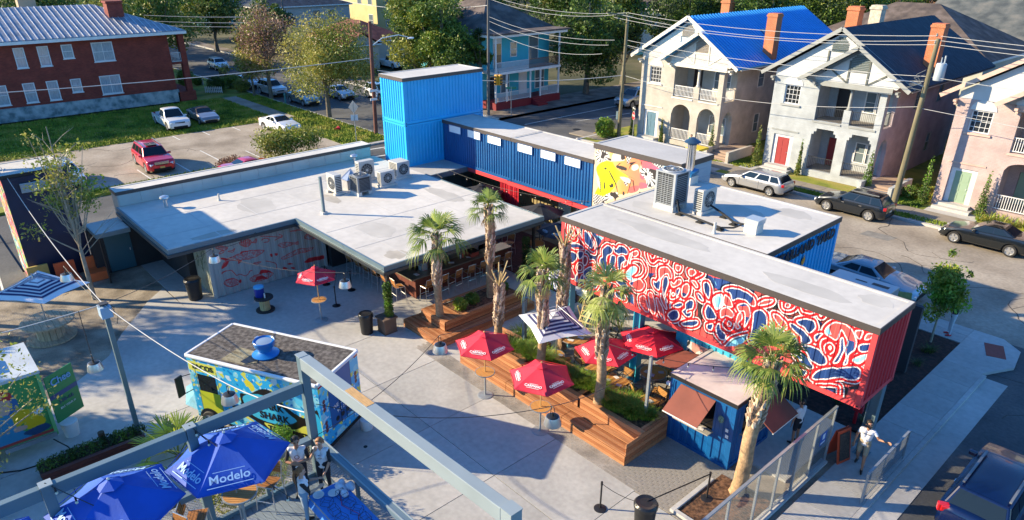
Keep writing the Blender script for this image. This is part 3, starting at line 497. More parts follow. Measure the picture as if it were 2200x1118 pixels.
# --- colourful mural box
mb_=thing('mural_box','flat roofed box building with a bright yellow, orange and pink graffiti mural','building',(-22,29,0));O=tuple(mb_.location)
X0,X1,Y0,Y1,ZT=-22.88,-17.74,26.4,28.9,6.36
b=MB(O);b.box(X0,Y0+.01,0,X1,Y1,ZT-.05);part('wall',b,mat('pale_siding',(.45,.46,.48),.6),mb_)
roofcap(mb_,O,X0,X1,Y0,Y1,ZT,ROOFG,FASCIA,.22,.06)
b=MB(O)
for i in range(13):z=.4+i*.42;b.box(X1-.005,Y0+.02,z,X1+.02,Y1-.02,z+.40)
for i in range(0):pass
part('siding_board',b,mat('pale_siding_board',(.42,.44,.47),.55,nz=(2,.06)),mb_)
def graffiti(U,Z):
    n1=vnoise(U,Z,1.3,11);n2=vnoise(U,Z,4,12);c=np.empty(U.shape+(3,));c[:]=(.78,.60,.40);H=(np.mod(U+Z,.16)<.045)|(np.mod(U-Z,.16)<.045);t=U+.5*(n1-.5)
    def ramp(m,cols,lo,hi):
        k=np.clip((t[m]-lo)/(hi-lo),0,.999)*(len(cols)-1);i=k.astype(int);f=(k-i)[:,None];A=np.array(cols);return A[i]*(1-f)+A[i+1]*f
    for k,p in GRAF:
        m=inpoly(U,Z,smoothpoly(np.array(p)/100.,True,3) if k != 'K' else np.array(p)/100.)
        if k == 'Y':c[m]=ramp(m,[(.66,.72,.0),(.78,.74,.0),(.85,.62,.05),(.85,.42,.1)],.3,3.2)
        if k == 'O':c[m]=ramp(m,[(.85,.55,.2),(.88,.38,.10),(.86,.27,.13),(.84,.2,.16)],1,3.6)
        if k == 'P':c[m]=ramp(m,[(.85,.15,.13),(.82,.13,.22),(.78,.18,.36)],2.6,4.6)
        if k == 'C':c[m]=(.38,.68,.80)
        if k == 'W':c[m]=(.82,.74,.62)
        if k == 'H':c[m]=(.04,.035,.04);c[m&H]=(.82,.8,.78)
        if k == 'F':
            q=np.array(p).reshape(-1,2).mean(0)/100.;a=np.arctan2(Z-q[1],U-q[0]);d=np.hypot(U-q[0],Z-q[1]);c[m]=(.84,.82,.80);c[m&(np.sin(a*13+n2*4)>.35)&(d>.17)]=(.02,.02,.02)
        if k == 'K':c[m]=(.03,.02,.02)
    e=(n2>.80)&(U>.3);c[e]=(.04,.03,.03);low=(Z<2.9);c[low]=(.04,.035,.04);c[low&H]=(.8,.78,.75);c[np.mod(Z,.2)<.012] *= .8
    return c*.84
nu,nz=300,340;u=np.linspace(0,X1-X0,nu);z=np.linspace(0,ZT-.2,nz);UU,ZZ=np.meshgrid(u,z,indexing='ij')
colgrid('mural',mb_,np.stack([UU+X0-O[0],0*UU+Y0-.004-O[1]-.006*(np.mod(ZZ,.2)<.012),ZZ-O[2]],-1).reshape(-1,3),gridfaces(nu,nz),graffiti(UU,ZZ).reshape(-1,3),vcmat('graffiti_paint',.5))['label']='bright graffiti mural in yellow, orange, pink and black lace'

# ================================================================ the bar building
bar=thing('bar_building','single storey bar with a white L shaped flat roof and slate fascia','building',(-31,15,0));O=tuple(bar.location)
ZR=3.1
b=MB(O)
roofs=[(-38.95,-31.3,8.0,23.3),(-31.3,-23.4,14.05,23.3)]
b.box(-38.95,8.03,ZR-.12,-31.33,23.27,ZR);b.box(-31.33,14.08,ZR-.12,-23.43,23.27,ZR);part('roof',b,ROOFW,bar)
b=MB(O);f=.03
def fas(xa,ya,xb,yb,zl,zh,w):
    b.box(min(xa,xb)-w/2,min(ya,yb)-w/2,zl,max(xa,xb)+w/2,max(ya,yb)+w/2,zh)
b.box(-38.95,7.94,ZR-.26,-31.24,8.03,ZR+.03);b.box(-31.33,8.03,ZR-.26,-31.24,13.99,ZR+.03);b.box(-31.33,13.99,ZR-.26,-23.34,14.08,ZR+.03);b.box(-23.43,14.08,ZR-.26,-23.34,23.36,ZR+.03);b.box(-33.3,23.27,ZR-.26,-23.43,23.36,ZR+.03)
part('fascia',b,SLATE,bar)
b=MB(O)  # gutter lip set proud below
b.box(-38.9,7.86,ZR-.34,-31.16,7.94,ZR-.20);b.box(-31.24,7.94,ZR-.34,-31.16,13.91,ZR-.20);b.box(-31.24,13.91,ZR-.34,-23.26,13.99,ZR-.20);b.box(-23.34,13.99,ZR-.34,-23.26,23.3,ZR-.20);part('gutter',b,mat('charcoal_gutter',(.05,.06,.065),.4,.3),bar)
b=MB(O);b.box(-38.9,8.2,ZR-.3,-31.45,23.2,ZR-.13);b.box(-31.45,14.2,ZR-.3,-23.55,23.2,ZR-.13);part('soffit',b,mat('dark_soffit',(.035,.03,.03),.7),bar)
# membrane seams on the roof
b=MB(O)
for y in (10.4,12.9,15.5,18.1,20.7):b.box(-38.9,y,ZR,-31.4 if y<14 else -23.5,y+.05,ZR+.004)
for x in (-36,-33.2,-28.6,-26):b.box(x,8.2 if x<-31.4 else 14.2,ZR+.0045,x+.04,23.2,ZR+.008)
part('roof_seam',b,mat('grey_seam',(.50,.49,.47),.8),bar)
def stains(t,O,z,spots,m):
    g=np.random.RandomState(12)
    for x,y,rx,ry in spots:
        b=MB(O);k=18;b.slab([(x+rx*math.cos(2*PI*i/k)*(.75+.4*g.rand()),y+ry*math.sin(2*PI*i/k)*(.75+.4*g.rand()),z) for i in range(k)],(0,0,1),.002);part('ponding_stain',b,m,t)
STN=mat('ponding_stain',(.46,.44,.40),.8,nz=(.8,.12));STN2=mat('dirty_ponding_stain',(.40,.37,.32),.85,nz=(1.5,.15))
stains(bar,O,ZR+.0005,((-34.5,13.5,1.6,.9),(-27.5,16.2,1.3,.8),(-25.3,19.5,.8,1.4),(-36.6,19.4,.7,1.6),(-29.5,21.8,1.8,.5)),STN);stains(bar,O,ZR+.001,((-32.9,16.9,1.0,.35),(-31.9,10.2,.35,1.1),(-24.2,15.2,.5,.5)),STN2)
stains(rw,tuple(rw.location),5.641,((-13.9,24.6,1.6,.8),(-16.4,22.4,.9,.5),(-12,26,.8,.5)),STN);stains(mc,tuple(mc.location),5.641,((-14,20.3,2.2,.45),(-8.5,19.9,1.5,.4),(-6.5,20.6,.5,.4)),STN)
# clerestory at the back: tall wall with translucent glazing and a white cap
cl=thing('clerestory','long raised clerestory with white cap and translucent panels behind the bar roof','building',(-39.5,15.5,0));O2=tuple(cl.location)
b=MB(O2);b.box(-40,8.1,0,-38.97,23.1,3.7);part('wall',b,GREYC,cl)
roofcap(cl,O2,-40,-38.97,8.1,23.1,3.86,ROOFW,FASCIA,.14,.05)
pm=mat('translucent_panel',(.42,.46,.44),.25,coat=.3,nz=(.8,.12));n=14
for i in range(n):
    b=MB(O2);y=8.15+i*(14.9/n);b.box(-38.966,y+.012,ZR+.02,-38.95,y+14.9/n-.012,3.7);part('pane',b,pm,cl)
# small connecting roof beside the tower
pr=thing('link_roof','small flat link roof between the bar and the sky blue tower','roof',(-34.6,25,0));O3=tuple(pr.location)
b=MB(O3);b.box(-36.1,23.37,2.86,-33.2,26.4,2.98);part('roof',b,ROOFG,pr);b=MB(O3);b.box(-33.24,23.38,2.7,-33.16,26.4,3.0);part('fascia',b,SLATE,pr);b=MB(O3);b.box(-38.9,23.4,0,-36.1,23.55,2.8);part('wall',b,SLATE,pr)
# fish wall container
fw=thing('fish_wall_container','pale grey corrugated container wall painted with red fish under the bar roof','shipping container',(-33,12.6,0));O4=tuple(fw.location)
nu,nz=420,200;u=np.linspace(0,5.7,nu);z=np.linspace(0,2.75,nz);UU,ZZ=np.meshgrid(u,z,indexing='ij')
cf=np.empty(UU.shape+(3,));cf[:]=(.36,.35,.33);cf *= (.93+.12*vnoise(UU*5,ZZ*.7,1,4))[...,None];hatch=vnoise(UU,ZZ,22,6);RD=np.array((.55,.015,.02))
for k,p in FISH:
    q=np.array(p).reshape(-1,2)/100.
    if k == 'l':
        d=polydist(UU,ZZ,smoothpoly(q,False,4),False,.2);cf[d<.018]=RD
    else:
        q=smoothpoly(q,True,3);i=inpoly(UU,ZZ,q);d=polydist(UU,ZZ,q,True,.2)
        if k == 'd':cf[i]=RD
        else:m=i&(hatch>.42);cf[m]=cf[m]*.45+RD*.55;cf[d<.013]=RD
offc=corr_off(UU,.36,.035)
colgrid('mural_panel',fw,np.stack([0*UU-31.70-offc-O4[0],UU+9.79-O4[1],ZZ+.02-O4[2]],-1).reshape(-1,3),gridfaces(nu,nz),cf.reshape(-1,3),vcmat('fish_paint',.5))['label']='corrugated panel with red line drawings of fish'
b=MB(O4);b.box(-31.80,9.66,0,-31.66,9.79,2.78);part('corner_post',b,GREYC,fw);b=MB(O4);b.box(-31.80,15.49,0,-31.66,15.62,2.78);part('corner_post',b,GREYC,fw)
b=MB(O4);corr_mb(b,(-33.9,9.74),(1,0),(0,-1),2.1,0,2.78,.2,.03);part('end_panel',b,mat('green_grey_panel',(.34,.35,.27),.6,nz=(2,.15)),fw)
b=MB(O4);g=np.random.RandomState(3)
for i in range(46):
    x=-33.6+g.rand()*1.3;z=1.0+g.rand()*1.5;b.slab([(x,9.735,z),(x+.05,9.735,z+.03),(x+.02,9.735,z+.1+g.rand()*.2)],(0,-1,0),.006)
part('painted_vine',b,mat('dark_green_paint',(.03,.09,.03),.6),fw)
# restroom recess: dark walls, teal door and sign
rr=thing('restroom_block','dark restroom block with a teal door in the shade at the left of the bar','building',(-38,9,0));O5=tuple(rr.location)
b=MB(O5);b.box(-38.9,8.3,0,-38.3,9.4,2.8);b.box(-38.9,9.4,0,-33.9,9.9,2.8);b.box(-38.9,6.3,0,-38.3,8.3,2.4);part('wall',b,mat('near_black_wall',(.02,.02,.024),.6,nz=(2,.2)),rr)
b=MB(O5);b.box(-38.3,6.9,.05,-38.24,8.1,2.2);d=part('door',b,mat('dark_teal_door',(.02,.09,.12),.4),rr);b=MB(O5);b.box(-38.24,7.95,1.0,-38.2,8.0,1.15);part('handle',b,CHROME,d)
lettering('RESTROOM',.26,mat('sign_white',(.6,.6,.58),.6),rr,(-36.6-O5[0],9.38-O5[1],2.05-O5[2]),(1,0,0),(0,0,1),.01)
pr2=thing('lean_to_roof','low white flat roof strip left of the bar roof','roof',(-38,7.2,0));b=MB(tuple(pr2.location));b.box(-38.9,6.4,2.5,-36.9,7.9,2.62);part('roof',b,ROOFW,pr2);b=MB(tuple(pr2.location));b.box(-36.9,6.4,2.42,-36.84,7.9,2.64);b.box(-38.9,6.34,2.42,-36.84,6.4,2.64);part('fascia',b,SLATE,pr2)
b=MB(tuple(pr2.location));b.tube((-36.95,6.5,0),(-36.95,6.5,2.5),.05,8);part('post',b,BLACK,pr2)
# bar counters, fridge wall, posts
ct=thing('bar_counter','dark L shaped bar counter with hardwood front under the flat roof','bar counter',(-26,17,0));O6=tuple(ct.location)
b=MB(O6);b.box(-30.6,16.55,1.02,-25.2,17.35,1.08);b.box(-26.0,17.35,1.02,-25.2,22.9,1.08);part('countertop',b,mat('bronze_countertop',(.16,.135,.09),.3,nz=(3,.15),coat=.2),ct,bev=.01)
for i in range(18):
    b=MB(O6);x=-30.5+i*.29;b.box(x,16.80,0,x+.28,16.84,1.02);part('board',b,mat('dark_red_board',(.13,.035,.02),.6,nz=(3,.2)),ct)
for i in range(20):
    b=MB(O6);y=16.84+i*.3;b.box(-25.50,y,0,-25.46,y+.29,1.02);part('board',b,MATS['dark_red_board'],ct)
b=MB(O6);b.box(-30.4,18.6,0,-27.6,22.6,.95);part('back_counter',b,STEEL,ct)
b=MB(O6)
for p in ((-25.9,17.7,0),(-27.3,22.6,0)):b.box(p[0]-.16,p[1]-.16,1.08,p[0]+.16,p[1]+.16,2.8)
part('column',b,STEEL,ct)
for i,(x,y) in enumerate(((-25.6,17.1),(-26.8,17.0),(-28.3,17.0),(-25.6,19.2),(-25.6,20.3),(-25.7,21.6),(-29.4,17))):
    b=MB((x,y,1.085));b.obox((x,y,1.09),(.28,.2,.008),.3*i);o=part('menu_card',b,WHITE,None,loc=(x,y,1.085));tag(o,'white menu on the bar counter '+('at its sunlit corner','left of the corner column','third along the left side','near the second stool at right','beside the red crate','by the tall palm trunk','at the dark inner end')[i],'menu','menus on the bar counter')
for i,(x,y,c) in enumerate(((-25.75,19.9,(.5,.5,.45)),(-25.75,20.05,(.45,.1,.05)),(-27.3,17.1,(.5,.45,.2)),(-27.45,17.1,(.55,.55,.5)))):
    b=MB((x,y,1.08));b.lathe([(.04,0),(.042,.14),(.02,.2),(.018,.26)],(x,y,1.08),10);o=part('bottle',b,solid('bottle_%d_finish' % i,c,.2),None,True,loc=(x,y,1.08));tag(o,('pale','red brown','yellow','whitish')[i]+' sauce bottle standing on the bar counter','bottle','bottles on the bar counter')
b=MB((-25.7,20.6,1.08));b.box(-25.95,20.35,1.08,-25.45,20.85,1.3);b.box(-25.97,20.33,1.3,-25.43,20.87,1.33,1);o=part('napkin_crate',b,[mat('red_crate',(.3,.05,.03),.6),BLACK],None,loc=(-25.7,20.6,1.08));tag(o,'small red crate of napkins on the bar counter','crate')
b=MB((-27.3,20.9,.95));b.lathe([(.45,0),(.47,.1),(.42,.14),(.3,.2),(.05,.22)],(-27.3,20.9,.96),24);o=part('round_cooler',b,BLACK,None,True,loc=(-27.3,20.9,.95));tag(o,'round black lidded bin on the back counter of the bar','bin')
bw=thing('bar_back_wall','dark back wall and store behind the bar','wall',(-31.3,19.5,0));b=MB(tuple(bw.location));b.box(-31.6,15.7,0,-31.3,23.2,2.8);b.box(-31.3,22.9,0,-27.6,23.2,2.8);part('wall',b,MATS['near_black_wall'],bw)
for x,y,l in ((-23.55,14.25,'slim black post under the front corner of the bar roof'),(-23.6,22.9,'slim black post under the right corner of the bar roof')):
    b=MB((x,y,0));b.box(x-.06,y-.06,0,x+.06,y+.06,2.8);b.box(x-.14,y-.14,0,x+.14,y+.14,.03);o=part('roof_post',b,BLACK,None,loc=(x,y,0));tag(o,l,'post','black posts under the bar roof')
# ================================================================ rooftop equipment
ACW=mat('ac_cream_casing',(.46,.455,.43),.5,nz=(2,.05));ACG=mat('ac_grey_casing',(.20,.22,.24),.5,.2);ACD=mat('ac_dark_grille',(.03,.035,.04),.6)
def fan_face(b,c,r,ax,m=1):
    """round fan grille facing direction ax ('x-','x+','y+'..., 'z')"""
    d={'x':(1,0,0),'y':(0,1,0),'z':(0,0,1)}[ax[0]];s=-1 if ax.endswith('-') else 1;n=Vector(d)*s;c=Vector(c)
    b.tube(c,c+n*.012,r,24,m=m)
    u=Vector((0,0,1)) if ax[0] != 'z' else Vector((1,0,0));v=n.cross(u)
    for k in range(12):t=PI*k/6;b.tube(c+n*.02,c+n*.02+(u*math.cos(t)+v*math.sin(t))*r,.006,4,m=0)
    for rr in (.35,.65,1):
        P=[c+n*.02+(u*math.cos(2*PI*k/20)+v*math.sin(2*PI*k/20))*r*rr for k in range(21)];b.path(P,.006,4,0)
    b.tube(c+n*.01,c+n*.035,r*.2,12,m=0)
def split_unit(label,x,y,z,w,d,h,face,group='heat pump units on the roofs',m=None):
    """w along x, d along y; fan on 'face'"""
    t=thing('heat_pump',label,'air conditioner',(x,y,z),group=group);b=MB()
    b.box(-w/2,-d/2,.12,w/2,d/2,.12+h);part('casing',b,m or ACW,t,bev=.015)
    g=MB()
    if face == 'x-':fan_face(g,(-w/2-.002,d*.06,.12+h*.5),min(d,h)*.38,'x-')
    if face == 'x+':fan_face(g,(w/2+.002,0,.12+h*.5),min(d,h)*.38,'x+')
    if face == 'y-':fan_face(g,(w*.06,-d/2-.002,.12+h*.5),min(w,h)*.38,'y-')
    part('fan_grille',g,[ACW,ACD],t)
    s=MB()
    n=9
    for i in range(n):
        zz=.2+h*.85*i/n
        if face[0] == 'x':s.box(-w*.38,-d/2-.006,zz,w*.38,-d/2-.001,zz+h*.05)
        else:s.box(w/2+.001,-d*.38,zz,w/2+.006,d*.38,zz+h*.05)
    part('louvre',s,ACD,t)
    f=MB();f.box(-w/2-.06,-d/2-.08,0,-w/2+.16,d/2+.08,.118);part('curb',f,ROOFW,t);f=MB();f.box(w/2-.16,-d/2-.08,0,w/2+.06,d/2+.08,.118);part('curb',f,ROOFW,t)
    return t
def condenser(label,x,y,z,s,h,m,group='heat pump units on the roofs',grille=True):
    t=thing('condenser_unit',label,'air conditioner',(x,y,z),group=group);q=s/2;b=MB()
    for sx in (-1,1):
        for sy in (-1,1):b.box(sx*q,sy*q,.2,sx*(q-.1),sy*(q-.1),.2+h)
    b.box(-q+.02,-q+.02,.2,q-.02,q-.02,.26);part('casing',b,m,t)
    g=MB();g.box(-q+.03,-q+.03,.26,q-.03,q-.03,.2+h-.02);part('coil',g,ACD,t)
    s2=MB();n=int(h/.085)
    for i in range(n):
        zz=.3+i*(h-.16)/n;s2.box(-q-.003,-q+.1,zz,-q+.012,q-.1,zz+.014);s2.box(q-.012,-q+.1,zz,q+.003,q-.1,zz+.014);s2.box(-q+.1,-q-.003,zz,q-.1,-q+.012,zz+.014);s2.box(-q+.1,q-.012,zz,q-.1,q+.003,zz+.014)
    for k in (-1,0,1):s2.box(-q-.004,k*.14-.006,.26,-q+.01,k*.14+.006,.2+h);s2.box(k*.14-.006,-q-.004,.26,k*.14+.006,-q+.01,.2+h)
    part('louvre',s2,m,t)
    tp=MB();tp.box(-q-.01,-q-.01,.2+h,q+.01,q+.01,.2+h+.05);tp.lathe([(q*.92,0),(q*.9,.03),(q*.82,.04),(q*.78,0),(.1,-.01)],(0,0,.2+h+.055),28,0)
    part('top_cover',tp,m,t,True);f2=MB();fan_face(f2,(0,0,.2+h+.06),q*.78,'z+');f2.lathe([(q*.2,.03),(q*.12,.07),(.02,.09)],(0,0,.2+h+.06),12,0);part('fan_grille',f2,[m,ACD],t)
    c=MB();c.box(-q,-q,0,q,-q+.22,.2);part('curb',c,ROOFW,t);c=MB();c.box(-q,q-.22,0,q,q,.2);part('curb',c,ROOFW,t)
    return t
Zb=3.105;Zt=5.645
split_unit('white heat pump with side fan at the left end of the bar roof group',-33.65,17.55,Zb,.9,.42,.98,'y-')
condenser('dark grey square condenser with round top fan in the bar roof group',-32.6,18.55,Zb,.86,.80,ACG)
split_unit('tall white heat pump with round fan at the back of the bar roof group',-34.6,20.05,Zb,.42,1.0,1.05,'x+')
split_unit('small open sided heat pump on a white curb in the bar roof group',-32.9,20.35,Zb,.38,.92,.75,'x+')
t=split_unit('boxy white rooftop unit with dark opening at the tower end of the bar roof',-33.9,21.9,Zb,.9,.85,.85,'x+')
b=MB((-33.9,18.7,Zb));b.box(-34.2,18.3,Zb,-33.6,18.9,Zb+.5);b.slab([(-34.25,18.25,Zb+.5),(-33.55,18.25,Zb+.5),(-33.55,18.95,Zb+.5),(-34.25,18.95,Zb+.95)],(0,0,1),.04);o=part('roof_hood',b,ALU,loc=(-33.9,18.7,Zb));tag(o,'slanted aluminium vent hood behind the dark grey condenser','vent')
condenser('tall pale grey twin grille condenser on the raised container roof',-15.75,22.95,Zt,.95,1.32,mat('ac_pale_grey_casing',(.36,.38,.40),.45,.1))
split_unit('white heat pump with round fan beside the tall condenser',-14.55,23.55,Zt,.42,.95,.88,'x+')
def vent_pipe(label,x,y,z,r,h,m,cap=False,group='vent pipes on the roofs'):
    b=MB();b.tube((0,0,0),(0,0,h),r,12);b.lathe([(r*1.9,0),(r*1.7,.02),(r*1.15,.08)],(0,0,0),12)
    if cap:b.tube((0,0,h),(0,0,h+.01),r*.8,12)
    o=part('vent_pipe',b,m,None,True,loc=(x,y,z));tag(o,label,'vent pipe',group);return o
vent_pipe('small white vent pipe in the middle of the bar roof',-36.6,12.35,Zb,.05,.36,ROOFW)
vent_pipe('small white vent pipe on the raised container roof',-12.88,21.75,Zt,.05,.45,ROOFW)
b=MB();b.box(-.06,-.06,.1,.06,.06,1.9);b.box(-.14,-.14,0,.14,.14,.1,1);o=part('roof_mast',b,[SLATE,ROOFW],loc=(-31.05,15.45,Zb));tag(o,'slim slate square post standing on the bar roof','post')
for x,y,h,l in ((-37.35,9.9,.62,'galvanised cone capped vent at the near end of the bar roof'),(-38.1,21.4,.6,'galvanised cone capped vent by the tower end of the clerestory')):
    b=MB();b.tube((0,0,0),(0,0,h-.15),.09,12);b.lathe([(.16,h-.2),(.24,h-.12),(.22,h-.05),(.1,h)],(0,0,0),16);o=part('roof_vent',b,ALU,None,True,loc=(x,y,Zb));tag(o,l,'vent','capped vents on the bar roof')
# flue
fl=thing('chimney_flue','tall shiny steel chimney flue with blue cap on the raised container roof','flue',(-17.2,26.3,Zt));b=MB();b.tube((0,0,.5),(0,0,1.75),.19,20);part('pipe',b,CHROME,fl,True)
b=MB();b.lathe([(.22,0),(.36,.0),(.36,.03),(.06,.22)],(0,0,1.85),20);b.lathe([(.2,0),(.2,.1)],(0,0,1.75),20);part('cap',b,mat('dark_blue_cap',(.04,.09,.16),.4,.4),fl,True)
b=MB();b.box(-.3,-.3,0,.3,.3,.38);part('base',b,ROOFW,fl);b=MB();b.slab([(-.34,-.34,.38),(.34,-.34,.38),(.3,.3,.5),(-.3,.3,.5)],(0,0,1),.14);part('flashing',b,mat('blue_flashing',(.03,.2,.42),.3,.6),fl)
hd=thing('roof_hood_box','white box with an aluminium lid near the right edge of the raised roof','vent',(-12.0,22.95,Zt));b=MB();b.box(-.25,-.25,0,.25,.25,.36);part('box',b,ROOFW,hd);b=MB();b.slab([(-.28,-.28,.36),(.28,-.28,.36),(.28,.28,.36),(-.28,.28,.36)],(.12,0,1),.2);part('lid',b,mat('pale_metal_lid',(.5,.54,.55),.3,.4),hd)
# refrigerant lines on black feet
rl=thing('refrigerant_lines','black insulated pipes on rubber feet across the raised roof','pipe',(-14,22.8,Zt));b=MB((-14,22.8,Zt))
A=[(-15.2,22.6,.55),(-14.95,22.45,.12),(-12.9,22.15,.12),(-12.55,22.5,.12),(-12.35,22.75,.25)];B=[(-14.3,23.6,.3),(-13.6,23.5,.12),(-12.9,23.0,.14),(-12.4,22.9,.2)]
for L in (A,B):
    for o2 in (0,.06):b.path([(p[0],p[1]+o2,Zt+p[2]) for p in L],.028,6)
part('pipe',b,RUBBER,rl)
for x,y in ((-14.95,22.48),(-13.9,22.33),(-12.95,22.2),(-13.6,23.5),(-12.9,23.05)):
    b=MB((-14,22.8,Zt));b.box(x-.13,y-.1,Zt,x+.13,y+.14,Zt+.04);b.box(x-.07,y-.05,Zt+.04,x+.07,y+.09,Zt+.08);part('foot',b,RUBBER,rl)

# ================================================================ houses
def wall_holes(b,a0,a1,z0,z1,holes,fn,m=0):
    """wall in coordinates (a,z) minus rectangular holes; fn(a0,z0,a1,z1) adds a box"""
    xs=sorted({a0,a1,*[h[0] for h in holes],*[h[1] for h in holes]});xs=[x for x in xs if a0 <= x <= a1]
    for xa,xb in zip(xs[:-1],xs[1:]):
        hs=sorted([(h[2],h[3]) for h in holes if h[0] <= xa+1e-6 and h[1] >= xb-1e-6]);z=z0
        for ha,hb in hs:
            if ha>z:fn(xa,z,xb,min(ha,z1))
            z=max(z,hb)
        if z<z1:fn(xa,z,xb,z1)
def brickmat(name,c1,c2,mortar,scale=1.0,rough=.85,bump=.5):
    if name in MATS:return MATS[name]
    m=bpy.data.materials.new(name);m.use_nodes=True;t=m.node_tree;N=t.nodes;L=t.links;b=N['Principled BSDF'];b.inputs['Roughness'].default_value=rough
    tc=N.new('ShaderNodeTexCoord');sp=N.new('ShaderNodeSeparateXYZ');L.new(tc.outputs['Object'],sp.inputs[0]);ad=N.new('ShaderNodeMath');L.new(sp.outputs[0],ad.inputs[0]);L.new(sp.outputs[1],ad.inputs[1])
    cb=N.new('ShaderNodeCombineXYZ');L.new(ad.outputs[0],cb.inputs[0]);L.new(sp.outputs[2],cb.inputs[1])
    br=N.new('ShaderNodeTexBrick');br.inputs['Scale'].default_value=1/scale;br.inputs['Color1'].default_value=(*c1,1);br.inputs['Color2'].default_value=(*c2,1);br.inputs['Mortar'].default_value=(*mortar,1)
    br.inputs['Brick Width'].default_value=.24;br.inputs['Row Height'].default_value=.082;br.inputs['Mortar Size'].default_value=.010;L.new(cb.outputs[0],br.inputs['Vector'])
    n=N.new('ShaderNodeTexNoise');n.inputs['Scale'].default_value=1.1;n.inputs['Detail'].default_value=8;L.new(tc.outputs['Object'],n.inputs['Vector']);mr=N.new('ShaderNodeMapRange');mr.inputs[1].default_value=.3;mr.inputs[2].default_value=.7;mr.inputs[3].default_value=.8;mr.inputs[4].default_value=1.15;L.new(n.outputs['Fac'],mr.inputs[0])
    mx=N.new('ShaderNodeVectorMath');mx.operation='MULTIPLY';L.new(br.outputs[0],mx.inputs[0]);L.new(mr.outputs[0],mx.inputs[1]);L.new(mx.outputs[0],b.inputs[0])
    bp=N.new('ShaderNodeBump');bp.invert=True;bp.inputs['Strength'].default_value=bump;bp.inputs['Distance'].default_value=.02;L.new(br.outputs['Fac'],bp.inputs['Height']);L.new(bp.outputs[0],b.inputs['Normal']);MATS[name]=m;return m
CHIM=brickmat('orange_chimney_brick',(.52,.12,.035),(.58,.16,.055),(.42,.26,.16))
def arch(b,xa,xb,zs,zt,y0,y1,kind,fn):
    """fill the top of an opening xa..xb between springing zs and top zt"""
    n=12;c=(xa+xb)/2;h=(xb-xa)/2
    if kind == 'step':
        for i,(f,g) in enumerate(((.16,.55),(.34,.28))):fn(xa,zs+(zt-zs)*(1-g),xa+h*f,zt) if i == 0 else fn(xa+h*.16,zs+(zt-zs)*(1-g),xa+h*f,zt)
        for i,(f,g) in enumerate(((.16,.55),(.34,.28))):fn(xb-h*f,zs+(zt-zs)*(1-g),xb,zt) if i == 0 else fn(xb-h*f,zs+(zt-zs)*(1-g),xb-h*.16,zt)
        return
    for i in range(n):
        a0=-1+2*i/n;a1=-1+2*(i+1)/n;z0=zs+(zt-.02-zs)*math.sqrt(max(0,1-a0*a0));z1=zs+(zt-.02-zs)*math.sqrt(max(0,1-a1*a1));b(c+a0*h,z0,c+a1*h,z1,zt)
def window_unit(t,x0,x1,z0,z1,y,frame,glass,nx=2,nz=2,outward=-1,axis='y',name='window',depth=.1,fw=.07,bw=.025,arch_top=False):
    """sash window as frame (part) with pane and bars; y = plane of the wall face"""
    f=MB();g=MB();d=outward
    def bx(mb,a0,zz0,a1,zz1,e0,e1):
        if axis == 'y':mb.box(a0,y+d*e0,zz0,a1,y+d*e1,zz1)
        else:mb.box(y+d*e0,a0,zz0,y+d*e1,a1,zz1)
    bx(f,x0,z0,x1,z0+fw,-.08,.03);bx(f,x0,z1-fw,x1,z1,-.08,.03);bx(f,x0,z0+fw,x0+fw,z1-fw,-.08,.03);bx(f,x1-fw,z0+fw,x1,z1-fw,-.08,.03)
    for i in range(1,nx):a=x0+(x1-x0)*i/nx;bx(f,a-bw/2,z0+fw,a+bw/2,z1-fw,-.06,.0)
    for i in range(1,nz):a=z0+(z1-z0)*i/nz;bx(f,x0+fw,a-bw/2,x1-fw,a+bw/2,-.061,.001)
    w=part(name,f,frame,t);bx(g,x0+fw,z0+fw,x1-fw,z1-fw,-.05,-.035);part('pane',g,glass,w);return w
def railing(t,P,z0,h,m,style='wood',r=.018):
    rp=MB();bl=MB()
    for a,c in zip(P[:-1],P[1:]):
        a=Vector((*a,0));c=Vector((*c,0));L=(c-a).length;d=(c-a)/L
        w=.05 if style == 'wood' else .025
        rp.beam(a+Vector((0,0,z0+h)),c+Vector((0,0,z0+h)),.07 if style == 'wood' else .03,.05 if style == 'wood' else .03);rp.beam(a+Vector((0,0,z0+.1)),c+Vector((0,0,z0+.1)),w,w)
        n=int(L/(.13 if style == 'wood' else .12))
        for i in range(n+1):
            p=a+d*(L*i/n);bl.box(p.x-r,p.y-r,z0+.12,p.x+r,p.y+r,z0+h-.02)
    r1=part('railing',rp,m,t);part('balusters',bl,m,r1,kind='stuff');return r1
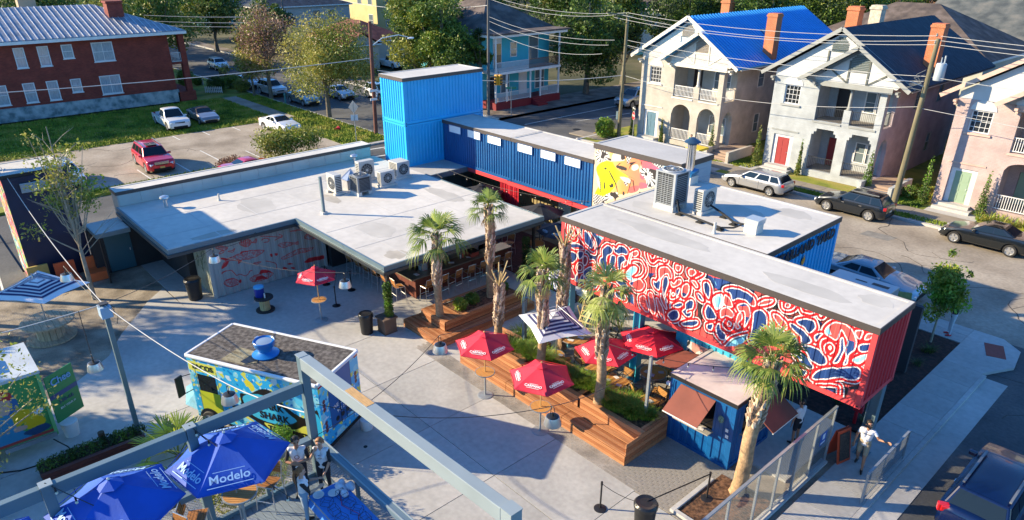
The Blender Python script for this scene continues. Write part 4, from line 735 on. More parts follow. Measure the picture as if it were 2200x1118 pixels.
def gable_house(x0,label,body,side,roofm,trim,infill,rail,railm,archk,doorm,chim,louv,depth=16.5,front_windows=True,ribs=False,Y=50.3):
    t=thing('gabled_house',label,'house',(x0,Y,0),group=None)
    PD=2.1;BX=8.1;ZE=6.9
    W=MB();fy=lambda a,z,c,d:W.box(a,0,z,c,.3,d)
    # front wall: left bay and arcade
    wall_holes(W,0,3.3,0,ZE,[(.6,2.15,.4,2.65),(.9,2.1,4.95,6.3)],fy)
    holes=[(3.45,5.35,.5,3.55),(6.05,7.75,.5,3.55),(3.45,7.65,4.1,6.6)]
    wall_holes(W,3.3,BX,0,ZE,holes,fy)
    for a,c in ((3.45,5.35),(6.05,7.75)):
        if archk == 'step':arch(None,a,c,2.75,3.55,0,.3,'step',fy)
        else:
            def q(xa,za,xb,zb,zt):W.slab([(xa,0,za),(xb,0,zb),(xb,0,zt),(xa,0,zt)],(0,1,0),.299)
            arch(q,a,c,2.65 if archk == 'round' else 3.0,3.55,0,.3,'round',None)
    W.box(5.45,.0,4.1,5.95,.34,5.1)
    part('front_wall',W,body,t)
    S=MB();fx=lambda a,z,c,d:S.box(BX-.3,a,z,BX,c,d)
    wall_holes(S,.3,depth,0,ZE,[(.5,1.95,.5,3.3),(.5,1.95,4.1,6.5),(5.4,6.3,1.0,2.6),(5.2,6.2,4.8,6.3),(9.5,10.4,1.0,2.5),(9.6,10.6,4.8,6.3)],fx)
    for i in range(10):
        a0=-1+.2*i;a1=a0+.2;c0,h=1.225,.725;za=2.4+.88*math.sqrt(max(0,1-a0*a0));zb=2.4+.88*math.sqrt(max(0,1-a1*a1));S.slab([(BX,c0+a0*h,za),(BX,c0+a1*h,zb),(BX,c0+a1*h,3.3),(BX,c0+a0*h,3.3)],(-1,0,0),.298)
    part('side_wall',S,side,t)
    S=MB();S.box(0,.3,0,.3,depth,ZE);S.box(.3,depth-.3,0,BX-.3,depth,ZE);part('rear_wall',S,side,t)
    # body wall behind the porch and its openings
    S=MB();fb=lambda a,z,c,d:S.box(a,PD,z,c,PD+.25,d);wall_holes(S,3.3,BX-.3,.5,ZE,[(3.9,4.8,.5,2.6),(5.9,7.5,1.1,2.6),(3.9,4.8,4.1,6.2),(5.9,7.5,4.7,6.2)],fb);S.box(3.0,.3,.5,3.3,PD,ZE);part('porch_wall',S,body,t)
    S=MB();S.box(.3,.3,.0,BX-.3,PD,.5);S.box(3.3,.3,3.9,BX-.3,PD,4.1);part('porch_floor',S,mat('porch_floor_grey',(.22,.2,.18),.8),t)
    if rail == 'iron':
        for a,c in ((3.45,5.35),(6.05,7.75)):railing(t,[(a,.15),(c,.15)],.5,.95,railm,'iron',.009)
        for a,c in ((3.45,5.45),(5.95,7.65)):railing(t,[(a,.15),(c,.15)],4.1,.95,railm,'iron',.009)
        railing(t,[(BX-.15,.5),(BX-.15,1.95)],4.1,.95,railm,'iron',.009)
    else:
        for a,c in ((3.45,5.35),(6.05,7.75)):railing(t,[(a,.12),(c,.12)],.5,.95,railm)
        for a,c in ((3.45,5.45),(5.95,7.65)):railing(t,[(a,.12),(c,.12)],4.1,.9,railm)
        railing(t,[(BX-.15,.5),(BX-.15,1.95)],4.1,.9,railm)
    b=MB();b.lathe([(.17,5.1),(.17,5.2),(.12,5.25),(.105,6.4),(.16,6.45),(.16,6.6)],(5.7,.17,0),16);part('porch_column',b,trim,t,True)
    # balcony ledge and lintels, sills
    b=MB();b.box(3.35,-.06,3.95,5.42,.0,4.07);b.box(5.98,-.06,3.95,7.82,0,4.07);b.box(.75,-.10,4.8,2.25,0,4.92);b.box(.35,-.05,2.95,2.5,0,3.03);b.box(3.3,-.07,6.62,BX,0,6.85);part('ledge',b,trim,t)
    # openings on the front
    window_unit(t,.9,2.1,4.95,6.3,.1,WHITE,GLASS,4,4)
    b=MB();k=14;b.slab([(1.5+.72*math.cos(PI*i/k),0,6.32+.62*math.sin(PI*i/k)) for i in range(k+1)],(0,-1,0),.03);part('arched_panel',b,infill,t)
    fr=MB();fr.box(.62,.1,.4,.9,.16,2.62);fr.box(1.85,.1,.4,2.13,.16,2.62);fr.box(.9,.1,2.45,1.85,.16,2.62);part('door_frame',fr,WHITE,t)
    d=MB();d.box(.9,.13,.4,1.85,.18,2.45);dd=part('door',d,doorm,t);d=MB()
    for i in range(2):
        for j in range(3):d.box(.98+i*.44,.115,.55+j*.62,1.32+i*.44,.13,1.02+j*.62)
    part('door_panel',d,doorm,dd);d=MB();d.sphere((1.76,.1,1.35),.035,8);part('handle',d,CHROME,dd,True)
    d=MB();d.box(3.92,PD+.05,.52,4.78,PD+.1,2.58);part('door',d,doorm,t);d=MB();d.box(3.92,PD+.05,4.12,4.78,PD+.1,6.18);part('door',d,mat('dark_screen_door',(.03,.02,.02),.4),t)
    for z0,z1 in ((1.1,2.6),(4.7,6.2)):
        window_unit(t,5.9,6.68,z0,z1,PD,WHITE,GLASSB,1,2);window_unit(t,6.72,7.5,z0,z1,PD,WHITE,GLASSB,1,2)
    for ya,yb,z0,z1 in ((5.4,6.3,1.0,2.6),(5.2,6.2,4.8,6.3),(9.5,10.4,1.0,2.5),(9.6,10.6,4.8,6.3)):window_unit(t,ya,yb,z0,z1,BX,trim,GLASSB,1,2,1,'x')
    # gables
    sl=(10.3-6.95)/5.25;b=MB();P=[(.0,.02,ZE),(BX,.02,ZE),(BX,.02,7.7),(4.35,.02,10.08),(.0,.02,7.3)];b.slab(P,(0,1,0),.25);P=[(3.2,-.35,ZE),(8.7,-.35,ZE),(8.9,-.35,7.15),(6.05,-.35,9.05),(3.1,-.35,7.1)];b.slab(P,(0,1,0),.2);part('gable_wall',b,infill,t)
    b=MB();b.box(3.2,-.42,6.6,8.5,-.30,6.95);part('beam',b,trim,t);b=MB();b.box(5.35,-.39,6.96,5.47,-.35,8.45);b.box(6.65,-.39,6.96,6.77,-.35,8.5);b.beam((4.2,-.37,7.75),(5.35,-.37,7.0),.04,.11);b.beam((7.9,-.37,7.7),(6.8,-.37,7.0),.04,.11);b.box(5.47,-.39,7.72,6.65,-.35,7.82);b.box(3.6,-.04,7.4,3.72,.02,8.9);part('timber',b,mat('dark_gable_timber',(.10,.11,.10),.7) if rail == 'iron' else trim,t)
    b=MB()
    for i in range(9):zz=7.9+i*.11;hw=min(.6,(9.1-zz)*1.1);b.obox((6.06,-.37,zz),(2*hw,.02,.1),0,0,R(25))
    for i in range(9):zz=8.9+i*.11;hw=min(.55,(10.0-zz)*1.0);b.obox((4.35,-.01,zz),(2*hw,.02,.1),0,0,R(25))
    part('louvre',b,louv,t)
    # roof
    ye=depth+1.2;RT=.14
    def plane(b,xa,za,xb,zb,y0,y1,th=RT,m=0):b.slab([(xa,y0,za),(xb,y0,zb),(xb,y1,zb),(xa,y1,za)],(-(zb-za),0,(xb-xa)) if xb>xa else ((zb-za),0,-(xb-xa)),th,m)
    b=MB();plane(b,-.95,6.95,4.42,10.33,-.3,ye);plane(b,4.42,10.33,9.72,6.92,-.3,ye);plane(b,2.3,6.90,6.05,9.33,-1.0,-.3);plane(b,2.3,6.90,6.05,9.33,-.3,2.6,RT-.01);plane(b,6.05,9.33,9.72,6.92,-1.0,-.302);part('roof',b,roofm,t)
    if ribs:
        b=MB();n=Vector((.54,0,.84)).normalized()
        k=-.9
        while k<ye:
            if k>-.2:
                a=Vector((4.45,k,10.33))+n*(RT+.02);c=Vector((9.7,k,6.95))+n*(RT+.02);b.beam(a,c,.05,.05)
                a2=Vector((-.9,k,7.0))+Vector((-.54,0,.84))*(RT+.02);b.beam(a2,Vector((4.4,k,10.33))+Vector((-.54,0,.84))*(RT+.02),.05,.05)
            else:b.beam(Vector((6.1,k,9.3))+n*(RT+.02),Vector((9.7,k,6.95))+n*(RT+.02),.05,.05)
            k += .42
        part('standing_seam',b,roofm,t)
        b=MB();b.box(6.6,7.6,9.05,7.6,8.4,9.2);b2=MB();b2.slab([(6.6,7.0,9.16),(7.6,7.0,8.5),(7.6,7.8,8.5),(6.6,7.8,9.16)],(.54,0,.84),.06);part('skylight',b2,GLASSB,t)
    b=MB()
    for xa,za,xb,zb,y in ((-1.0,6.93,4.42,10.36,-.36),(4.42,10.36,9.75,6.92,-.36),(2.25,6.88,6.05,9.36,-1.06),(6.05,9.36,9.77,6.9,-1.06)):b.beam((xa,y,za+.04),(xb,y,zb+.04),.06,.26)
    b.box(9.66,-.3,6.84,9.72,ye,6.98);part('barge_board',b,trim,t)
    b=MB()
    for x,z in ((-.1,6.75),(3.3,6.75),(8.9,6.75)):b.obox((x,-.55 if x>1 else -.15,z),(.18,.5,.14));b.obox((x,-.35 if x>1 else -.05,z-.2),(.14,.3,.12))
    part('bracket',b,trim,t)
    cx,cy=chim;b=MB();b.box(cx-.42,cy-.42,7.0,cx+.42,cy+.42,10.7);b.box(cx-.47,cy-.47,10.45,cx+.47,cy+.47,10.6);part('chimney',b,CHIM,t)
    # steps with cheek walls at the right
    b=MB();b.box(7.7,-1.0,0,10.1,-.75,.95) if False else None
    b.box(10.0,-1.5,0,10.25,2.0,.85);b.box(7.9,-1.3,0,8.15,0,.8);part('cheek_wall',b,body,t)
    b=MB()
    for i in range(4):b.box(8.2,-1.4+.35*i,0,9.98,-1.4+.35*(i+1),.13*(i+1))
    b.box(8.12,0,0,9.98,2.9,.5);part('steps',b,mat('warm_step_stone',(.33,.24,.18),.8),t)
    b=MB();b.box(.3,-.9,0,2.5,0,.2);b.box(.45,-.5,.2,2.3,0,.38);part('stoop',b,CONC,t)
    return t
def pbrick(name,c,k=.93):return brickmat(name,c,tuple(v*k for v in c),tuple(v*.86 for v in c),1,.8,.6)
CREAM=pbrick('cream_painted_brick',(.50,.46,.40));CREAMS=pbrick('cream_stucco_side',(.50,.43,.36))
PGREY=pbrick('pale_grey_painted_brick',(.42,.45,.47));PPINKS=pbrick('dusty_pink_side_brick',(.42,.35,.38));PINK=pbrick('pink_painted_brick',(.50,.38,.36));PINKS=pbrick('pink_side_brick',(.52,.34,.32))
BLUER=mat('blue_standing_seam_roof',(.045,.36,.76),.35,.2,nz=(.5,.06));SHIN=mix3('dark_blue_shingle_roof',((.012,.022,.035),(.022,.038,.055),(.04,.06,.08)),1.6,.85,.5,stretch=(1,6,1))
IVORY=mat('ivory_trim',(.64,.60,.53),.6,nz=(2,.12));GTRIM=mat('grey_trim',(.27,.28,.27),.6,nz=(2,.1));PTRIM=mat('tan_pink_trim',(.55,.38,.31),.6,nz=(2,.1))
gable_house(-38.8,'cream brick two storey house with bright blue metal roof and round arches',CREAM,CREAMS,BLUER,IVORY,mat('ivory_gable',(.54,.51,.46),.7,nz=(1,.1)),'wood',WHITE,'round',mat('blue_door',(.09,.18,.25),.5),(9.1,4.6),mat('grey_brown_louvre',(.25,.22,.19),.7),17.0,ribs=True)
gable_house(-26.45,'pale grey brick two storey house with dark shingle roof and stepped arches',PGREY,PPINKS,SHIN,GTRIM,mat('white_gable',(.52,.52,.51),.7,nz=(1,.06)),'iron',mat('wrought_iron',(.04,.045,.05),.5),'step',mat('brick_red_door',(.30,.035,.035),.5),(8.6,5.1),mat('slate_louvre',(.12,.15,.15),.7),14.6)
gable_house(-14.15,'pink brick two storey house with pale green door at the right edge',PINK,PINKS,mix3('brown_shingle_roof',((.04,.03,.03),(.07,.05,.045),(.1,.08,.07)),1.6,.85,.5),PTRIM,MATS['white_gable'],'wood',WHITE,'seg',mat('pale_green_door',(.26,.36,.25),.5),(8.8,4.9),mat('brown_louvre',(.18,.13,.1),.7),15)
# --- brick apartment building on the far left
BRK=brickmat('dark_red_brick',(.30,.05,.028),(.22,.03,.02),(.18,.06,.045),1,.85)
bh=thing('brick_apartment_house','long dark red brick apartment house with ribbed grey metal roof','house',(-88,10,0));O=tuple(bh.location)
ups=[(11.64,12.55),(13.6,14.56),(5.8,6.8),(8.2,9.1),(18.32,20.27)];lows=[(9.3,10.3),(11.6,12.62),(13.6,14.6),(18.35,20.3),(6.0,7.0)];smu=[(15.66,16.63)];sml=[(15.7,16.65)]
H=[(a,c,4.85,6.7) for a,c in ups]+[(a,c,1.6,3.45) for a,c in lows]+[(a,c,5.39,6.7) for a,c in smu]+[(a,c,2.12,3.43) for a,c in sml]
b=MB(O);wall_holes(b,-12,25.7,1.25,7.2,H,lambda a,z,c,d:b.box(-83.3,a,z,-83.0,c,d));b.box(-97,25.4,0,-83.3,25.7,7.2);b.box(-97,-12,0,-96.7,25.4,7.2);part('wall',b,BRK,bh)
b=MB(O);b.box(-83.4,-12,0,-82.9,25.85,1.3);part('foundation',b,mix3('blotched_grey_block',((.12,.17,.18),(.28,.34,.35),(.42,.46,.46)),1.5,.9,.3),bh)
curt=mat('curtained_glass',(.33,.38,.42),.12,coat=.5,nz=(4,.3,(1,6,.4)))
for a,c,z0,z1 in H:
    w=window_unit(bh,a,c,z0,z1,-83.0,WHITE,curt,2 if c-a>1.5 else 1,2,1,'x',fw=.09,bw=.05)
    s=MB(O);s.box(-83.0,a-.06,z0-.08,-82.93,c+.06,z0);part('sill',s,WHITE,w)
for o in list(bh.children):# window units were laid out in world coordinates; bring them into the house's space
    if o.name.startswith('window'):
        o.location=(-O[0],-O[1],-O[2])
        for c in o.children:
            c.location=(0,0,0) if c.name.startswith('pane') else (O[0],O[1],O[2])
MR=mat('weathered_metal_roof',(.25,.27,.31),.5,.3,nz=(1.2,.25),nz2=(7,.1))
b=MB(O);xe,ze,xr,zr=-82.2,7.3,-90,9.75
b.slab([(xe,-12,ze),(xe,27.4,ze),(xr,20.8,zr),(xr,-12,zr)],(.3,0,1),.1);b.slab([(xe,27.42,ze),(-97.8,27.42,ze),(xr,20.82,zr)],(0,.3,1),.1);b.slab([(-97.8,27.4,ze),(-97.8,-12,ze),(xr,-12,zr),(xr,20.8,zr)],(-.3,0,1),.1);part('roof',b,MR,bh)
b=MB(O);nn=Vector((.3,0,1)).normalized();y=-8.
while y<27:
    k=1 if y<20.8 else (27.4-y)/6.6;xa=xe+(xr-xe)*k;za=ze+(zr-ze)*k;b.beam(Vector((xe,y,ze))+nn*.12,Vector((xa,y,za))+nn*.12,.06,.07);y += .56
x=-83.
while x>-97:
    k=(xe-x)/(xe-xr) if x>xr else (x+97.8)/(xr+97.8);yy=27.4-6.6*min(1,max(0.02,k));zz=ze+(zr-ze)*min(1,max(.02,k));b.beam((x,27.42,ze+.12),(x,yy,zz+.12),.06,.07);x -= .56
part('standing_seam',b,mat('pale_roof_rib',(.5,.53,.58),.4,.4),bh)
b=MB(O);b.box(-82.25,-12,7.05,-82.1,27.5,7.32);b.box(-97.8,27.38,7.05,-82.25,27.5,7.32);b.box(-83,-12,7.05,-82.25,27.38,7.1);part('cornice',b,TRIM,bh)
b=MB(O);b.box(-87.7,21.4,8.0,-86.3,22.9,10.1);b.box(-87.8,21.3,10.1,-86.2,23.0,10.3);part('chimney',b,BRK,bh)
b=MB(O);b.box(-93.5,14.6,9.2,-92.3,16.2,10.5);b.box(-93.6,14.5,10.5,-92.2,16.3,10.65);part('chimney',b,mat('tan_chimney',(.42,.3,.2),.8),bh)
b=MB(O);b.box(-83.6,26.8,0,-83.0,27.4,7.1);b.box(-95,25.7,3.9,-83.1,27.3,4.1);b.box(-95,25.7,0,-82.9,27.6,1.0);part('porch',b,BRK,bh)
for z in (4.1,):railing(bh,[(-83.1-O[0],25.8-O[1]),(-83.1-O[0],26.75-O[1])],z,1.0,WHITE);railing(bh,[(-83.1-O[0],27.2-O[1]),(-94-O[0],27.2-O[1])],z,1.0,WHITE)
# --- white picket fences
def picket(name,label,pts,h=.75):
    t=thing(name,label,'fence',(pts[0][0],pts[0][1],0));O=t.location
    for i,(a,c) in enumerate(zip(pts[:-1],pts[1:])):
        a=Vector((*a,0));c=Vector((*c,0));L=(c-a).length;d=(c-a)/L;n=max(2,int(L/.2));b=MB(tuple(O));b.beam(a+Vector((0,0,.2)),c+Vector((0,0,.2)),.03,.07);b.beam(a+Vector((0,0,h-.2)),c+Vector((0,0,h-.2)),.03,.07);part('rail',b,WHITE,t)
        for k in range(n+1):
            p=a+d*(L*k/n)-O;b=MB();nx=Vector((-d.y,d.x,0));q=d*.05;b.slab([p-q+nx*.03,p+q+nx*.03,p+q+nx*.03+Vector((0,0,h-.06)),p+nx*.03+Vector((0,0,h)),p-q+nx*.03+Vector((0,0,h-.06))],nx,.02);part('picket',b,WHITE,t)
picket('picket_fence','short white picket fence with a round bush behind it near the brick house',[(-86.2,29.8),(-84.9,31.2)])
picket('picket_fence','white picket fence set back beside the porch of the brick house',[(-95,32.0),(-91.8,31.6)],.8)
# --- timber-clad houses further back
def simple_house(label,x0,x1,y0,y1,ze,zr,wallm,roofm,axis,wins=(),doors=(),trim=TRIM,over=.5,base=0,name='house',hip=False,porch=None):
    t=thing(name,label,'house',((x0+x1)/2,(y0+y1)/2,base));O=tuple(t.location)
    b=MB(O);b.box(x0,y0,base,x1,y1,ze);part('wall',b,wallm,t)
    xm,ym=(x0+x1)/2,(y0+y1)/2;b=MB(O);xa,xb,ya,yb=x0-over,x1+over,y0-over,y1+over
    if hip:
        d=min(x1-x0,y1-y0)/2+over
        if axis == 'y':r0,r1=(xm,ya+d,zr),(xm,yb-d,zr)
        else:r0,r1=(xa+d,ym,zr),(xb-d,ym,zr)
        c=[(xa,ya,ze),(xb,ya,ze),(xb,yb,ze),(xa,yb,ze)]
        F=[(0,1,4),(1,2,5,4),(2,3,5),(3,0,4,5)] if axis == 'y' else [(0,1,5,4),(1,2,5),(2,3,4,5),(3,0,4)]
        b.faces(c+[r0,r1],F+[(3,2,1,0)])
    elif axis == 'y':
        b.faces([(xa,ya,ze),(xb,ya,ze),(xm,ya,zr),(xa,yb,ze),(xb,yb,ze),(xm,yb,zr)],[(1,4,5,2),(0,2,5,3),(0,3,4,1)])
        g=MB(O);g.slab([(x0,y0-.001,ze),(x1,y0-.001,ze),(xm,y0-.001,zr-.15)],(0,1,0),.1);part('gable',g,wallm,t)
    else:
        b.faces([(xa,ya,ze),(xa,yb,ze),(xa,ym,zr),(xb,ya,ze),(xb,yb,ze),(xb,ym,zr)],[(0,3,5,2),(1,2,5,4),(0,1,4,3)])
        g=MB(O);g.slab([(x1-.1,y0,ze),(x1-.1,y1,ze),(x1-.1,ym,zr-.15)],(1,0,0),.1);part('gable',g,wallm,t)
    part('roof',b,roofm,t);b=MB(O);b.box(xa,ya-.02,ze-.2,xb,ya+.06,ze-.01);b.box(xb-.06,ya+.06,ze-.2,xb+.02,yb,ze-.01);part('fascia',b,trim,t)
    for ax,a,c,z0,z1 in wins:
        f=MB(O);g=MB(O)
        if ax == 'S':f.box(a-.08,y0-.05,z0-.08,c+.08,y0,z1+.08);g.box(a,y0-.065,z0,c,y0-.051,z1);r=MB(O);r.box(a,y0-.075,(z0+z1)/2-.03,c,y0-.066,(z0+z1)/2+.03)
        else:f.box(x1,a-.08,z0-.08,x1+.05,c+.08,z1+.08);g.box(x1+.051,a,z0,x1+.065,c,z1);r=MB(O);r.box(x1+.066,a,(z0+z1)/2-.03,x1+.075,c,(z0+z1)/2+.03)
        w_=part('window',f,trim,t);part('pane',g,GLASSB,w_);part('bar',r,trim,w_)
    return t
def clap(name,c):return mat(name,c,.75,nz=(.6,.1),bump=(3,.6,(.01,.01,6)))
TAN2=clap('tan_clapboard',(.44,.41,.37));TEALW=clap('teal_clapboard',(.04,.38,.48));YEL=clap('yellow_clapboard',(.50,.41,.19));PALEG=clap('pale_green_grey_clapboard',(.42,.44,.40));BLUEH=clap('blue_clapboard',(.06,.25,.36))
BRNS=mix3('brown_shingles',((.05,.04,.04),(.09,.07,.06),(.14,.11,.1)),.9,.9,.4);REDS=mix3('red_brown_shingles',((.10,.025,.02),(.16,.045,.035),(.2,.07,.05)),1.2,.9,.4);BLUS=mix3('blue_black_shingles',((.015,.025,.04),(.03,.045,.06),(.05,.07,.09)),1.2,.9,.4)
simple_house('single storey cream house with a red brown shingle roof behind the street trees',-104.5,-91.5,52.5,62,3.5,5.9,mat('cream_plaster',(.55,.47,.38),.8,nz=(1,.1)),REDS,'x',[('E',55.6,56.9,1.1,2.9)],name='cottage',hip=True)
pg=simple_house('cream gabled porch in front of the red roofed cottage',-91.6,-88.9,50.3,55.4,3.45,5.0,MATS['cream_plaster'],REDS,'x',[],name='porch',over=.35)
simple_house('long grey clapboard house with dark blue roof behind the street trees',-138,-126,55,72.8,6.2,9.0,TAN2,BLUS,'y',[('E',58.5,59.9,3.2,5.3),('E',65.2,66.6,3.2,5.3),('E',68.2,69.6,3.2,5.3)],hip=True)
simple_house('yellow clapboard two storey house with white porches behind the red cottage',-150,-128,80,92,9.5,12.5,YEL,BRNS,'y',[('E',82,83.2,1.5,3.6),('E',86,87.2,1.5,3.6),('E',82,83.2,5.5,7.6),('E',86,87.2,5.5,7.6),('E',89.5,90.7,1.5,3.6),('S',-131,-129.6,5.5,7.6),('S',-131,-129.6,1.5,3.6),('S',-135,-133.6,5.5,7.6)],hip=True)
simple_house('teal clapboard house at the top left beyond the grey house',-175,-160,60,76,8.8,12,BLUEH,BLUS,'y',[('E',63,64.4,5.2,7.3),('E',66.5,68,5.2,7.3),('E',71,72.4,1.5,3.6)],hip=True)
simple_house('pale house with orange brick trim far behind the trees',-84,-70,96,108,7,10,PALEG,BRNS,'y',[('E',99,100.2,3.8,5.6)],hip=True)
# teal two storey corner house with porches
th=simple_house('turquoise two storey corner house with white porches and brown hip roof',-70,-58.2,48.6,58.4,7.5,10.6,TEALW,BRNS,'x',[('E',52.6,53.4,4.9,6.3),('E',55.3,56.6,4.4,6.9),('E',51.2,52.3,1.2,3.2),('E',56.3,57.6,1.2,3.2)],hip=True,over=.6)
O=tuple(th.location)
b=MB(O);b.box(-58.2,48.5,0,-55.9,58.0,.75);part('porch_base',b,mat('maroon_painted_base',(.18,.01,.02),.6),th)
b=MB(O);b.box(-58.2,48.5,3.55,-55.9,58.0,3.8);b.box(-58.2,48.0,7.2,-55.6,58.6,7.45);part('porch_floor',b,TRIM,th)
b=MB(O);b.box(-58.2,47.9,7.45,-55.4,58.8,7.62);part('porch_roof',b,BRNS,th)
for y in (48.6,50.1,53.5,55.0,57.8):
    b=MB(O);b.box(-56.1,y-.07,.75,-55.95,y+.07,3.55);part('porch_post',b,TRIM,th)
for y in (48.6,57.8):b=MB(O);b.box(-56.1,y-.07,3.8,-55.95,y+.07,7.2);part('porch_post',b,TRIM,th)
for a,c,z in ((48.7,50.0,.75),(50.2,53.4,.75),(55.1,57.7,.75),(48.7,53.2,3.8),(53.3,57.7,3.8)):railing(th,[(-56.0-O[0],a-O[1]),(-56.0-O[0],c-O[1])],z,.95,WHITE if (a,z) != (53.3,3.8) else mat('brown_rail',(.2,.09,.045),.7))
for y0,y1,z0,z1,m in ((50.2,51.2,3.85,6.3,GLASS),(53.9,54.9,.8,3.0,WHITE),(49.3,50.2,.8,3.0,GLASS)):
    b=MB(O);b.box(-58.2,y0-.1,z0,-58.16,y1+.1,z1+.9 if z0>3 else z1+.1);f=part('door_frame',b,WHITE,th);b=MB(O);b.box(-58.16,y0,z0,-58.13,y1,z1);part('door',b,m,f)
b=MB(O)
for i in range(4):b.box(-55.9+.28*i,53.6,0,-55.62+.28*i,55.0,.65-.16*i)
part('steps',b,MATS['maroon_painted_base'],th)
# roofs behind the gabled terrace
simple_house('big house with weathered brown shingle roof behind the blue roof',-37,-19,72,86,6.6,10.6,PALEG,BRNS,'x',[],hip=True)
simple_house('large slate grey roofed building at the top right corner',-31,24,88.5,112,6.6,13,PALEG,mix3('slate_grey_shingles',((.05,.06,.065),(.09,.1,.1),(.14,.14,.13)),.8,.9,.4),'x',[],hip=False)
sh=simple_house('pale blue clapboard rear house between the grey and pink houses',-16.5,-9,68,78,6.2,7.6,clap('sky_blue_clapboard',(.2,.38,.45)),SHIN,'y',[('S',-14.5,-13.2,2.5,5),('S',-12,-11,2.5,5)])
for x,y,z0,z1,w,m,l in ((-44.0,71.0,4,10.5,.5,CHIM,'orange brick chimney behind the blue metal roof'),(-30.4,71,7,10.5,.55,CHIM,'orange brick chimney on the brown shingle roof'),(-28.4,71,8,10.7,.5,mat('cream_chimney',(.5,.43,.33),.8,nz=(4,.3)),'crumbling cream chimney on the brown shingle roof')):
    b=MB((x,y,z0));b.box(x-w,y-w,z0,x+w,y+w,z1);b.box(x-w-.08,y-w-.08,z1-.35,x+w+.08,y+w+.08,z1-.15);o=part('chimney',b,m,loc=(x,y,z0));tag(o,l,'chimney')
# ================================================================ vehicles
def paint(name,c,metal=.35):return mat('car_paint_'+name,c,.28,metal,coat=1)
TYRE=mat('tyre',(.018,.018,.019),.8);LAMPW=mat('headlight_glass',(.75,.78,.8),.08,.2,coat=1);LAMPR=mat('tail_light_red',(.5,.008,.012),.15,coat=1);PLATE=mat('number_plate',(.6,.58,.5),.4);TINT=mat('car_window',(.010,.017,.024),.06,spec=.5);UND=mat('underbody',(.01,.01,.01),.9)
def interp(P,x):
    for (a,b),(c,d) in zip(P[:-1],P[1:]):
        if a <= x <= c:t=(x-a)/(c-a) if c>a else 0;t=t*t*(3-2*t)*.5+t*.5;return b+(d-b)*t
    return P[0][1] if x<P[0][0] else P[-1][1]
def wheel_me(r,w):
    def rot(b):
        b.v=[(x,z,y) for x,y,z in b.v];return b
    b=MB();b.lathe([(r*.62,-w/2),(r*.93,-w/2),(r,-w*.32),(r,w*.32),(r*.93,w/2),(r*.66,w/2),(r*.62,w*.15)],(0,0,0),26);tm=rot(b).mesh('tyre',TYRE,True)
    b=MB();b.lathe([(r*.67,w*.3),(r*.67,w*.52),(r*.62,w*.5),(r*.60,w*.22)],(0,0,0),26,0);b.lathe([(r*.6,w*.225),(r*.6,w*.235)],(0,0,0),20,1)
    for k in range(5):
        a=2*PI*k/5
        for da in (-.13,.13):b.beam((0,0,w*.42),(r*.62*math.cos(a+da),r*.62*math.sin(a+da),w*.44),.055,.03,0,up=(0,0,1))
    b.lathe([(r*.16,w*.25),(r*.16,w*.48),(.01,w*.5)],(0,0,0),12,0);rm=rot(b).mesh('rim',[ALU,UND],True);return tm,rm
WH={}
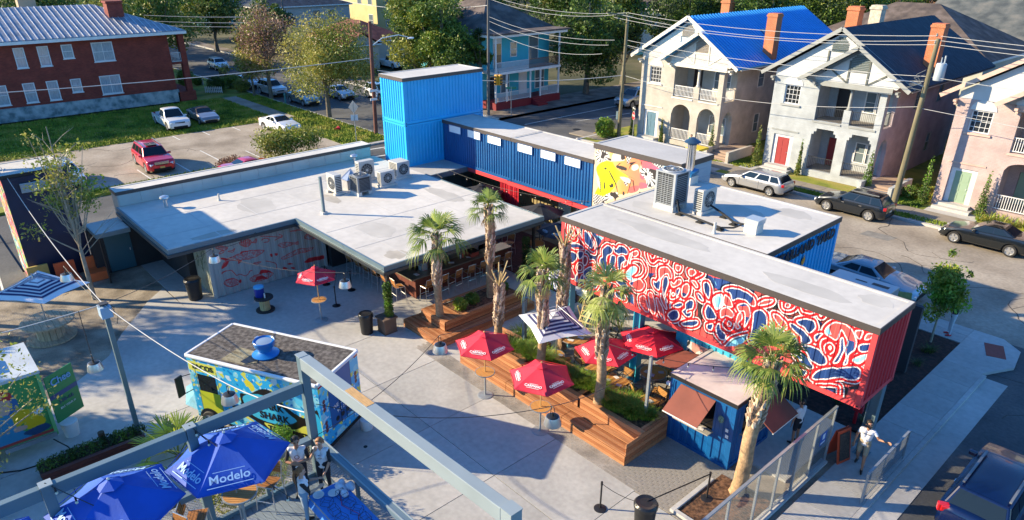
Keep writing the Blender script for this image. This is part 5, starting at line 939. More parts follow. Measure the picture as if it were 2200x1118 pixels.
def car(label,cat,loc,rz,L,Wd,H,pm,kind,wr=.33,fx=None,rx=None,name='parked_car',rails=False,roofm=None,group='parked cars',trimm=None):
    t=thing(name,label,cat,loc,rz,group);h=L/2;fx=fx or h-.88;rx=rx or -h+.95;hw0=Wd/2
    K={  # lower body top profile, cabin: (belt z, x windscreen base, x roof front, x roof rear, x rear base)
     'sedan':([(-h,.78),(-h+.08,1.0),(-h+.5,1.06),(h-1.75,1.0),(h-1.3,.98),(h-.3,.78),(h,.56)],(.93,h-1.42,h-2.2,-h+1.55,-h+.62)),
     'wagon':([(-h,.85),(-h+.1,.98),(h-1.75,1.0),(h-1.2,.96),(h-.3,.78),(h,.56)],(.93,h-1.3,h-2.05,-h+.55,-h+.16)),
     'suv':([(-h,.95),(-h+.08,1.12),(h-1.8,1.14),(h-1.2,1.12),(h-.25,.98),(h,.72)],(1.08,h-1.3,h-1.95,-h+.5,-h+.14)),
     'pickup':([(-h,.98),(-h+.02,1.0),(-h+2.1,1.0),(h-1.9,1.1),(h-1.25,1.1),(h-.2,1.0),(h,.78)],(1.05,h-1.35,h-2.05,-h+2.45,-h+2.2)),
     'hatch':([(-h,.85),(-h+.08,.98),(h-1.5,1.02),(h-1.0,.98),(h-.25,.80),(h,.56)],(.95,h-1.05,h-1.75,-h+.6,-h+.14))}[kind]
    prof,(belt,xw,xf,xr,xb)=K;s=H/{'sedan':1.45,'wagon':1.48,'suv':1.75,'pickup':1.85,'hatch':1.5}[kind]
    if kind in ('suv',) and H>1.65:belt *= 1
    prof=[(a,z*s) for a,z in prof];belt *= s;xs=list(np.linspace(-h,h,int(L/.075)))
    b=MB();ring=[]
    for x in xs:
        e=max(0,(abs(x)-(h-.42))/.42);hw=hw0*(1-.20*e**2.4);zt=interp(prof,x)
        if kind == 'pickup' and -h+.08<x<xb-.08:zt=.62*s
        zb=.24+.08*e*e;arch=0
        for cx in (fx,rx):
            d=abs(x-cx)
            if d<wr+.09:arch=max(arch,wr+math.sqrt((wr+.09)**2-d*d))
        zo=max(zb,arch);zm=max(zo+.02,min(.62*s,zt-.1));sh=max(zm+.01,zt-.09)
        ring.append([(x,-hw*.86,zb if arch == 0 else zo),(x,-hw,max(zb+.10,zo+.004)),(x,-hw*1.0,zm),(x,-hw*.985,sh),(x,-hw*.93,zt-.015),(x,-hw*.6,zt+.012),(x,0,zt+.022)])
    P=[];n=13
    for r in ring:P += r+[(x,-y,z) for x,y,z in r[-2::-1]]
    F=[]
    for i in range(len(xs)-1):
        for k in range(n-1):F.append((i*n+k,(i+1)*n+k,(i+1)*n+k+1,i*n+k+1))
    F.append(tuple(range(n)));F.append(tuple((len(xs)-1)*n+k for k in range(n-1,-1,-1)));b.faces(P,F);part('body',b,pm,t,True)
    b=MB();b.box(-h+.12,-hw0*.72,.2,h-.12,hw0*.72,.5);b.box(fx-.42,-hw0*.9,.3,fx+.42,hw0*.9,.78*min(s,1));b.box(rx-.42,-hw0*.9,.3,rx+.42,hw0*.9,.78*min(s,1));part('underbody',b,UND,t)
    # cabin
    bw,tw=hw0*.90,hw0*.69;zr=H-.03;bb=[(xb,-bw),(xw,-bw),(xw,bw),(xb,bw)];tt=[(xr,-tw),(xf,-tw),(xf,tw),(xr,tw)]
    Pb=[Vector((x,y,belt-.02)) for x,y in bb];Pt=[Vector((x,y,zr-.06)) for x,y in tt]
    b=MB();b.faces(Pb+Pt,MB.BF);part('cabin',b,trimm or pm,t,bev=.05)
    b=MB();nn=9
    Q=[]
    for i in range(nn+1):
        for j in range(nn+1):u=i/nn;v=j/nn;Q.append((xr+(xf-xr)*u,(-1+2*v)*(tw+.02),zr-.07+.085*(1-abs(2*v-1)**3)*(1-abs(2*u-1)**4*.8)))
    b.faces(Q,[(i*(nn+1)+j,(i+1)*(nn+1)+j,(i+1)*(nn+1)+j+1,i*(nn+1)+j+1) for i in range(nn) for j in range(nn)]);part('roof',b,roofm or pm,t,True)
    def pane(nm,A,B,C,D,ins=(.06,.08),off=.006):
        A,B,C,D=map(Vector,(A,B,C,D));nrm=(B-A).cross(D-A).normalized();f=lambda u,v:(A*(1-u)*(1-v)+B*u*(1-v)+C*u*v+D*(1-u)*v)
        a,c=ins;g=MB();g.slab([f(a,c)+nrm*off,f(1-a,c)+nrm*off,f(1-a,1-c)+nrm*off,f(a,1-c)+nrm*off],nrm,.004);return part(nm,g,TINT,t)
    pane('windscreen',Pb[1],Pb[2],Pt[2],Pt[1],(.05,.06));pane('rear_window',Pb[3],Pb[0],Pt[0],Pt[3],(.07,.12))
    nwin={'pickup':1,'suv':3,'wagon':3}.get(kind,2);cuts={1:[(.08,.92)],2:[(.03 if kind != 'hatch' else .05,.46),(.5,.93)],3:[(.05,.27),(.3,.61),(.64,.95)]}[nwin]
    if kind == 'sedan':cuts=[(.17,.50),(.53,.90)]
    for sgn in (-1,1):
        for c0,c1 in cuts:
            A0,B0,C0,D0=(Pb[0],Pb[1],Pt[1],Pt[0]) if sgn<0 else (Pb[3],Pb[2],Pt[2],Pt[3])
            lo0=A0.lerp(B0,c0);lo1=A0.lerp(B0,c1);hi0=D0.lerp(C0,c0);hi1=D0.lerp(C0,c1)
            if sgn<0:pane('side_window',lo0,lo1,hi1,hi0,(.01,.14))
            else:pane('side_window',lo1,lo0,hi0,hi1,(.01,.14))
    key=(round(wr,2),)
    if key not in WH:WH[key]=wheel_me(wr,.22)
    tm,rm=WH[key]
    for x in (fx,rx):
        for sgn in (-1,1):
            w_=link('wheel',None,t,(x,sgn*(hw0-.11),wr),(0,0,0 if sgn>0 else PI));w_.empty_display_size=.1;link('tyre',tm,w_);link('rim',rm,w_)
    zn=interp(prof,h-.12)
    for sgn in (-1,1):
        b=MB();b.obox((h-.16,sgn*hw0*.68,zn-.12),(.30,.34,.15),-sgn*R(20),ry=R(12));part('headlight',b,LAMPW,t,bev=.03)
        b=MB();zq=.86*s if kind != 'pickup' else .85;b.obox((-h+.12,sgn*hw0*.76,zq),(.2,.26,.2 if kind in ('sedan','wagon') else .3),sgn*R(22));part('tail_light',b,LAMPR,t,bev=.03)
        b=MB();b.obox((xw-.35,sgn*(hw0*.93+.1),belt+.06),(.16,.24,.14),0);part('mirror',b,pm,t,bev=.03)
        b=MB()
        for c0 in ([.5] if nwin>1 else [.1]):
            xx=xb+(xw-xb)*c0;b.box(xx-.008,sgn*(hw0-.012),.34,xx+.008,sgn*(hw0+.0015),belt-.06)
        xx=xw-.16;b.box(xx-.008,sgn*(hw0-.012),.36,xx+.008,sgn*(hw0+.0015),belt-.06)
        b.box(rx+wr+.12,sgn*(hw0-.03),.27,fx-wr-.12,sgn*(hw0+.004),.33);part('door_seam',b,UND,t)
        for c0 in ((.42,.78) if nwin>1 else (.3,)):
            b=MB();xx=xb+(xw-xb)*c0;b.box(xx,sgn*(hw0*.99),belt-.16,xx+.17,sgn*(hw0+.025),belt-.125);part('door_handle',b,pm if not rails else CHROME,t)
    b=MB();b.obox((h-.045,0,zn-.14),(.09,Wd*.44,.13),0);b.obox((h-.05,0,.40),(.14,Wd*.62,.16),0);part('grille',b,UND,t,bev=.02)
    b=MB();b.box(-h-.006,-.17,.62,-h+.02,.17,.74);part('number_plate',b,PLATE,t);b=MB();b.box(-h-.01,-hw0*.72,.3,-h+.05,hw0*.72,.42);part('bumper',b,UND,t)
    if rails:
        for sgn in (-1,1):b=MB();b.beam((xr+.1,sgn*(tw-.06),zr+.03),(xf-.1,sgn*(tw-.06),zr+.03),.06,.05);part('roof_rail',b,mat('roof_rail_grey',(.2,.21,.22),.4,.3),t)
    if kind == 'pickup':
        b=MB();b.box(-h+.1,-hw0*.8,.60*s,xb-.1,hw0*.8,.68*s);part('bed',b,UND,t);b=MB();b.box(-h+.1,-hw0*.97,.60*s,xb,-hw0*.86,1.0*s);b.box(-h+.1,hw0*.86,.6*s,xb,hw0*.97,1.0*s);b.box(-h+.03,-hw0*.92,.6*s,-h+.1,hw0*.92,.99*s);part('bed_side',b,pm,t)
    return t
Zs=-.115
car('silver estate car parked at the kerb in front of the grey house','car',(-23.75,44.9,Zs),PI,4.75,1.8,1.48,paint('silver',(.42,.43,.45),.6),'wagon',rails=False)
car('black crossover with orange lights parked beside the leaning utility pole','car',(-16.95,44.95,Zs),PI,4.5,1.8,1.6,paint('black_blue',(.008,.012,.018),.3),'wagon',.36,rails=True,trimm=paint('black_blue',(.008,.012,.018)))
car('black saloon parked at the kerb below the pink house','car',(-9.35,45.0,Zs),PI,4.63,1.78,1.48,paint('black',(.006,.009,.011),.3),'sedan',.34)
car('silver blue saloon parked on the shaded kerb right of the blue container wall','car',(-11.45,34.4,Zs),0,4.85,1.82,1.46,paint('silver_blue',(.24,.32,.38),.5),'sedan',.34)
o=car('dark blue estate car with roof rails at the bottom right corner','car',(-2.32,21.6,Zs),PI/2,4.8,1.84,1.66,mat('car_paint_deep_navy',(.001,.007,.045),.25,0,coat=.45),'wagon',.35,rails=True)
for sgn in (-1,1):b=MB();b.obox((-2.30,sgn*.76,.97),(.16,.30,.26),sgn*R(28));part('tail_light',b,LAMPR,o,bev=.03)
b=MB();b.obox((-2.42,0,.93),(.02,.16,.07));part('badge',b,CHROME,o);lettering('KGOR 4545',.075,mat('plate_ink',(.05,.06,.12),.5),o,(-2.413,0,.68),(0,-1,0),(0,0,1),.002)
o=car('red three row SUV with chrome grille in the parking lot','suv',(-57.65,15.1,-.03),R(-3),5.0,2.0,1.78,paint('red',(.55,.006,.03),.2),'suv',.39,rails=True)
b=MB();b.box(2.46,-.5,.74,2.52,.5,.93);part('chrome_grille',b,CHROME,o);b=MB();b.box(2.5,-.17,.46,2.53,.17,.58);part('number_plate',b,mat('yellow_plate',(.6,.4,.1),.5),o);b=MB();b.box(-.4,-.38,1.765,.5,.38,1.785);part('sunroof',b,TINT,o)
car('white pickup truck parked on the grass edge of the lot','pickup truck',(-71.1,20.95,-.02),R(-2),5.5,2.0,1.83,paint('white',(.7,.71,.72),.0),'pickup',.38)
car('grey convertible with a brown soft top beside the white pickup','car',(-71.3,24.0,-.02),R(-2),4.7,1.8,1.38,paint('warm_grey',(.25,.24,.25),.5),'sedan',roofm=mat('brown_soft_top',(.07,.05,.045),.8),trimm=mat('brown_soft_top',(.07,.05,.045),.8))
car('white and blue car behind the navy box at the left edge','car',(-57.2,9.0,-.03),0,4.7,1.85,1.6,paint('pearl_white',(.55,.62,.68),.3),'wagon')
car('white hatchback driving on the far street by the brick house','car',(-104.6,38.6,Zs),R(-3),4.4,1.8,1.55,paint('white',(.7,.71,.72)),'hatch')
car('silver car parked behind the round bushes on the shaded street','car',(-87.4,35.4,Zs),0,4.7,1.8,1.5,paint('silver',(.42,.43,.45)),'sedan')
car('pale grey SUV parked second under the street trees','suv',(-80.7,35.5,Zs),0,4.6,1.85,1.75,paint('pale_grey',(.45,.47,.5),.4),'suv',.38,rails=True)
car('grey green saloon parked third under the street trees','car',(-73.4,35.7,Zs),0,4.85,1.82,1.45,paint('grey_green',(.16,.22,.24),.5),'sedan')
car('silver saloon parked across the street under the olive tree','car',(-73.6,40.3,Zs),0,4.6,1.8,1.45,paint('silver',(.42,.43,.45)),'sedan')
car('white off road car parked behind the wooden pole','suv',(-70.3,43.6,Zs),0,4.5,1.9,1.75,paint('white',(.7,.71,.72)),'suv',.4)
car('old white pickup parked beside the red roofed cottage','pickup truck',(-88.8,57.3,0),R(0),5.2,1.95,1.85,paint('white',(.7,.71,.72)),'pickup',.38)
car('white car with dark windows behind the leafy bush in the lot','car',(-62.6,27.8,-.03),R(8),4.6,1.8,1.45,paint('white',(.7,.71,.72)),'sedan')
car('bright red car mostly hidden behind the bar clerestory','car',(-50.7,20.0,Zs),PI/2,4.6,1.8,1.42,paint('bright_red',(.5,.01,.015),.2),'sedan')
car('silver full size SUV coming down the tree lined street','suv',(-48.5,62.2,Zs),-PI/2,5.2,2.0,1.9,paint('silver',(.42,.43,.45)),'suv',.4)
o=car('black off road car with a yellow crate on top behind the mural box','car',(-30.4,44.7,Zs),0,4.2,1.85,1.8,paint('black',(.006,.009,.011)),'suv',.4)
b=MB((-28.9,44.9,1.72));b.box(-29.5,44.2,1.73,-28.3,45.5,1.9);yb=part('crate',b,mat('yellow_plastic',(.7,.5,.02),.4),None,bev=.03,loc=(-28.9,44.9,1.72));tag(yb,'yellow flat crate on the roof of the black off road car','crate')
tr=thing('utility_cart','flat topped pale box cart with dark slots behind the rose mural container','cart',(-10.3,30.3,0));O=tuple(tr.location);b=MB(O);b.box(-11.6,29.75,.5,-8.95,30.75,1.98);part('box',b,mat('pale_silver_panel',(.5,.54,.57),.35,.3),tr,bev=.03);b=MB(O);b.box(-10.6,30.1,1.982,-10.1,30.2,1.99);b.box(-9.9,30.1,1.982,-9.2,30.35,1.99);part('slot',b,BLACK,tr)
for x in (-11,-9.6):b=MB(O);b.tube((x,29.8,.3),(x,30.7,.3),.3,16);part('wheel',b,TYRE,tr)
# ================================================================ poles and wires
CREO=mat('weathered_pole_wood',(.16,.14,.085),.9,nz=(2,.25,(3,3,.4)),bump=(9,.4));REDP=mat('red_brown_pole_wood',(.14,.055,.04),.9,nz=(2,.25,(3,3,.4)),bump=(9,.4));GREYP=mat('grey_pole_wood',(.12,.115,.11),.9,nz=(2,.25,(3,3,.4)))
def pole(label,base,top,r0,r1,m,arms=(),name='utility_pole'):
    t=thing(name,label,'utility pole',base);B=Vector(base);b=MB(base);b.tube(base,top,r0,12,r1);part('pole',b,m,t,True);return t
p1=pole('green grey utility pole in front of the corner of the cream house',(-39.8,49.0,-.1),(-39.75,49.1,10.3),.17,.12,CREO)
b=MB(tuple(p1.location));b.beam((-40.6,47.4,10.5),(-39.6,49.6,10.15),.1,.12);b.beam((-39.75,49.1,9.5),(-40.3,48.0,10.35),.04,.04);part('cross_arm',b,CREO,p1)
b=MB(tuple(p1.location));b.box(-40.15,48.9,1.6,-39.95,49.15,2.3);part('meter_box',b,SLATE,p1)
p2=pole('leaning green utility pole with transformer and street lamp between grey and pink houses',(-15.7,48.2,-.1),(-15.5,48.3,10.4),.2,.13,CREO)
O=tuple(p2.location);b=MB(O);b.lathe([(.01,0),(.28,.02),(.30,.1),(.30,.95),(.26,1.02),(.1,1.04)],(-15.05,48.5,8.0),18);b.tube((-15.1,48.5,9.0),(-15.1,48.5,9.35),.04,8);b.tube((-14.95,48.6,9.0),(-14.95,48.6,9.45),.05,8);part('transformer',b,mat('transformer_grey',(.42,.47,.5),.4,.2),p2,True)
b=MB(O);b.path([(-15.6,48.2,7.6),(-16.2,47.6,7.9),(-16.9,47.0,8.0)],.03,6);b.lathe([(.02,.1),(.2,.06),(.26,0),(.2,-.06),(.02,-.07)],(-17.1,46.8,7.95),14,0,1.3,.8);part('street_lamp',b,mat('lamp_grey',(.5,.52,.52),.4),p2,True)
b=MB(O)
for k in range(5):b.path([(-15.7,48.1,8.6-.3*k),(-16.1-.1*k,47.9,8.3-.2*k),(-15.75,48.05,7.8)],.015,5)
for z in (10.1,10.5):b.lathe([(.03,0),(.07,.05),(.05,.1),(.06,.16),(.02,.2)],(-15.6,48.2,z),8)
part('cable_loop',b,mat('cable_grey',(.2,.21,.2),.6),p2)
p3=pole('tall grey pole rising behind the sky blue tower',(-54.9,46.6,-.1),(-54.7,46.6,12.8),.16,.11,GREYP)
p4=pole('brown wooden pole with white street lamp left of the blue tower',(-55.6,33.7,-.1),(-55.5,33.9,9.6),.18,.14,REDP)
O=tuple(p4.location);b=MB(O);b.path([(-55.5,33.9,7.6),(-55.4,35.0,8.2),(-55.3,36.6,8.35),(-55.3,37.6,8.1)],.04,6);b.lathe([(.02,.1),(.22,.05),(.24,-.04),(.02,-.08)],(-55.3,37.9,8.0),12,0,.8,1.4);part('street_lamp',b,mat('lamp_white',(.7,.72,.72),.4),p4,True)
b=MB(O);b.box(-55.45,33.3,3.0,-55.4,34.0,3.2);b.box(-55.42,33.25,3.75,-55.37,34.05,3.95);part('street_name_sign',b,WHITE,p4);b=MB(O);b.lathe([(.36,0),(.36,.01)],(0,0,0),20);b.v=[(.02+p[2]+.22,p[0]-.1,p[1]+2.4+.1) for p in b.v];part('no_turn_sign',b,WHITE,p4)
p5=pole('thin grey pole rising beside the grey clapboard house',(-121.7,57.4,-.1),(-121.5,57.4,13.5),.17,.12,GREYP)
def wire(a,c,sag,r=.016,m=None,label=None,group='overhead wires',n=14,name='overhead_wire',bulbs=0,bulbm=None):
    a=Vector(a);c=Vector(c);P=[]
    for i in range(n+1):t=i/n;p=a.lerp(c,t);p.z -= sag*4*t*(1-t);P.append(p)
    t_=thing(name,label or 'thin pale overhead cable strung between the utility poles','wire',tuple(a),group=group);b=MB(tuple(a));b.path(P,r,5);part('cable',b,m or CABLE,t_)
    if bulbs:
        for k in range(bulbs):
            t=(k+.5)/bulbs;p=a.lerp(c,t);p.z -= sag*4*t*(1-t);q=p-a;b=MB();b.tube((q.x,q.y,q.z),(q.x,q.y,q.z-.09),.018,6,m=1);b.sphere((q.x,q.y,q.z-.13),.035,8);part('bulb',b,[bulbm or BULB,BLACK],t_,True)
    return t_
CABLE=mat('pale_cable',(.45,.45,.44),.5);BULB=mat('clear_bulb',(.7,.62,.45),.1,coat=1)
A1=(-39.75,49.1);T2=(-15.55,48.3)
for k,(z1,z2,s) in enumerate(((10.45,10.55,.5),(10.3,10.3,.7),(10.1,10.05,.6))):wire((A1[0]-.3*k,A1[1]-.5*k,z1),(T2[0],T2[1],z2),s,label=('highest','second highest','third highest')[k]+' cable across the blue and dark roofs between the two green poles')
for z1,z2,s,l in ((8.3,8.2,.4,'upper cable passing in front of the house gables'),(7.9,7.9,.6,'lower cable passing in front of the house gables'),(5.4,6.4,.9,'lowest sagging cable passing in front of the house balconies')):wire((A1[0],A1[1],z1),(T2[0],T2[1],z2),s,label=l)
for z1,z2,l in ((10.55,10.9,'topmost'),(10.3,10.6,'second'),(10.05,10.3,'third'),(8.2,8.6,'fourth'),(6.3,6.2,'lowest')):wire((T2[0],T2[1],z1),(20,47.9,z2),.5,label=l+' cable from the leaning pole to the right edge over the pink house')
for k,(z1,z2,s) in enumerate(((10.45,11.3,.6),(10.35,11.0,.7),(8.3,9.4,.6),(7.9,9.0,.6),(7.2,8.3,.8))):wire((A1[0]-.3*k,A1[1]-.4*k,z1),(-54.7,46.6,z2),s,label=('topmost','second','third','fourth','lowest')[k]+' cable from the green pole to the grey pole behind the tower')
wire((-39.8,49.1,5.4),(-55.0,34.0,5.6),.7,.03,label='thick low span cable crossing the junction behind the tower')
wire((-54.7,46.6,11.6),(-121.5,57.4,12.4),1.5,.03,label='upper long cable running left above the red roofed cottage');wire((-54.7,46.6,10.4),(-121.5,57.4,11.2),2,.03,label='lower long cable running left above the red roofed cottage')
wire((-55.5,33.9,6.6),(-62,-30,9),1.2,.03,label='long cable passing in front of the dark red brick house')
for z,l in ((9.5,'upper'),(8.8,'middle'),(8.3,'lower')):wire((-95,40,z-2.2),(-135,10,z+1),1.2,.03,label=l+' cable of three against the dark trees right of the brick house')
wire((-39.8,49.1,7.8),(-30.2,52,6.6),.3,.012,label='thin service cable reaching the balcony of the cream house');wire((-15.6,48.3,7.2),(-17.8,56,5.6),.3,.012,label='thin service cable reaching the pink side wall of the grey house')
# traffic signal hanging from its span wire
sg=thing('traffic_signal','yellow four way traffic signal hanging above the junction','traffic light',(-47.5,41.5,4.9));b=MB()
for a in (0,PI/2,PI,3*PI/2):b.obox((.22*math.cos(a),.22*math.sin(a),0),(.26,.3,.85),a)
part('housing',b,mat('signal_yellow',(.55,.28,.02),.5),sg,bev=.02);b=MB()
for a in (0,PI/2,PI,3*PI/2):
    for z in (-.27,0,.27):b.tube((.35*math.cos(a),.35*math.sin(a),z),(.42*math.cos(a),.42*math.sin(a),z),.1,10)
part('lens',b,BLACK,sg)
b=MB();b.tube((0,0,.4),(0,0,.8),.02,6);part('hanger',b,BLACK,sg)
# signs
def sign(name,label,loc,h,build):
    t=thing(name,label,'sign',loc);b=MB();b.tube((0,0,0),(0,0,h),.035,8);part('post',b,STEEL,t);build(t);return t
REDS2=mat('sign_red',(.5,.01,.02),.4)
def stop(t):
    for (w,z) in ((.38,2.3),):
        b=MB();P=[(w*math.cos(PI/8+PI*k/4),-.05,z+w*math.sin(PI/8+PI*k/4)) for k in range(8)];b.slab(P,(0,-1,0),.01);part('stop_plate',b,WHITE,t);b=MB();w2=w*.93;P=[(w2*math.cos(PI/8+PI*k/4),-.062,z+w2*math.sin(PI/8+PI*k/4)) for k in range(8)];b.slab(P,(0,-1,0),.004);part('stop_face',b,REDS2,t);lettering('STOP',.27,WHITE,t,(0,-.072,z),(1,0,0),(0,0,1),.003,1,.008)
    b=MB();b.box(-.45,-.06,2.8,.45,-.05,3.05);part('one_way_plate',b,BLACK,t);b=MB();P=[(-.4,-.067,2.925),(-.2,-.067,3.02),(-.2,-.067,2.97),(.38,-.067,2.97),(.38,-.067,2.88),(-.2,-.067,2.88),(-.2,-.067,2.83)];b.slab(P,(0,-1,0),.003);part('arrow',b,WHITE,t);lettering('ONE WAY',.075,BLACK,t,(.1,-.074,2.925),(1,0,0),(0,0,1),.002)
st=sign('stop_sign','red octagonal STOP sign with a ONE WAY plate by the cream house',(-37.9,48.6,0),3.1,stop);st.rotation_euler=(0,0,R(-35))
def wsign(t):
    b=MB();P=[(0,.04,3.6),(.42,.04,3.05),(0,.04,2.5),(-.42,.04,3.05)];b.slab(P,(0,-1,0),.01);part('diamond_plate',b,ALU,t);b=MB();b.box(-.3,.03,1.9,.3,.04,2.4);part('plate',b,WHITE,t)
sg2=sign('warning_sign','diamond road sign seen from behind on the grass left of the blue tower',(-53.8,30.6,0),3.5,wsign);sg2.rotation_euler=(0,0,R(60))
def nsign(t):b=MB();b.box(-.5,-.02,2.7,.5,.0,2.9);part('street_name_plate',b,mat('street_sign_green',(.03,.22,.12),.5),t)
s3=sign('street_name_sign','green street name sign on a thin post in front of the turquoise house',(-52.9,47.9,0),2.9,nsign);s3.rotation_euler=(0,0,R(50))
def psign(t):b=MB();b.box(-.45,-.02,1.3,.45,.0,2.0);part('notice_plate',b,mat('dark_notice',(.04,.05,.04),.6),t)
s4=sign('notice_board','small dark notice board on a post near the white picket fence',(-88.2,32.9,0),2.0,psign);s4.rotation_euler=(0,0,R(70))
b=MB();b.lathe([(.22,0),(.2,.04),(.1,.05),(.04,.6),(.02,.62)],(0,0,0),12);cn=part('traffic_cone',b,REDS2,None,True,loc=(-59.2,31.9,.12),rot=(R(80),0,R(30)));tag(cn,'fallen red and white traffic cone on the grass corner','traffic cone')
b=MB();b.tube((0,0,0),(0,0,.9),.1,10);b.sphere((0,0,.95),.13,10);o=part('hydrant',b,mat('turquoise_bin',(.06,.2,.2),.6),None,True,loc=(-74.3,34.0,0));tag(o,'small turquoise post beside the shaded pavement','bollard')
# ================================================================ vegetation
def leafmat(name,c,tr=.25):
    if name in MATS:return MATS[name]
    m=bpy.data.materials.new(name);m.use_nodes=True;t=m.node_tree;b=t.nodes['Principled BSDF'];b.inputs['Roughness'].default_value=.55
    tc=t.nodes.new('ShaderNodeTexCoord');n=t.nodes.new('ShaderNodeTexNoise');n.inputs['Scale'].default_value=1.3;n.inputs['Detail'].default_value=5;t.links.new(tc.outputs['Object'],n.inputs['Vector'])
    r=t.nodes.new('ShaderNodeValToRGB');e=r.color_ramp.elements;e[0].position=.35;e[0].color=(c[0]*.85,c[1]*.85,c[2]*.8,1);e[1].position=.65;e[1].color=(c[0]*1.9,c[1]*1.7,c[2]*1.4,1);t.links.new(n.outputs['Fac'],r.inputs[0]);t.links.new(r.outputs[0],b.inputs[0])
    tl=t.nodes.new('ShaderNodeBsdfTranslucent');t.links.new(r.outputs[0],tl.inputs[0]);mx=t.nodes.new('ShaderNodeMixShader');mx.inputs[0].default_value=tr;o=t.nodes['Material Output'];t.links.new(b.outputs[0],mx.inputs[1]);t.links.new(tl.outputs[0],mx.inputs[2]);t.links.new(mx.outputs[0],o.inputs[0]);MATS[name]=m;return m
def leaf_mesh(name,clumps,n,size,mats,seed=0,shell=.55,flat=.0,droop=0):
    """clumps: (x,y,z,rx,ry,rz,weight); leaves are small bent quads"""
    g=np.random.RandomState(seed);C=np.array([c[:6] for c in clumps],float);wt=np.array([c[6] if len(c)>6 else c[3]*c[4] for c in clumps],float);k=g.choice(len(C),n,p=wt/wt.sum())
    d=g.normal(size=(n,3));d /= np.linalg.norm(d,axis=1)[:,None];rad=shell+(1-shell)*g.rand(n)**.6;rad *= 1+.10*g.normal(size=n);P=C[k,:3]+d*C[k,3:6]*rad[:,None]
    a=g.normal(size=(n,3));a /= np.linalg.norm(a,axis=1)[:,None];bb=np.cross(a,g.normal(size=(n,3)));bb /= np.linalg.norm(bb,axis=1)[:,None]+1e-9
    s=size*(.45+1.15*g.rand(n)**1.8)[:,None];V=np.stack([P-a*s,P+bb*s*.45,P+a*s,P-bb*s*.45],1).reshape(-1,3)
    me=bpy.data.meshes.new(name);me.from_pydata(V.tolist(),[],np.arange(4*n).reshape(-1,4).tolist())
    for m in mats:me.materials.append(m)
    cm=g.rand(len(C));mi=np.clip((cm[k]*.75+g.rand(n)*.25)*len(mats),0,len(mats)-1).astype(int);me.polygons.foreach_set('material_index',mi.tolist());me.update();return me
BARK=mat('grey_bark',(.14,.12,.09),.9,nz=(5,.3),bump=(12,.6));BARKP=mat('pale_mottled_bark',(.32,.27,.2),.85,nz=(5,.3),bump=(10,.4))
G1=leafmat('leaf_olive',(.17,.19,.04));G2=leafmat('leaf_olive_light',(.27,.26,.07));G3=leafmat('leaf_mid_green',(.085,.15,.022));G4=leafmat('leaf_dark_green',(.038,.08,.014));G5=leafmat('leaf_yellow_green',(.2,.24,.03));G6=leafmat('leaf_brown',(.16,.09,.06));G7=leafmat('leaf_mauve_brown',(.22,.14,.12));G8=leafmat('leaf_bright',(.10,.22,.02));G9=leafmat('leaf_deep_green',(.015,.04,.012))  # the deepest green is a leaf colour of its own
def tree(label,loc,H,R0,zc0,clumps_n,n,size,mats,seed,trunk_r=.25,bark=None,shell=.5,sx=1,sy=1,cr=.42,lean=(0,0),name='tree',group=None,limbs=7,cat='tree'):
    g=np.random.RandomState(seed);t=thing(name,label,cat,loc,0,group);hc=(H-zc0)/2;cz=zc0+hc;cl=[]
    for i in range(clumps_n):
        d=g.normal(size=3);d /= np.linalg.norm(d);q=.82*g.rand()**.45*(.85+.3*math.sin(3*math.atan2(d[1],d[0])+seed));x,y,z=d*q;r=R0*cr*(.4+.85*g.rand()**1.5);cl.append((lean[0]+x*R0*sx,lean[1]+y*R0*sy,cz+z*hc,r,r,r*.8))
    b=MB();b.tube((0,0,-.1),(lean[0]*.3,lean[1]*.3,zc0+.3),trunk_r,10,trunk_r*.75);top=Vector((lean[0]*.3,lean[1]*.3,zc0+.2));b.path([top,Vector((lean[0]*.6,lean[1]*.6,cz)),Vector((lean[0],lean[1],H-hc*.3))],trunk_r*.6,7,r2=trunk_r*.15)
    for i in range(min(limbs,len(cl))):
        c=cl[i];m=Vector((c[0]*.45,c[1]*.45,(zc0+c[2])/2));b.path([top+Vector((0,0,g.rand()*hc*.6)),m,Vector(c[:3])],trunk_r*.4,6,r2=trunk_r*.08)
    part('trunk',b,bark or BARK,t,True);link('crown',leaf_mesh('crown',cl,n,size,mats,seed,shell),t);return t
def twiggy(t,pts_n,zlo,zhi,rr,seed,m,r=.03):
    g=np.random.RandomState(seed);b=MB()
    for i in range(pts_n):
        z=zlo+(zhi-zlo)*i/pts_n;a=g.rand()*2*PI;L=rr*(1.1-.6*i/pts_n);p0=Vector((0,0,z));p1=p0+Vector((math.cos(a)*L*.5,math.sin(a)*L*.5,L*.45));p2=p0+Vector((math.cos(a+.2)*L,math.sin(a+.2)*L,L*.75));b.path([p0,p1,p2],r,5,r2=r*.25)
        for k in range(2):a2=a+(-.6+1.2*k);b.path([p1,p1+Vector((math.cos(a2)*L*.4,math.sin(a2)*L*.4,L*.25))],r*.4,4,r2=r*.15)
    return part('branches',b,m,t)
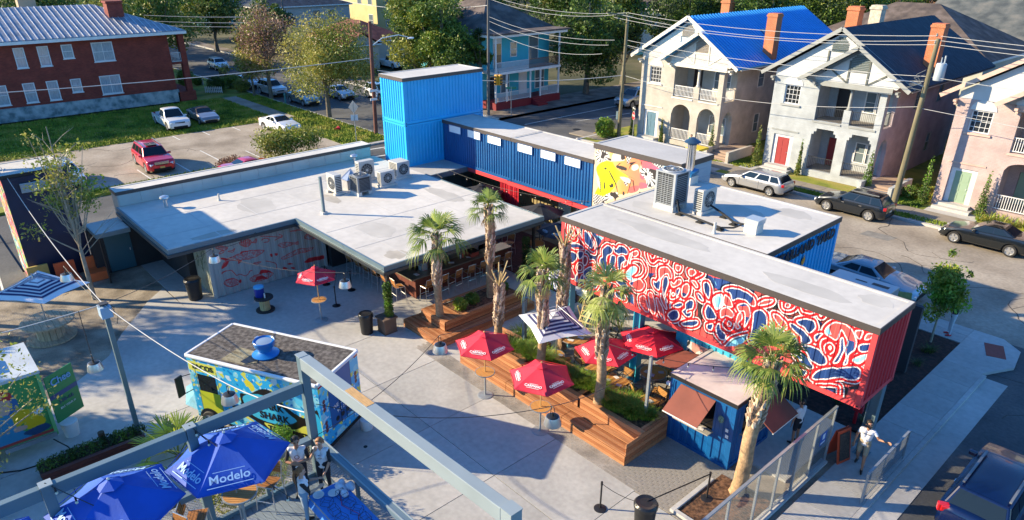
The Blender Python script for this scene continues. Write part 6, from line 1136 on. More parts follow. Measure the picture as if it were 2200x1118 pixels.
# street trees on the verge
tree('rounded olive green street tree with a slim trunk on the verge',(-64.7,34,0),9.9,4.6,1.9,40,30000,.11,[G2,G1,G2,G5],11,.26,sx=1.08,sy=1.0,shell=.2,limbs=12)
tree('browning purple grey street tree beside the brick house',(-78.3,34.2,0),10.8,4.6,3.0,34,11000,.12,[G7,G6,G7,G1],12,.24,sx=1.0,sy=1.05,shell=.25,limbs=16)
tree('low green lower canopy tree under the browning tree',(-80.5,33.2,0),5.2,3.2,1.6,16,7000,.12,[G1,G2,G3],13,.16,shell=.25)
tree('big dense green oak beside the turquoise corner house',(-64.5,46.5,0),13.8,5.2,1.5,46,36000,.15,[G3,G4,G3,G1,G5],14,.4,shell=.55,cr=.36)
tree('tall dense oak behind the sky blue tower',(-60.5,45.2,0),11.5,3.8,2.0,26,18000,.14,[G3,G4,G5,G3],15,.35,shell=.5)
tree('oak with hanging branches left of the turquoise house',(-73,51,0),13.0,4.6,2.0,28,18000,.15,[G3,G4,G1],16,.4,shell=.5)
tree('dark evergreen in front of the turquoise porch',(-57.8,48.0,0),8.8,1.9,3.5,12,6000,.13,[G4,G9,G3],17,.18,shell=.4)
for i,(x,y,H,r,l) in enumerate(((-56.5,63,11.5,5.0,'dense green oak at the near end of the tree lined street'),(-58,71.5,13,5.5,'dense green oak second along the tree lined street'),(-55,80,14,6,'dense green oak third along the tree lined street'),(-60.5,90,15,7,'tall oak deep along the tree lined street'),(-40.5,74,13,4.8,'oak rising left of the blue metal roof'),(-45.5,92,15,7,'broad oak closing the far end of the street'))):
    tree(l,(x,y,0),H,r,1.2 if i<5 else 2,40,30000,.16,[G3,G4,G3,G9,G5 if i % 2 else G3],30+i,.4,shell=.55,cr=.36,group='oaks along the side street')
for i,(x,y,H,r,mm_) in enumerate(((-52,104,16,8,[G3,G5,G4]),(-68,108,16,8,[G5,G3,G4]),(-85,90,14,6.5,[G3,G4,G1]),(-98,82,11,5.0,[G1,G3,G4]),(-118,84,9,4,[G4,G3]),(-108,88,15,7,[G3,G4,G1]),(-100,110,16,8,[G3,G1,G4]),(-128,104,16,8,[G4,G3]))):
    tree(('tree behind the turquoise house roof','tree beyond the turquoise house roof to the left','tree between the cottage and the turquoise house','tree right behind the red roofed cottage','tree behind the left end of the cottage','tall tree beside the yellow house','tree behind the yellow house','tree at the top above the grey house')[i],(x,y,0),H,r,1.5,34,16000,.24,mm_,50+i,.4,shell=.6,cr=.4,group='background trees behind the houses')
for i,(x,y,H,r,mm_) in enumerate(((-39,97,13,6,[G3,G5,G4]),(-38,108,13,6.5,[G6,G3,G7]),(-22,121,16,6,[G6,G7,G3]),(-44,118,16,8,[G5,G3]),(-24,124,16,9,[G3,G4,G5]),(0,124,17,9,[G3,G5]),(20,122,17,9,[G3,G4]))):
    tree(('tree left of the blue roof ridge','tree behind the right end of the blue roof','brown leaved tree above the brown shingle roof','far tree above the blue roof','far tree above the brown shingle roof','far tree above the slate roof','far tree at the top right corner')[i],(x,y,0),H,r,1.5,30,13000,.24,mm_,70+i,.4,shell=.6,cr=.4,group='background trees behind the terrace roofs')
for i,(x,y,H,r) in enumerate(((-101,24,11,6),(-104,12,12,7),(-106,-2,12,7),(-112,33,12,6.5),(-116,20,13,8),(-120,4,14,8),(-124,46,13,7),(-132,30,14,8),(-136,12,14,9),(-146,44,14,8),(-150,26,15,9),(-112,50,9,4.5),(-106,44.5,6,3))):
    tree(('nearest dark tree right of the brick house chimney','dark tree behind the brick house ridge','dark tree behind the left end of the brick roof','dark tree behind the street bend by the brick house','second row dark tree behind the brick chimney','tallest dark tree behind the left of the brick house','dark tree beyond the parked white hatchback','third row dark tree right of the brick house','third row dark tree behind the brick house','far dark tree over the street end','far dark tree above the brick roof','small dark tree beside the grey clapboard house','low dark tree beyond the far kerb')[i],(x,y,-.1),H,r,1.0,30,13000,.22,[G4,G9,G3,G4] if i % 3 else [G4,G3,G1],90+i,.4,shell=.6,cr=.4,group='dark trees behind the brick house')
# far wood closing the horizon
g=np.random.RandomState(5);cl=[]
for i in range(420):
    a=g.rand();x=-330+g.rand()*380;y=125+g.rand()*240+max(0,-x-100)*(-.3)
    if x<-170:y=20+g.rand()*240
    r=6+g.rand()*5;cl.append((x,y,5+g.rand()*6,r,r,r*.9))
o=link('far_wood',leaf_mesh('far_wood',cl,190000,.62,[G3,G4,G9,G1,G3],6,.7));tag(o,'distant mass of leafy trees filling the top of the view','wood',kind='stuff')
# bushes
def bush(label,loc,rx,ry,rz,n,size,mats,seed,group=None,shell=.75,name='bush',k=7):
    g=np.random.RandomState(seed);cl=[(0,0,rz*.9,rx*.8,ry*.8,rz*.85,3)]
    for i in range(k):a=g.rand()*2*PI;cl.append((math.cos(a)*rx*.5,math.sin(a)*ry*.5,rz*(.6+.7*g.rand()),rx*.45,ry*.45,rz*.45))
    t=thing(name,label,'bush',loc,0,group);link('foliage',leaf_mesh('foliage',cl,n,size,mats,seed,shell),t);b=MB();b.tube((0,0,-.05),(0,0,rz),.05,6);part('stem',b,BARK,t);return t
bush('clipped dark round bush inside the white picket fence',(-86.3,31.2,0),1.25,1.25,1.0,5000,.08,[G4,G3],1);bush('clipped dark round bush on the verge right of the picket fence',(-84.2,33.4,0),1.1,1.1,.85,4500,.08,[G4,G3,G1],2);bush('yellow green hedge between the two round bushes',(-87.6,33.6,0),1.4,1.2,.9,4500,.08,[G5,G3],3);bush('small dark bush by the brick porch',(-92.5,31.2,0),.8,.8,.6,2500,.08,[G4,G3],4)
bush('tall loose bush by the porch steps of the brick house',(-90,29,0),1.3,1.0,1.4,3500,.08,[G4,G3],5)
bush('big loose leafy bush at the edge of the parking lot behind the clerestory',(-53.2,24.3,-.1),2.3,3.3,1.5,9000,.10,[G3,G1,G5],6,shell=.45,k=14);bush('small olive bush left of the big one by the lot edge',(-53.2,19.4,-.1),.8,1.5,.6,1500,.09,[G1,G6],61,shell=.4)
bush('pale green shrub at the foot of the green utility pole',(-40.6,48.0,0),1.0,1.0,1.0,4200,.08,[G8,G5,G3],7)
bush('low shrub by the red cottage porch',(-86.4,51,0),1.5,2.2,.7,4000,.1,[G6,G1,G3],8);bush('olive shrub under the street trees beside the kerb',(-85,46.8,0),1.4,2.8,.7,3500,.1,[G1,G3],9)
bush('rose bush with red brown leaves beside the grey house steps',(-15.6,50.4,0),.6,.6,.5,1200,.07,[G6,G3],10)
# clipped climbing columns on the facades
for i,(x,y,h,r,l) in enumerate(((-35.9,49.95,2.1,.2,'narrow green climber beside the blue door of the cream house'),(-39.15,50.0,2.6,.25,'narrow green climber on the left corner of the cream house'),(-30.9,49.95,2.3,.3,'narrow green climber on the right pillar of the cream house'),(-26.8,49.95,2.9,.35,'pointed green climber on the left corner of the grey house'),(-23.35,49.95,2.6,.2,'thin green climber right of the brick red door'),(-18.3,49.9,2.7,.36,'pointed green climber on the right pillar of the grey house'),(-14.6,49.95,3.0,.36,'pointed green climber on the left corner of the pink house'),(-11.2,49.95,2.8,.33,'pointed green climber right of the pale green door'))):
    cl=[(0,0,h*(.08+.11*k),r*(1.1-.1*k),r*(1.1-.1*k),h*.12) for k in range(9)];t=thing('climbing_shrub',l,'climber',(x,y,0),group='narrow climbers on the house fronts');link('foliage',leaf_mesh('foliage',cl,1500,.06,[G3,G8 if i in (5,6,7) else G1,G4],i,.5),t);b=MB();b.tube((0,0,0),(0,0,h*.9),.03,5);part('stem',b,BARK,t)
def blades(n,cx,cy,rx,ry,L,wd,seed,bend=.6,out=1.0,z=0,hs=.3):
    """arching grass blades, 3 segments each"""
    g=np.random.RandomState(seed);a=g.rand(n)*2*PI;q=np.sqrt(g.rand(n));bx=cx+np.cos(a)*rx*q*hs;by=cy+np.sin(a)*ry*q*hs;a2=a+g.normal(size=n)*.5;l=L*(.6+.5*g.rand(n));o=out*(.25+.8*g.rand(n));V=[];dx,dy=np.cos(a2),np.sin(a2);px,py=-dy,dx
    for t_,w in ((0,1),(.4,.9),(.75,.6),(1,.05)):
        h=l*(t_-bend*.55*t_**2.5);r=l*o*t_**1.6
        for s in (-1,1):V.append(np.stack([bx+dx*r+px*w*wd*s,by+dy*r+py*w*wd*s,z+h],1))
    V=np.stack(V,1).reshape(-1,3);F=[];i=np.arange(n)*8
    for k in range(3):F.append(np.stack([i+2*k,i+2*k+1,i+2*k+3,i+2*k+2],1))
    return V,np.concatenate(F)
def blade_obj(name,V,F,mats,parent=None,loc=(0,0,0),per=3):
    me=bpy.data.meshes.new(name);me.from_pydata(V.tolist(),[],F.tolist());n=len(F)//3;g=np.random.RandomState(1);mi=g.randint(0,len(mats),n)
    for m in mats:me.materials.append(m)
    me.polygons.foreach_set('material_index',np.tile(mi,3).tolist());me.update();return link(name,me,parent,loc)
gp=thing('lily_bed','bed of bright yellow green strap leaved plants below the pink house','plants',(-8,49.5,0));V=[];F=[];k=0
for i in range(22):v,f=blades(46,-10.9+i*.42+.0,49.1+(i % 3)*.35,.5,.5,.75,.018,i,z=0,hs=.5);V.append(v-np.array([-8,49.5,0]));F.append(f+k);k += len(v)
blade_obj('foliage',np.concatenate(V),np.concatenate(F),[G5,G8,G2],gp)
def grass_clump(label,x,y,z,r,L,n,seed,mats,group='ornamental grasses in the plaza planters',name='ornamental_grass'):
    t=thing(name,label,'ornamental grass',(x,y,z),0,group);v,f=blades(n,0,0,r,r,L,.007,seed,hs=.9);blade_obj('foliage',v,f,mats,t);return t
# --- palms  
PT=mat('palm_boot',(.30,.20,.13),.9,nz=(6,.3),bump=(10,.5));PT2=mat('palm_boot_pale',(.56,.44,.32),.9,nz=(6,.25),bump=(10,.5));PTR=mat('palm_trunk_fibre',(.36,.235,.13),.95,nz=(8,.3),nz2=(1.5,.15),bump=(22,1.0));PL1=leafmat('palm_frond',(.08,.14,.022),.2);PL2=leafmat('palm_frond_light',(.16,.21,.045),.25);PLD=mat('dry_petiole',(.48,.36,.17),.8,nz=(5,.25));PL3=leafmat('palm_frond_pale',(.26,.31,.12),.25)
def fan_leaf(V,F,base,dirv,L,fanr,nseg=22,spread=2.5,droop=.25,seed=0):
    g=np.random.RandomState(seed);d=Vector(dirv).normalized();up=Vector((0,0,1));s=d.cross(up).normalized() if abs(d.z)<.97 else Vector((1,0,0));n=s.cross(d).normalized();hub=Vector(base)+d*L-up*L*droop*.3
    for k in range(nseg):
        a=-spread/2+spread*k/(nseg-1)+g.normal()*.03;u=d*math.cos(a)+s*math.sin(a)-n*.18*abs(math.sin(a));u.normalize();rl=fanr*(.85+.2*g.rand())*(1-.22*abs(a)/spread);p1=hub+u*rl*.55;p2=hub+u*rl*.85-up*rl*droop*.35;p3=hub+u*rl-up*rl*droop*(.55+.6*g.rand());w=u.cross(n).normalized()*.017*fanr/.6*1.1
        i=len(V);V += [hub-w*.2,hub+w*.2,p1-w,p1+w,p2-w*.6,p2+w*.6,p3];F += [(i,i+1,i+3,i+2),(i+2,i+3,i+5,i+4),(i+4,i+5,i+6)]
    return hub
def palm(label,base,H,r,boots=(0.45,1.0),leaves=26,LL=.75,fanr=.75,seed=0,lean=(0,0),style='crown',mats=(PL1,PL2),bald=False):
    t=thing('palm_tree',label,'palm tree',base,0,'palms in the plaza planters');g=np.random.RandomState(seed)
    f=lambda z:Vector((lean[0]*z/H+.03*math.sin(z*2+seed),lean[1]*z/H+.03*math.cos(z*1.7+seed),z));b=MB();n=14;P=[];F=[];m=22
    for i in range(m+1):
        z=H*i/m;c=f(z);rr=r*(1.12-.2*(z/H)) if z>.2 else r*1.25
        for k in range(n):a=2*PI*k/n;q=rr*(1+.05*g.normal());P.append((c.x+q*math.cos(a),c.y+q*math.sin(a),z))
    for i in range(m):
        for k in range(n):F.append((i*n+k,i*n+(k+1) % n,(i+1)*n+(k+1) % n,(i+1)*n+k))
    F.append(tuple(m*n+k for k in range(n)));b.faces(P,F);part('trunk',b,PTR,t,True)
    b=MB();z=H*boots[0];k=0
    while z<H*boots[1]:
        for j in range(6):
            a=k*1.1+j*2*PI/6+g.normal()*.1;c=f(z);rr=r*(1.12-.2*z/H);u=Vector((math.cos(a),math.sin(a),0));s=Vector((-u.y,u.x,0));o=c+u*rr*.9;tip=c+u*(rr+.06+.05*g.rand())+Vector((0,0,.17+.06*g.rand()));w=.075
            b.faces([o-s*w,o+s*w,o+u*.06+Vector((0,0,-.05)),tip-s*w*.55,tip+s*w*.55,tip-u*.05+Vector((0,0,.02))],[(0,2,3),(2,1,4),(2,4,3),(0,3,5),(1,5,4),(3,4,5)],g.randint(0,2))
        z += .085;k += 1
    if b.v:o_=part('boots',b,[PT,PT2],t,kind=None)
    top=f(H);V=[];F=[];pb=MB()
    for i in range(leaves):
        a=i*2.399+g.normal()*.2;e={'crown':1.4-1.75*(i/leaves)**.9,'mop':1.2-2.4*(i/leaves)}[style];e += g.normal()*.08;d=Vector((math.cos(a)*math.cos(e),math.sin(a)*math.cos(e),math.sin(e)));L=LL*(.75+.4*g.rand());hub=fan_leaf(V,F,top+d*.08,d,L,fanr*(.85+.25*g.rand()),20,2.7,.25+.55*(i/leaves),seed*100+i);pb.path([top+Vector((0,0,-.05)),top+d*L*.6,hub],.016,4,r2=.008)
    if V:
        me=bpy.data.meshes.new('fronds');me.from_pydata([tuple(v) for v in V],[],F)
        for mm2 in mats:me.materials.append(mm2)
        me.polygons.foreach_set('material_index',[int(g.rand()>.55) if k % 60 == 0 else 0 for k in range(len(F))]);mi=np.repeat((np.random.RandomState(seed).rand(len(F)//3+1)>.55).astype(int),3)[:len(F)];me.polygons.foreach_set('material_index',mi.tolist());me.update();link('fronds',me,t);part('petioles',pb,PL2,t)
    if not bald:
        b=MB();P_=[];F_=[]
        for i in range(5):a=g.rand()*2*PI;e=-1.0-.3*g.rand();fan_leaf(P_,F_,top+Vector((0,0,-.1)),(math.cos(a)*math.cos(e),math.sin(a)*math.cos(e),math.sin(e)),.35,.45,12,1.2,.5,seed*7+i)
        me=bpy.data.meshes.new('dead_fronds');me.from_pydata([tuple(v) for v in P_],[],F_);me.materials.append(PLD);link('dead_fronds',me,t)
    if bald:
        b=MB()
        for i in range(9):a=i*2.4;e=1.2-.05*i;L=.5+.5*g.rand();b.tube(top+Vector((0,0,-.1)),top+Vector((math.cos(a)*math.cos(e)*L,math.sin(a)*math.cos(e)*L,math.sin(e)*L)),.035,6,.025)
        part('cut_petioles',b,PLD,t)
    return t
palm('palm with a broad fan crown at the near end of the first wooden planter',(-22.0,15.75,.72),3.7,.15,(.42,1),21,.62,.78,1)
palm('tall palm with a smaller crown at the far end of the first wooden planter',(-22.0,18.65,.72),4.25,.145,(.42,1),18,.42,.62,2)
palm('bare headed palm with cut leaf stalks beside the striped shade',(-18.55,16.15,.5),2.85,.15,(.38,1),0,0,0,3,bald=True)
palm('palm with drooping crown in front of the striped shade',(-15.95,16.0,.8),4.0,.15,(.42,1),17,.42,.66,4)
palm('palm with shaggy drooping crown in front of the mural',(-12.95,15.85,.8),4.4,.155,(.45,1),21,.4,.7,5,style='mop',mats=(PL2,PL3))
palm('large leaning palm beside the blue kiosk and the mesh fence',(-7.75,16.35,0),4.75,.195,(.55,1),25,.52,.70,6,lean=(.25,.25))
palm('bare headed palm behind the striped shade beside the mural corner',(-17.2,18.4,.2),4.6,.16,(.3,1),0,0,0,7,bald=True)
# small fan palm at the lower left
t=thing('fan_palm','young fan palm with big stiff yellow green leaves behind the deck rail','palm tree',(-20.6,4.2,0));V=[];F=[];pb=MB()
for i in range(13):
    a=i*2.399;e=1.25-.09*i;d=Vector((math.cos(a)*math.cos(e),math.sin(a)*math.cos(e),math.sin(e)));hub=fan_leaf(V,F,(0,0,.35),d,.75+.05*(i % 3),.78,26,3.2,.1,900+i);pb.path([(0,0,.3),hub],.015,4)
me=bpy.data.meshes.new('fronds');me.from_pydata([tuple(v) for v in V],[],F);me.materials.append(leafmat('young_palm_frond',(.34,.42,.05),.3));me.materials.append(PL2);me.polygons.foreach_set('material_index',np.repeat((np.random.RandomState(3).rand(len(F)//3+1)>.6).astype(int),3)[:len(F)].tolist());link('fronds',me,t);part('petioles',pb,PL2,t);b=MB();b.tube((0,0,0),(0,0,.4),.12,8,.09);part('trunk',b,PT,t)
# thin sapling on the left with branches, sapling at the street corner
t=tree('tall thin sapling with sparse leaves behind the striped umbrella table',(-35.6,5.4,-.03),9.3,2.0,2.2,34,2500,.08,[G1,G2,G5,G3],201,.11,BARKP,shell=.1,limbs=26,cr=.34)
twiggy(t,22,2.2,7.6,1.9,202,BARKP,.022)
t=tree('young broad leaved street tree beside the corner pavement',(-7.25,30.75,0),4.35,.95,1.0,34,5600,.085,[G3,G8,G5,G3],203,.05,BARKP,shell=.2,cr=.5)
t=tree('leafy branches of a tree in front of the green food trailer',(-19.6,-1.4,0),6.4,2.2,3.0,20,2300,.05,[G1,G5,G2,G3],204,.1,BARKP,shell=.15,limbs=20,lean=(-.2,1.2),cr=.34)
twiggy(t,14,2.6,6.0,1.8,205,BARKP,.02)
# neighbours outside the frame to the left whose branches dapple the plaza
for i,(x,y,H,r) in enumerate(((-39.5,-4.5,9.0,2.9),(-35,-8,9.5,3.0),(-46,-9,14,3.6),(-31,-10.5,8.5,2.8),(-36,-15,14,3.6),(-30,-16,13,3.4))):
    tree('sparse plaza tree to the left of the view',(x,y,0),H,r,H*.35,34,6000,.12,[G1,G2,G3],210+i,.12,BARKP,shell=.15,limbs=20,cr=.34,group='sparse trees along the left side of the plaza')
bush('leafy green vine growing up beside the rear wheel of the taco truck',(-18.2,6.75,0),.65,.5,.85,2600,.055,[G8,G3],301,shell=.3)
bush('tangle of green leaves behind the deck mesh railing',(-16.9,5.0,0),.8,1.5,1.2,4200,.06,[G8,G3,G1],302,shell=.3)
# ================================================================ plaza furniture
def plank_wall(t,b0,b1,z0,z1,face,m,n=None,nm='plank',gap=.012,th=.03):
    """horizontal boards on a vertical face between points b0,b1 (x,y) from z0 to z1; face = outward normal"""
    H=z1-z0;n=n or max(1,round(H/.14));h=H/n;d=Vector((b1[0]-b0[0],b1[1]-b0[1],0));L=d.length;d /= L;O=t.location
    for i in range(n):
        b=MB(tuple(O));p=Vector((b0[0],b0[1],z0+h*i+gap/2));q=p+d*L;b.slab([p,q,q+Vector((0,0,h-gap)),p+Vector((0,0,h-gap))],face,th);part(nm,b,m if i % 2 else (IPE2 if m is IPE else m),t)
def plank_deck(t,x0,x1,y0,y1,z,along,m,w=.14,gap=.012,th=.035,nm='plank'):
    O=tuple(t.location);n=max(1,round(((y1-y0) if along == 'x' else (x1-x0))/w));s=((y1-y0) if along == 'x' else (x1-x0))/n
    for i in range(n):
        b=MB(O)
        if along == 'x':b.box(x0,y0+s*i+gap/2,z-th,x1,y0+s*(i+1)-gap/2,z)
        else:b.box(x0+s*i+gap/2,y0,z-th,x0+s*(i+1)-gap/2,y1,z)
        part(nm,b,m if i % 2 else (IPE2 if m is IPE else m),t)
# first planter (palms 1 and 2)
pl=thing('wooden_planter','stepped hardwood planter with two palms in front of the bar','planter',(-22.2,17.2,0));O=tuple(pl.location)
b=MB(O);b.box(-22.9,15.55,0,-21.35,20.0,.68);b.box(-23.3,14.95,0,-20.9,20.2,.18);part('core',b,mat('dark_core',(.06,.03,.02),.8),pl)
b=MB(O);b.box(-22.78,16.45,.62,-21.45,19.9,.74);part('soil',b,MULCH,pl)
plank_deck(pl,-23.42,-20.78,14.82,15.62,.36,'x',IPE);plank_deck(pl,-21.3,-20.78,15.64,20.3,.36,'y',IPE);plank_deck(pl,-23.42,-22.95,15.64,20.3,.36,'y',IPE)
plank_deck(pl,-23.0,-21.3,15.5,16.45,.8,'x',IPE);plank_deck(pl,-23.0,-22.8,16.46,20.05,.8,'y',IPE);plank_deck(pl,-21.46,-21.3,16.46,20.05,.8,'y',IPE)
plank_wall(pl,(-23.42,14.84),(-20.78,14.84),0,.32,(0,-1,0),IPE);plank_wall(pl,(-20.8,14.85),(-20.8,20.3),0,.32,(1,0,0),IPE);plank_wall(pl,(-23.0,15.52),(-21.3,15.52),.38,.76,(0,-1,0),IPE);plank_wall(pl,(-21.32,15.55),(-21.32,20.05),.38,.76,(1,0,0),IPE)
bush('pale green leafy shrub beside the first planter palm',(-21.85,16.8,.74),.38,.35,.33,1500,.05,[G5,G8],401);bush('green leafy plant behind the pale shrub in the first planter',(-22.0,17.6,.74),.42,.35,.28,1300,.05,[G8,G3],402);bush('dark green plant by the tall palm in the first planter',(-22.1,19.4,.74),.45,.4,.3,1300,.05,[G3,G4],403)
# long stepped bench planter
bp=thing('bench_planter','long stepped hardwood bench with grass filled planters round the dining terrace','planter',(-15,15.5,0));O=tuple(bp.location)
b=MB(O);b.box(-18.9,15.65,0,-10.95,16.9,.76);b.box(-19.1,14.95,0,-11.0,15.6,.3);part('core',b,MATS['dark_core'],bp)
b=MB(O);b.box(-18.7,15.75,.7,-11.1,16.8,.80);b.box(-19.2,16.9,0,-17.6,18.2,.35);part('soil',b,MULCH,bp)
for xa,xb in ((-19.35,-16.6),(-16.58,-13.7),(-13.68,-10.86)):
    plank_deck(bp,xa,xb,14.78,15.28,.42,'x',IPE);plank_wall(bp,(xa,14.8),(xb,14.8),0,.37,(0,-1,0),IPE)
    plank_wall(bp,(xa+.1,15.62),(xb,15.62),.44,.84,(0,-1,0),IPE)
plank_deck(bp,-19.2,-10.88,15.29,15.58,.45,'x',IPE2)
plank_deck(bp,-19.0,-10.86,15.57,15.78,.88,'x',IPE);plank_deck(bp,-18.9,-10.86,16.8,17.0,.88,'x',IPE);plank_deck(bp,-11.08,-10.86,15.79,16.79,.878,'y',IPE)
for x in (-16.9,-13.9):plank_deck(bp,x,x+.2,15.79,16.79,.878,'y',IPE)
plank_wall(bp,(-10.88,14.8),(-10.88,17.0),0,.84,(1,0,0),IPE,5);plank_wall(bp,(-19.3,17.0),(-10.9,17.0),0,.84,(0,1,0),IPE,5);plank_wall(bp,(-19.3,14.8),(-19.3,17.0),0,.4,(-1,0,0),IPE)
gm=[G8,G5,G8,G3]
for i,(x,y,z,r,L) in enumerate(((-18.6,17.5,.36,.4,.75),(-18.0,17.1,.36,.4,.7),(-17.5,16.4,.8,.35,.6),(-16.8,16.3,.8,.35,.65),(-16.35,16.5,.8,.35,.6),(-17.9,16.2,.8,.35,.6),(-15.2,16.3,.8,.3,.55),(-14.6,16.2,.8,.35,.65),(-14.0,16.35,.8,.35,.65),(-13.6,16.5,.8,.3,.6),(-12.45,16.15,.8,.38,.7),(-12.1,16.5,.8,.35,.65),(-11.75,16.2,.8,.3,.55),(-11.4,16.5,.8,.28,.45))):
    grass_clump('arching green ornamental grass, '+('first','second','third','fourth','fifth','sixth','seventh','eighth','ninth','tenth','eleventh','twelfth','thirteenth','last')[i]+' along the bench planter from the left',x,y,z,r*1.1,L*.92,520,500+i,gm)
# square pot with a climbing shrub, by the black post
pt=thing('square_pot','brown square pot with a slim climbing shrub under the roof corner','planter',(-23.55,14.05,0));b=MB()
b.box(-.33,-.33,0,.33,.33,.02);b.slab([(-.3,-.3,0),(.3,-.3,0),(.3,.3,0),(-.3,.3,0)],(0,0,1),.66);b.box(-.36,-.36,.66,.36,.36,.74);part('pot',b,mat('brown_pot',(.13,.085,.06),.7,nz=(3,.15)),pt,bev=.01);link('foliage',leaf_mesh('foliage',[(.08,.1,.9+.25*k,.2,.2,.2) for k in range(6)],2600,.05,[G3,G4,G8],31,.4),pt)
pt2=thing('square_pot','dark square pot with a tall vine under the right roof corner','planter',(-23.5,22.3,.05));b=MB();b.box(-.3,-.3,0,.3,.3,.6);part('pot',b,BLACK,pt2);link('foliage',leaf_mesh('foliage',[(0,0,.8+.25*k,.22,.22,.2) for k in range(6)],1800,.05,[G4,G9],32,.4),pt2)
def bin_(label,x,y,h=.95,r=.3,rz=0):
    t=thing('trash_bin',label,'bin',(x,y,0),rz,'black plastic bins');b=MB();b.lathe([(r*.82,0),(r*.86,.05),(r,h*.85),(r*1.06,h*.86),(r*1.06,h*.93),(r*.96,h)],(0,0,0),16);part('bin',b,PLASTIC,t,True);b=MB();g=np.random.RandomState(int(x*10) % 97);b.lathe([(r*1.08,h*.84),(r*1.1,h*.95),(r*.95,h*1.02),(r*.6,h*1.0),(r*.3,h*.97)],(0,0,0),20);part('bag',b,mat('black_bin_bag',(.015,.016,.018),.3,bump=(9,.9)),t,True);return t
bin_('black bin with a liner beside the brown square pot',-24.0,13.3);bin_('black bin against the pale end wall of the fish mural',-32.35,9.0,1.05,.36);bin_('black bin with a bag at the bottom edge of the view',-8.75,13.1,.95,.32)
# --- umbrellas
UR=mat('red_umbrella_fabric',(.62,.02,.05),.75,nz=(2,.08),bump=(30,.1));UB=mat('royal_blue_umbrella_fabric',(.005,.075,.44),.7,nz=(1.5,.14),bump=(25,.12));UK=mat('black_umbrella_fabric',(.012,.013,.018),.7);WPRINT=mat('white_print',(.75,.74,.74),.7)
PWOOD=mat('umbrella_pole_wood',(.55,.33,.12),.5)
def umbrella(label,x,y,z0,zrim,zpk,r,n,m,a0,text=None,tsize=.2,polem=None,group=None,vent=True,txts=(0,),tcol=None,valance=.13,pr=.022,bands=None):
    t=thing('umbrella',label,'umbrella',(x,y,z0),0,group);zr,zp=zrim-z0,zpk-z0;b=MB();hs=[(r*math.cos(a0+2*PI*k/n),r*math.sin(a0+2*PI*k/n)) for k in range(n)];K=6;P=[];F=[]
    # each panel: subdivided triangle with slight sag
    for k in range(n):
        A=Vector((*hs[k],zr));B=Vector((*hs[(k+1) % n],zr));T=Vector((0,0,zp));base=len(P)
        for i in range(K+1):
            for j in range(K+1):
                s=i/K;q=j/K;p=T.lerp(A.lerp(B,q),.06+.94*s);sag=4*q*(1-q)*s*s*r*.045;edge=4*q*(1-q)*(1 if i == K else 0)*r*.03;c=Vector((p.x,p.y,0));p=p-Vector((0,0,sag))-(c.normalized()*edge if c.length else c);P.append(p)
        for i in range(K):
            for j in range(K):a=base+i*(K+1)+j;F.append((a,a+1,a+K+2,a+K+1))
    b.faces(P,F)
    for k in range(n):
        A=Vector((*hs[k],zr));B=Vector((*hs[(k+1) % n],zr));v=Vector((0,0,-valance*.0-.02));b.face([A,B,B+v,A+v])
    cnp=part('canopy',b,m,t,False)
    rb=MB()
    for k in range(n):rb.tube((0,0,zp-.04),(hs[k][0]*.98,hs[k][1]*.98,zr-.02),.011,5);rb.tube((0,0,zr-.15),(hs[k][0]*.5,hs[k][1]*.5,(zr+zp)/2-.03),.009,5)
    part('ribs',rb,polem or PWOOD,t)
    if vent:
        vb=MB();q=.2;vb.faces([(0,0,zp+.07)]+[(h[0]*q,h[1]*q,zp-.17*(zp-zr)*.5-.0) for h in hs],[(0,1+k,1+(k+1) % n) for k in range(n)]);part('vent',vb,m,t)
        fb=MB();fb.sphere((0,0,zp+.09),.035,8);part('finial',fb,polem or PWOOD,t,True)
    pb=MB();pb.tube((0,0,0),(0,0,zp),pr,8);part('pole',pb,polem or PWOOD,t)
    for k in txts:
        if text:
            A=Vector((*hs[k],zr));B=Vector((*hs[(k+1) % n],zr));T=Vector((0,0,zp));X=(B-A).normalized();M_=(A+B)/2;Y=(T-M_).normalized();nn=X.cross(Y)
            if nn.z<0:X=-X;nn=-nn
            pos=M_+Y*(T-M_).length*.22+nn*.012;lettering(text,tsize,tcol or WPRINT,t,pos,X,Y,.002,1.0,.004)
            l=MB();c=pos-Y*tsize*.62;l.slab([c-X*tsize*1.7-Y*.008,c+X*tsize*1.7-Y*.008,c+X*tsize*1.7+Y*.008,c-X*tsize*1.7+Y*.008],nn,.002);c=pos+Y*tsize*.62;l.slab([c-X*tsize*1.2-Y*.006,c+X*tsize*1.2-Y*.006,c+X*tsize*1.2+Y*.006,c-X*tsize*1.2+Y*.006],nn,.002);part('printed_rule',l,tcol or WPRINT,t)
    return t
def slats_disc(b,r,z,th,n=11,m=0):
    w=2*r/n
    for i in range(n):
        y0=-r+w*i+.006;y1=y0+w-.012;ym=max(abs(y0),abs(y1));L=math.sqrt(max(0.002,r*r-ym*ym));L2=math.sqrt(max(.002,r*r-min(abs(y0),abs(y1))**2));b.prism([(-L if abs(y0) == ym else -L2,y0),(L if abs(y0) == ym else L2,y0),(L if abs(y1) == ym else L2,y1),(-L if abs(y1) == ym else -L2,y1)],z,z+th,m)
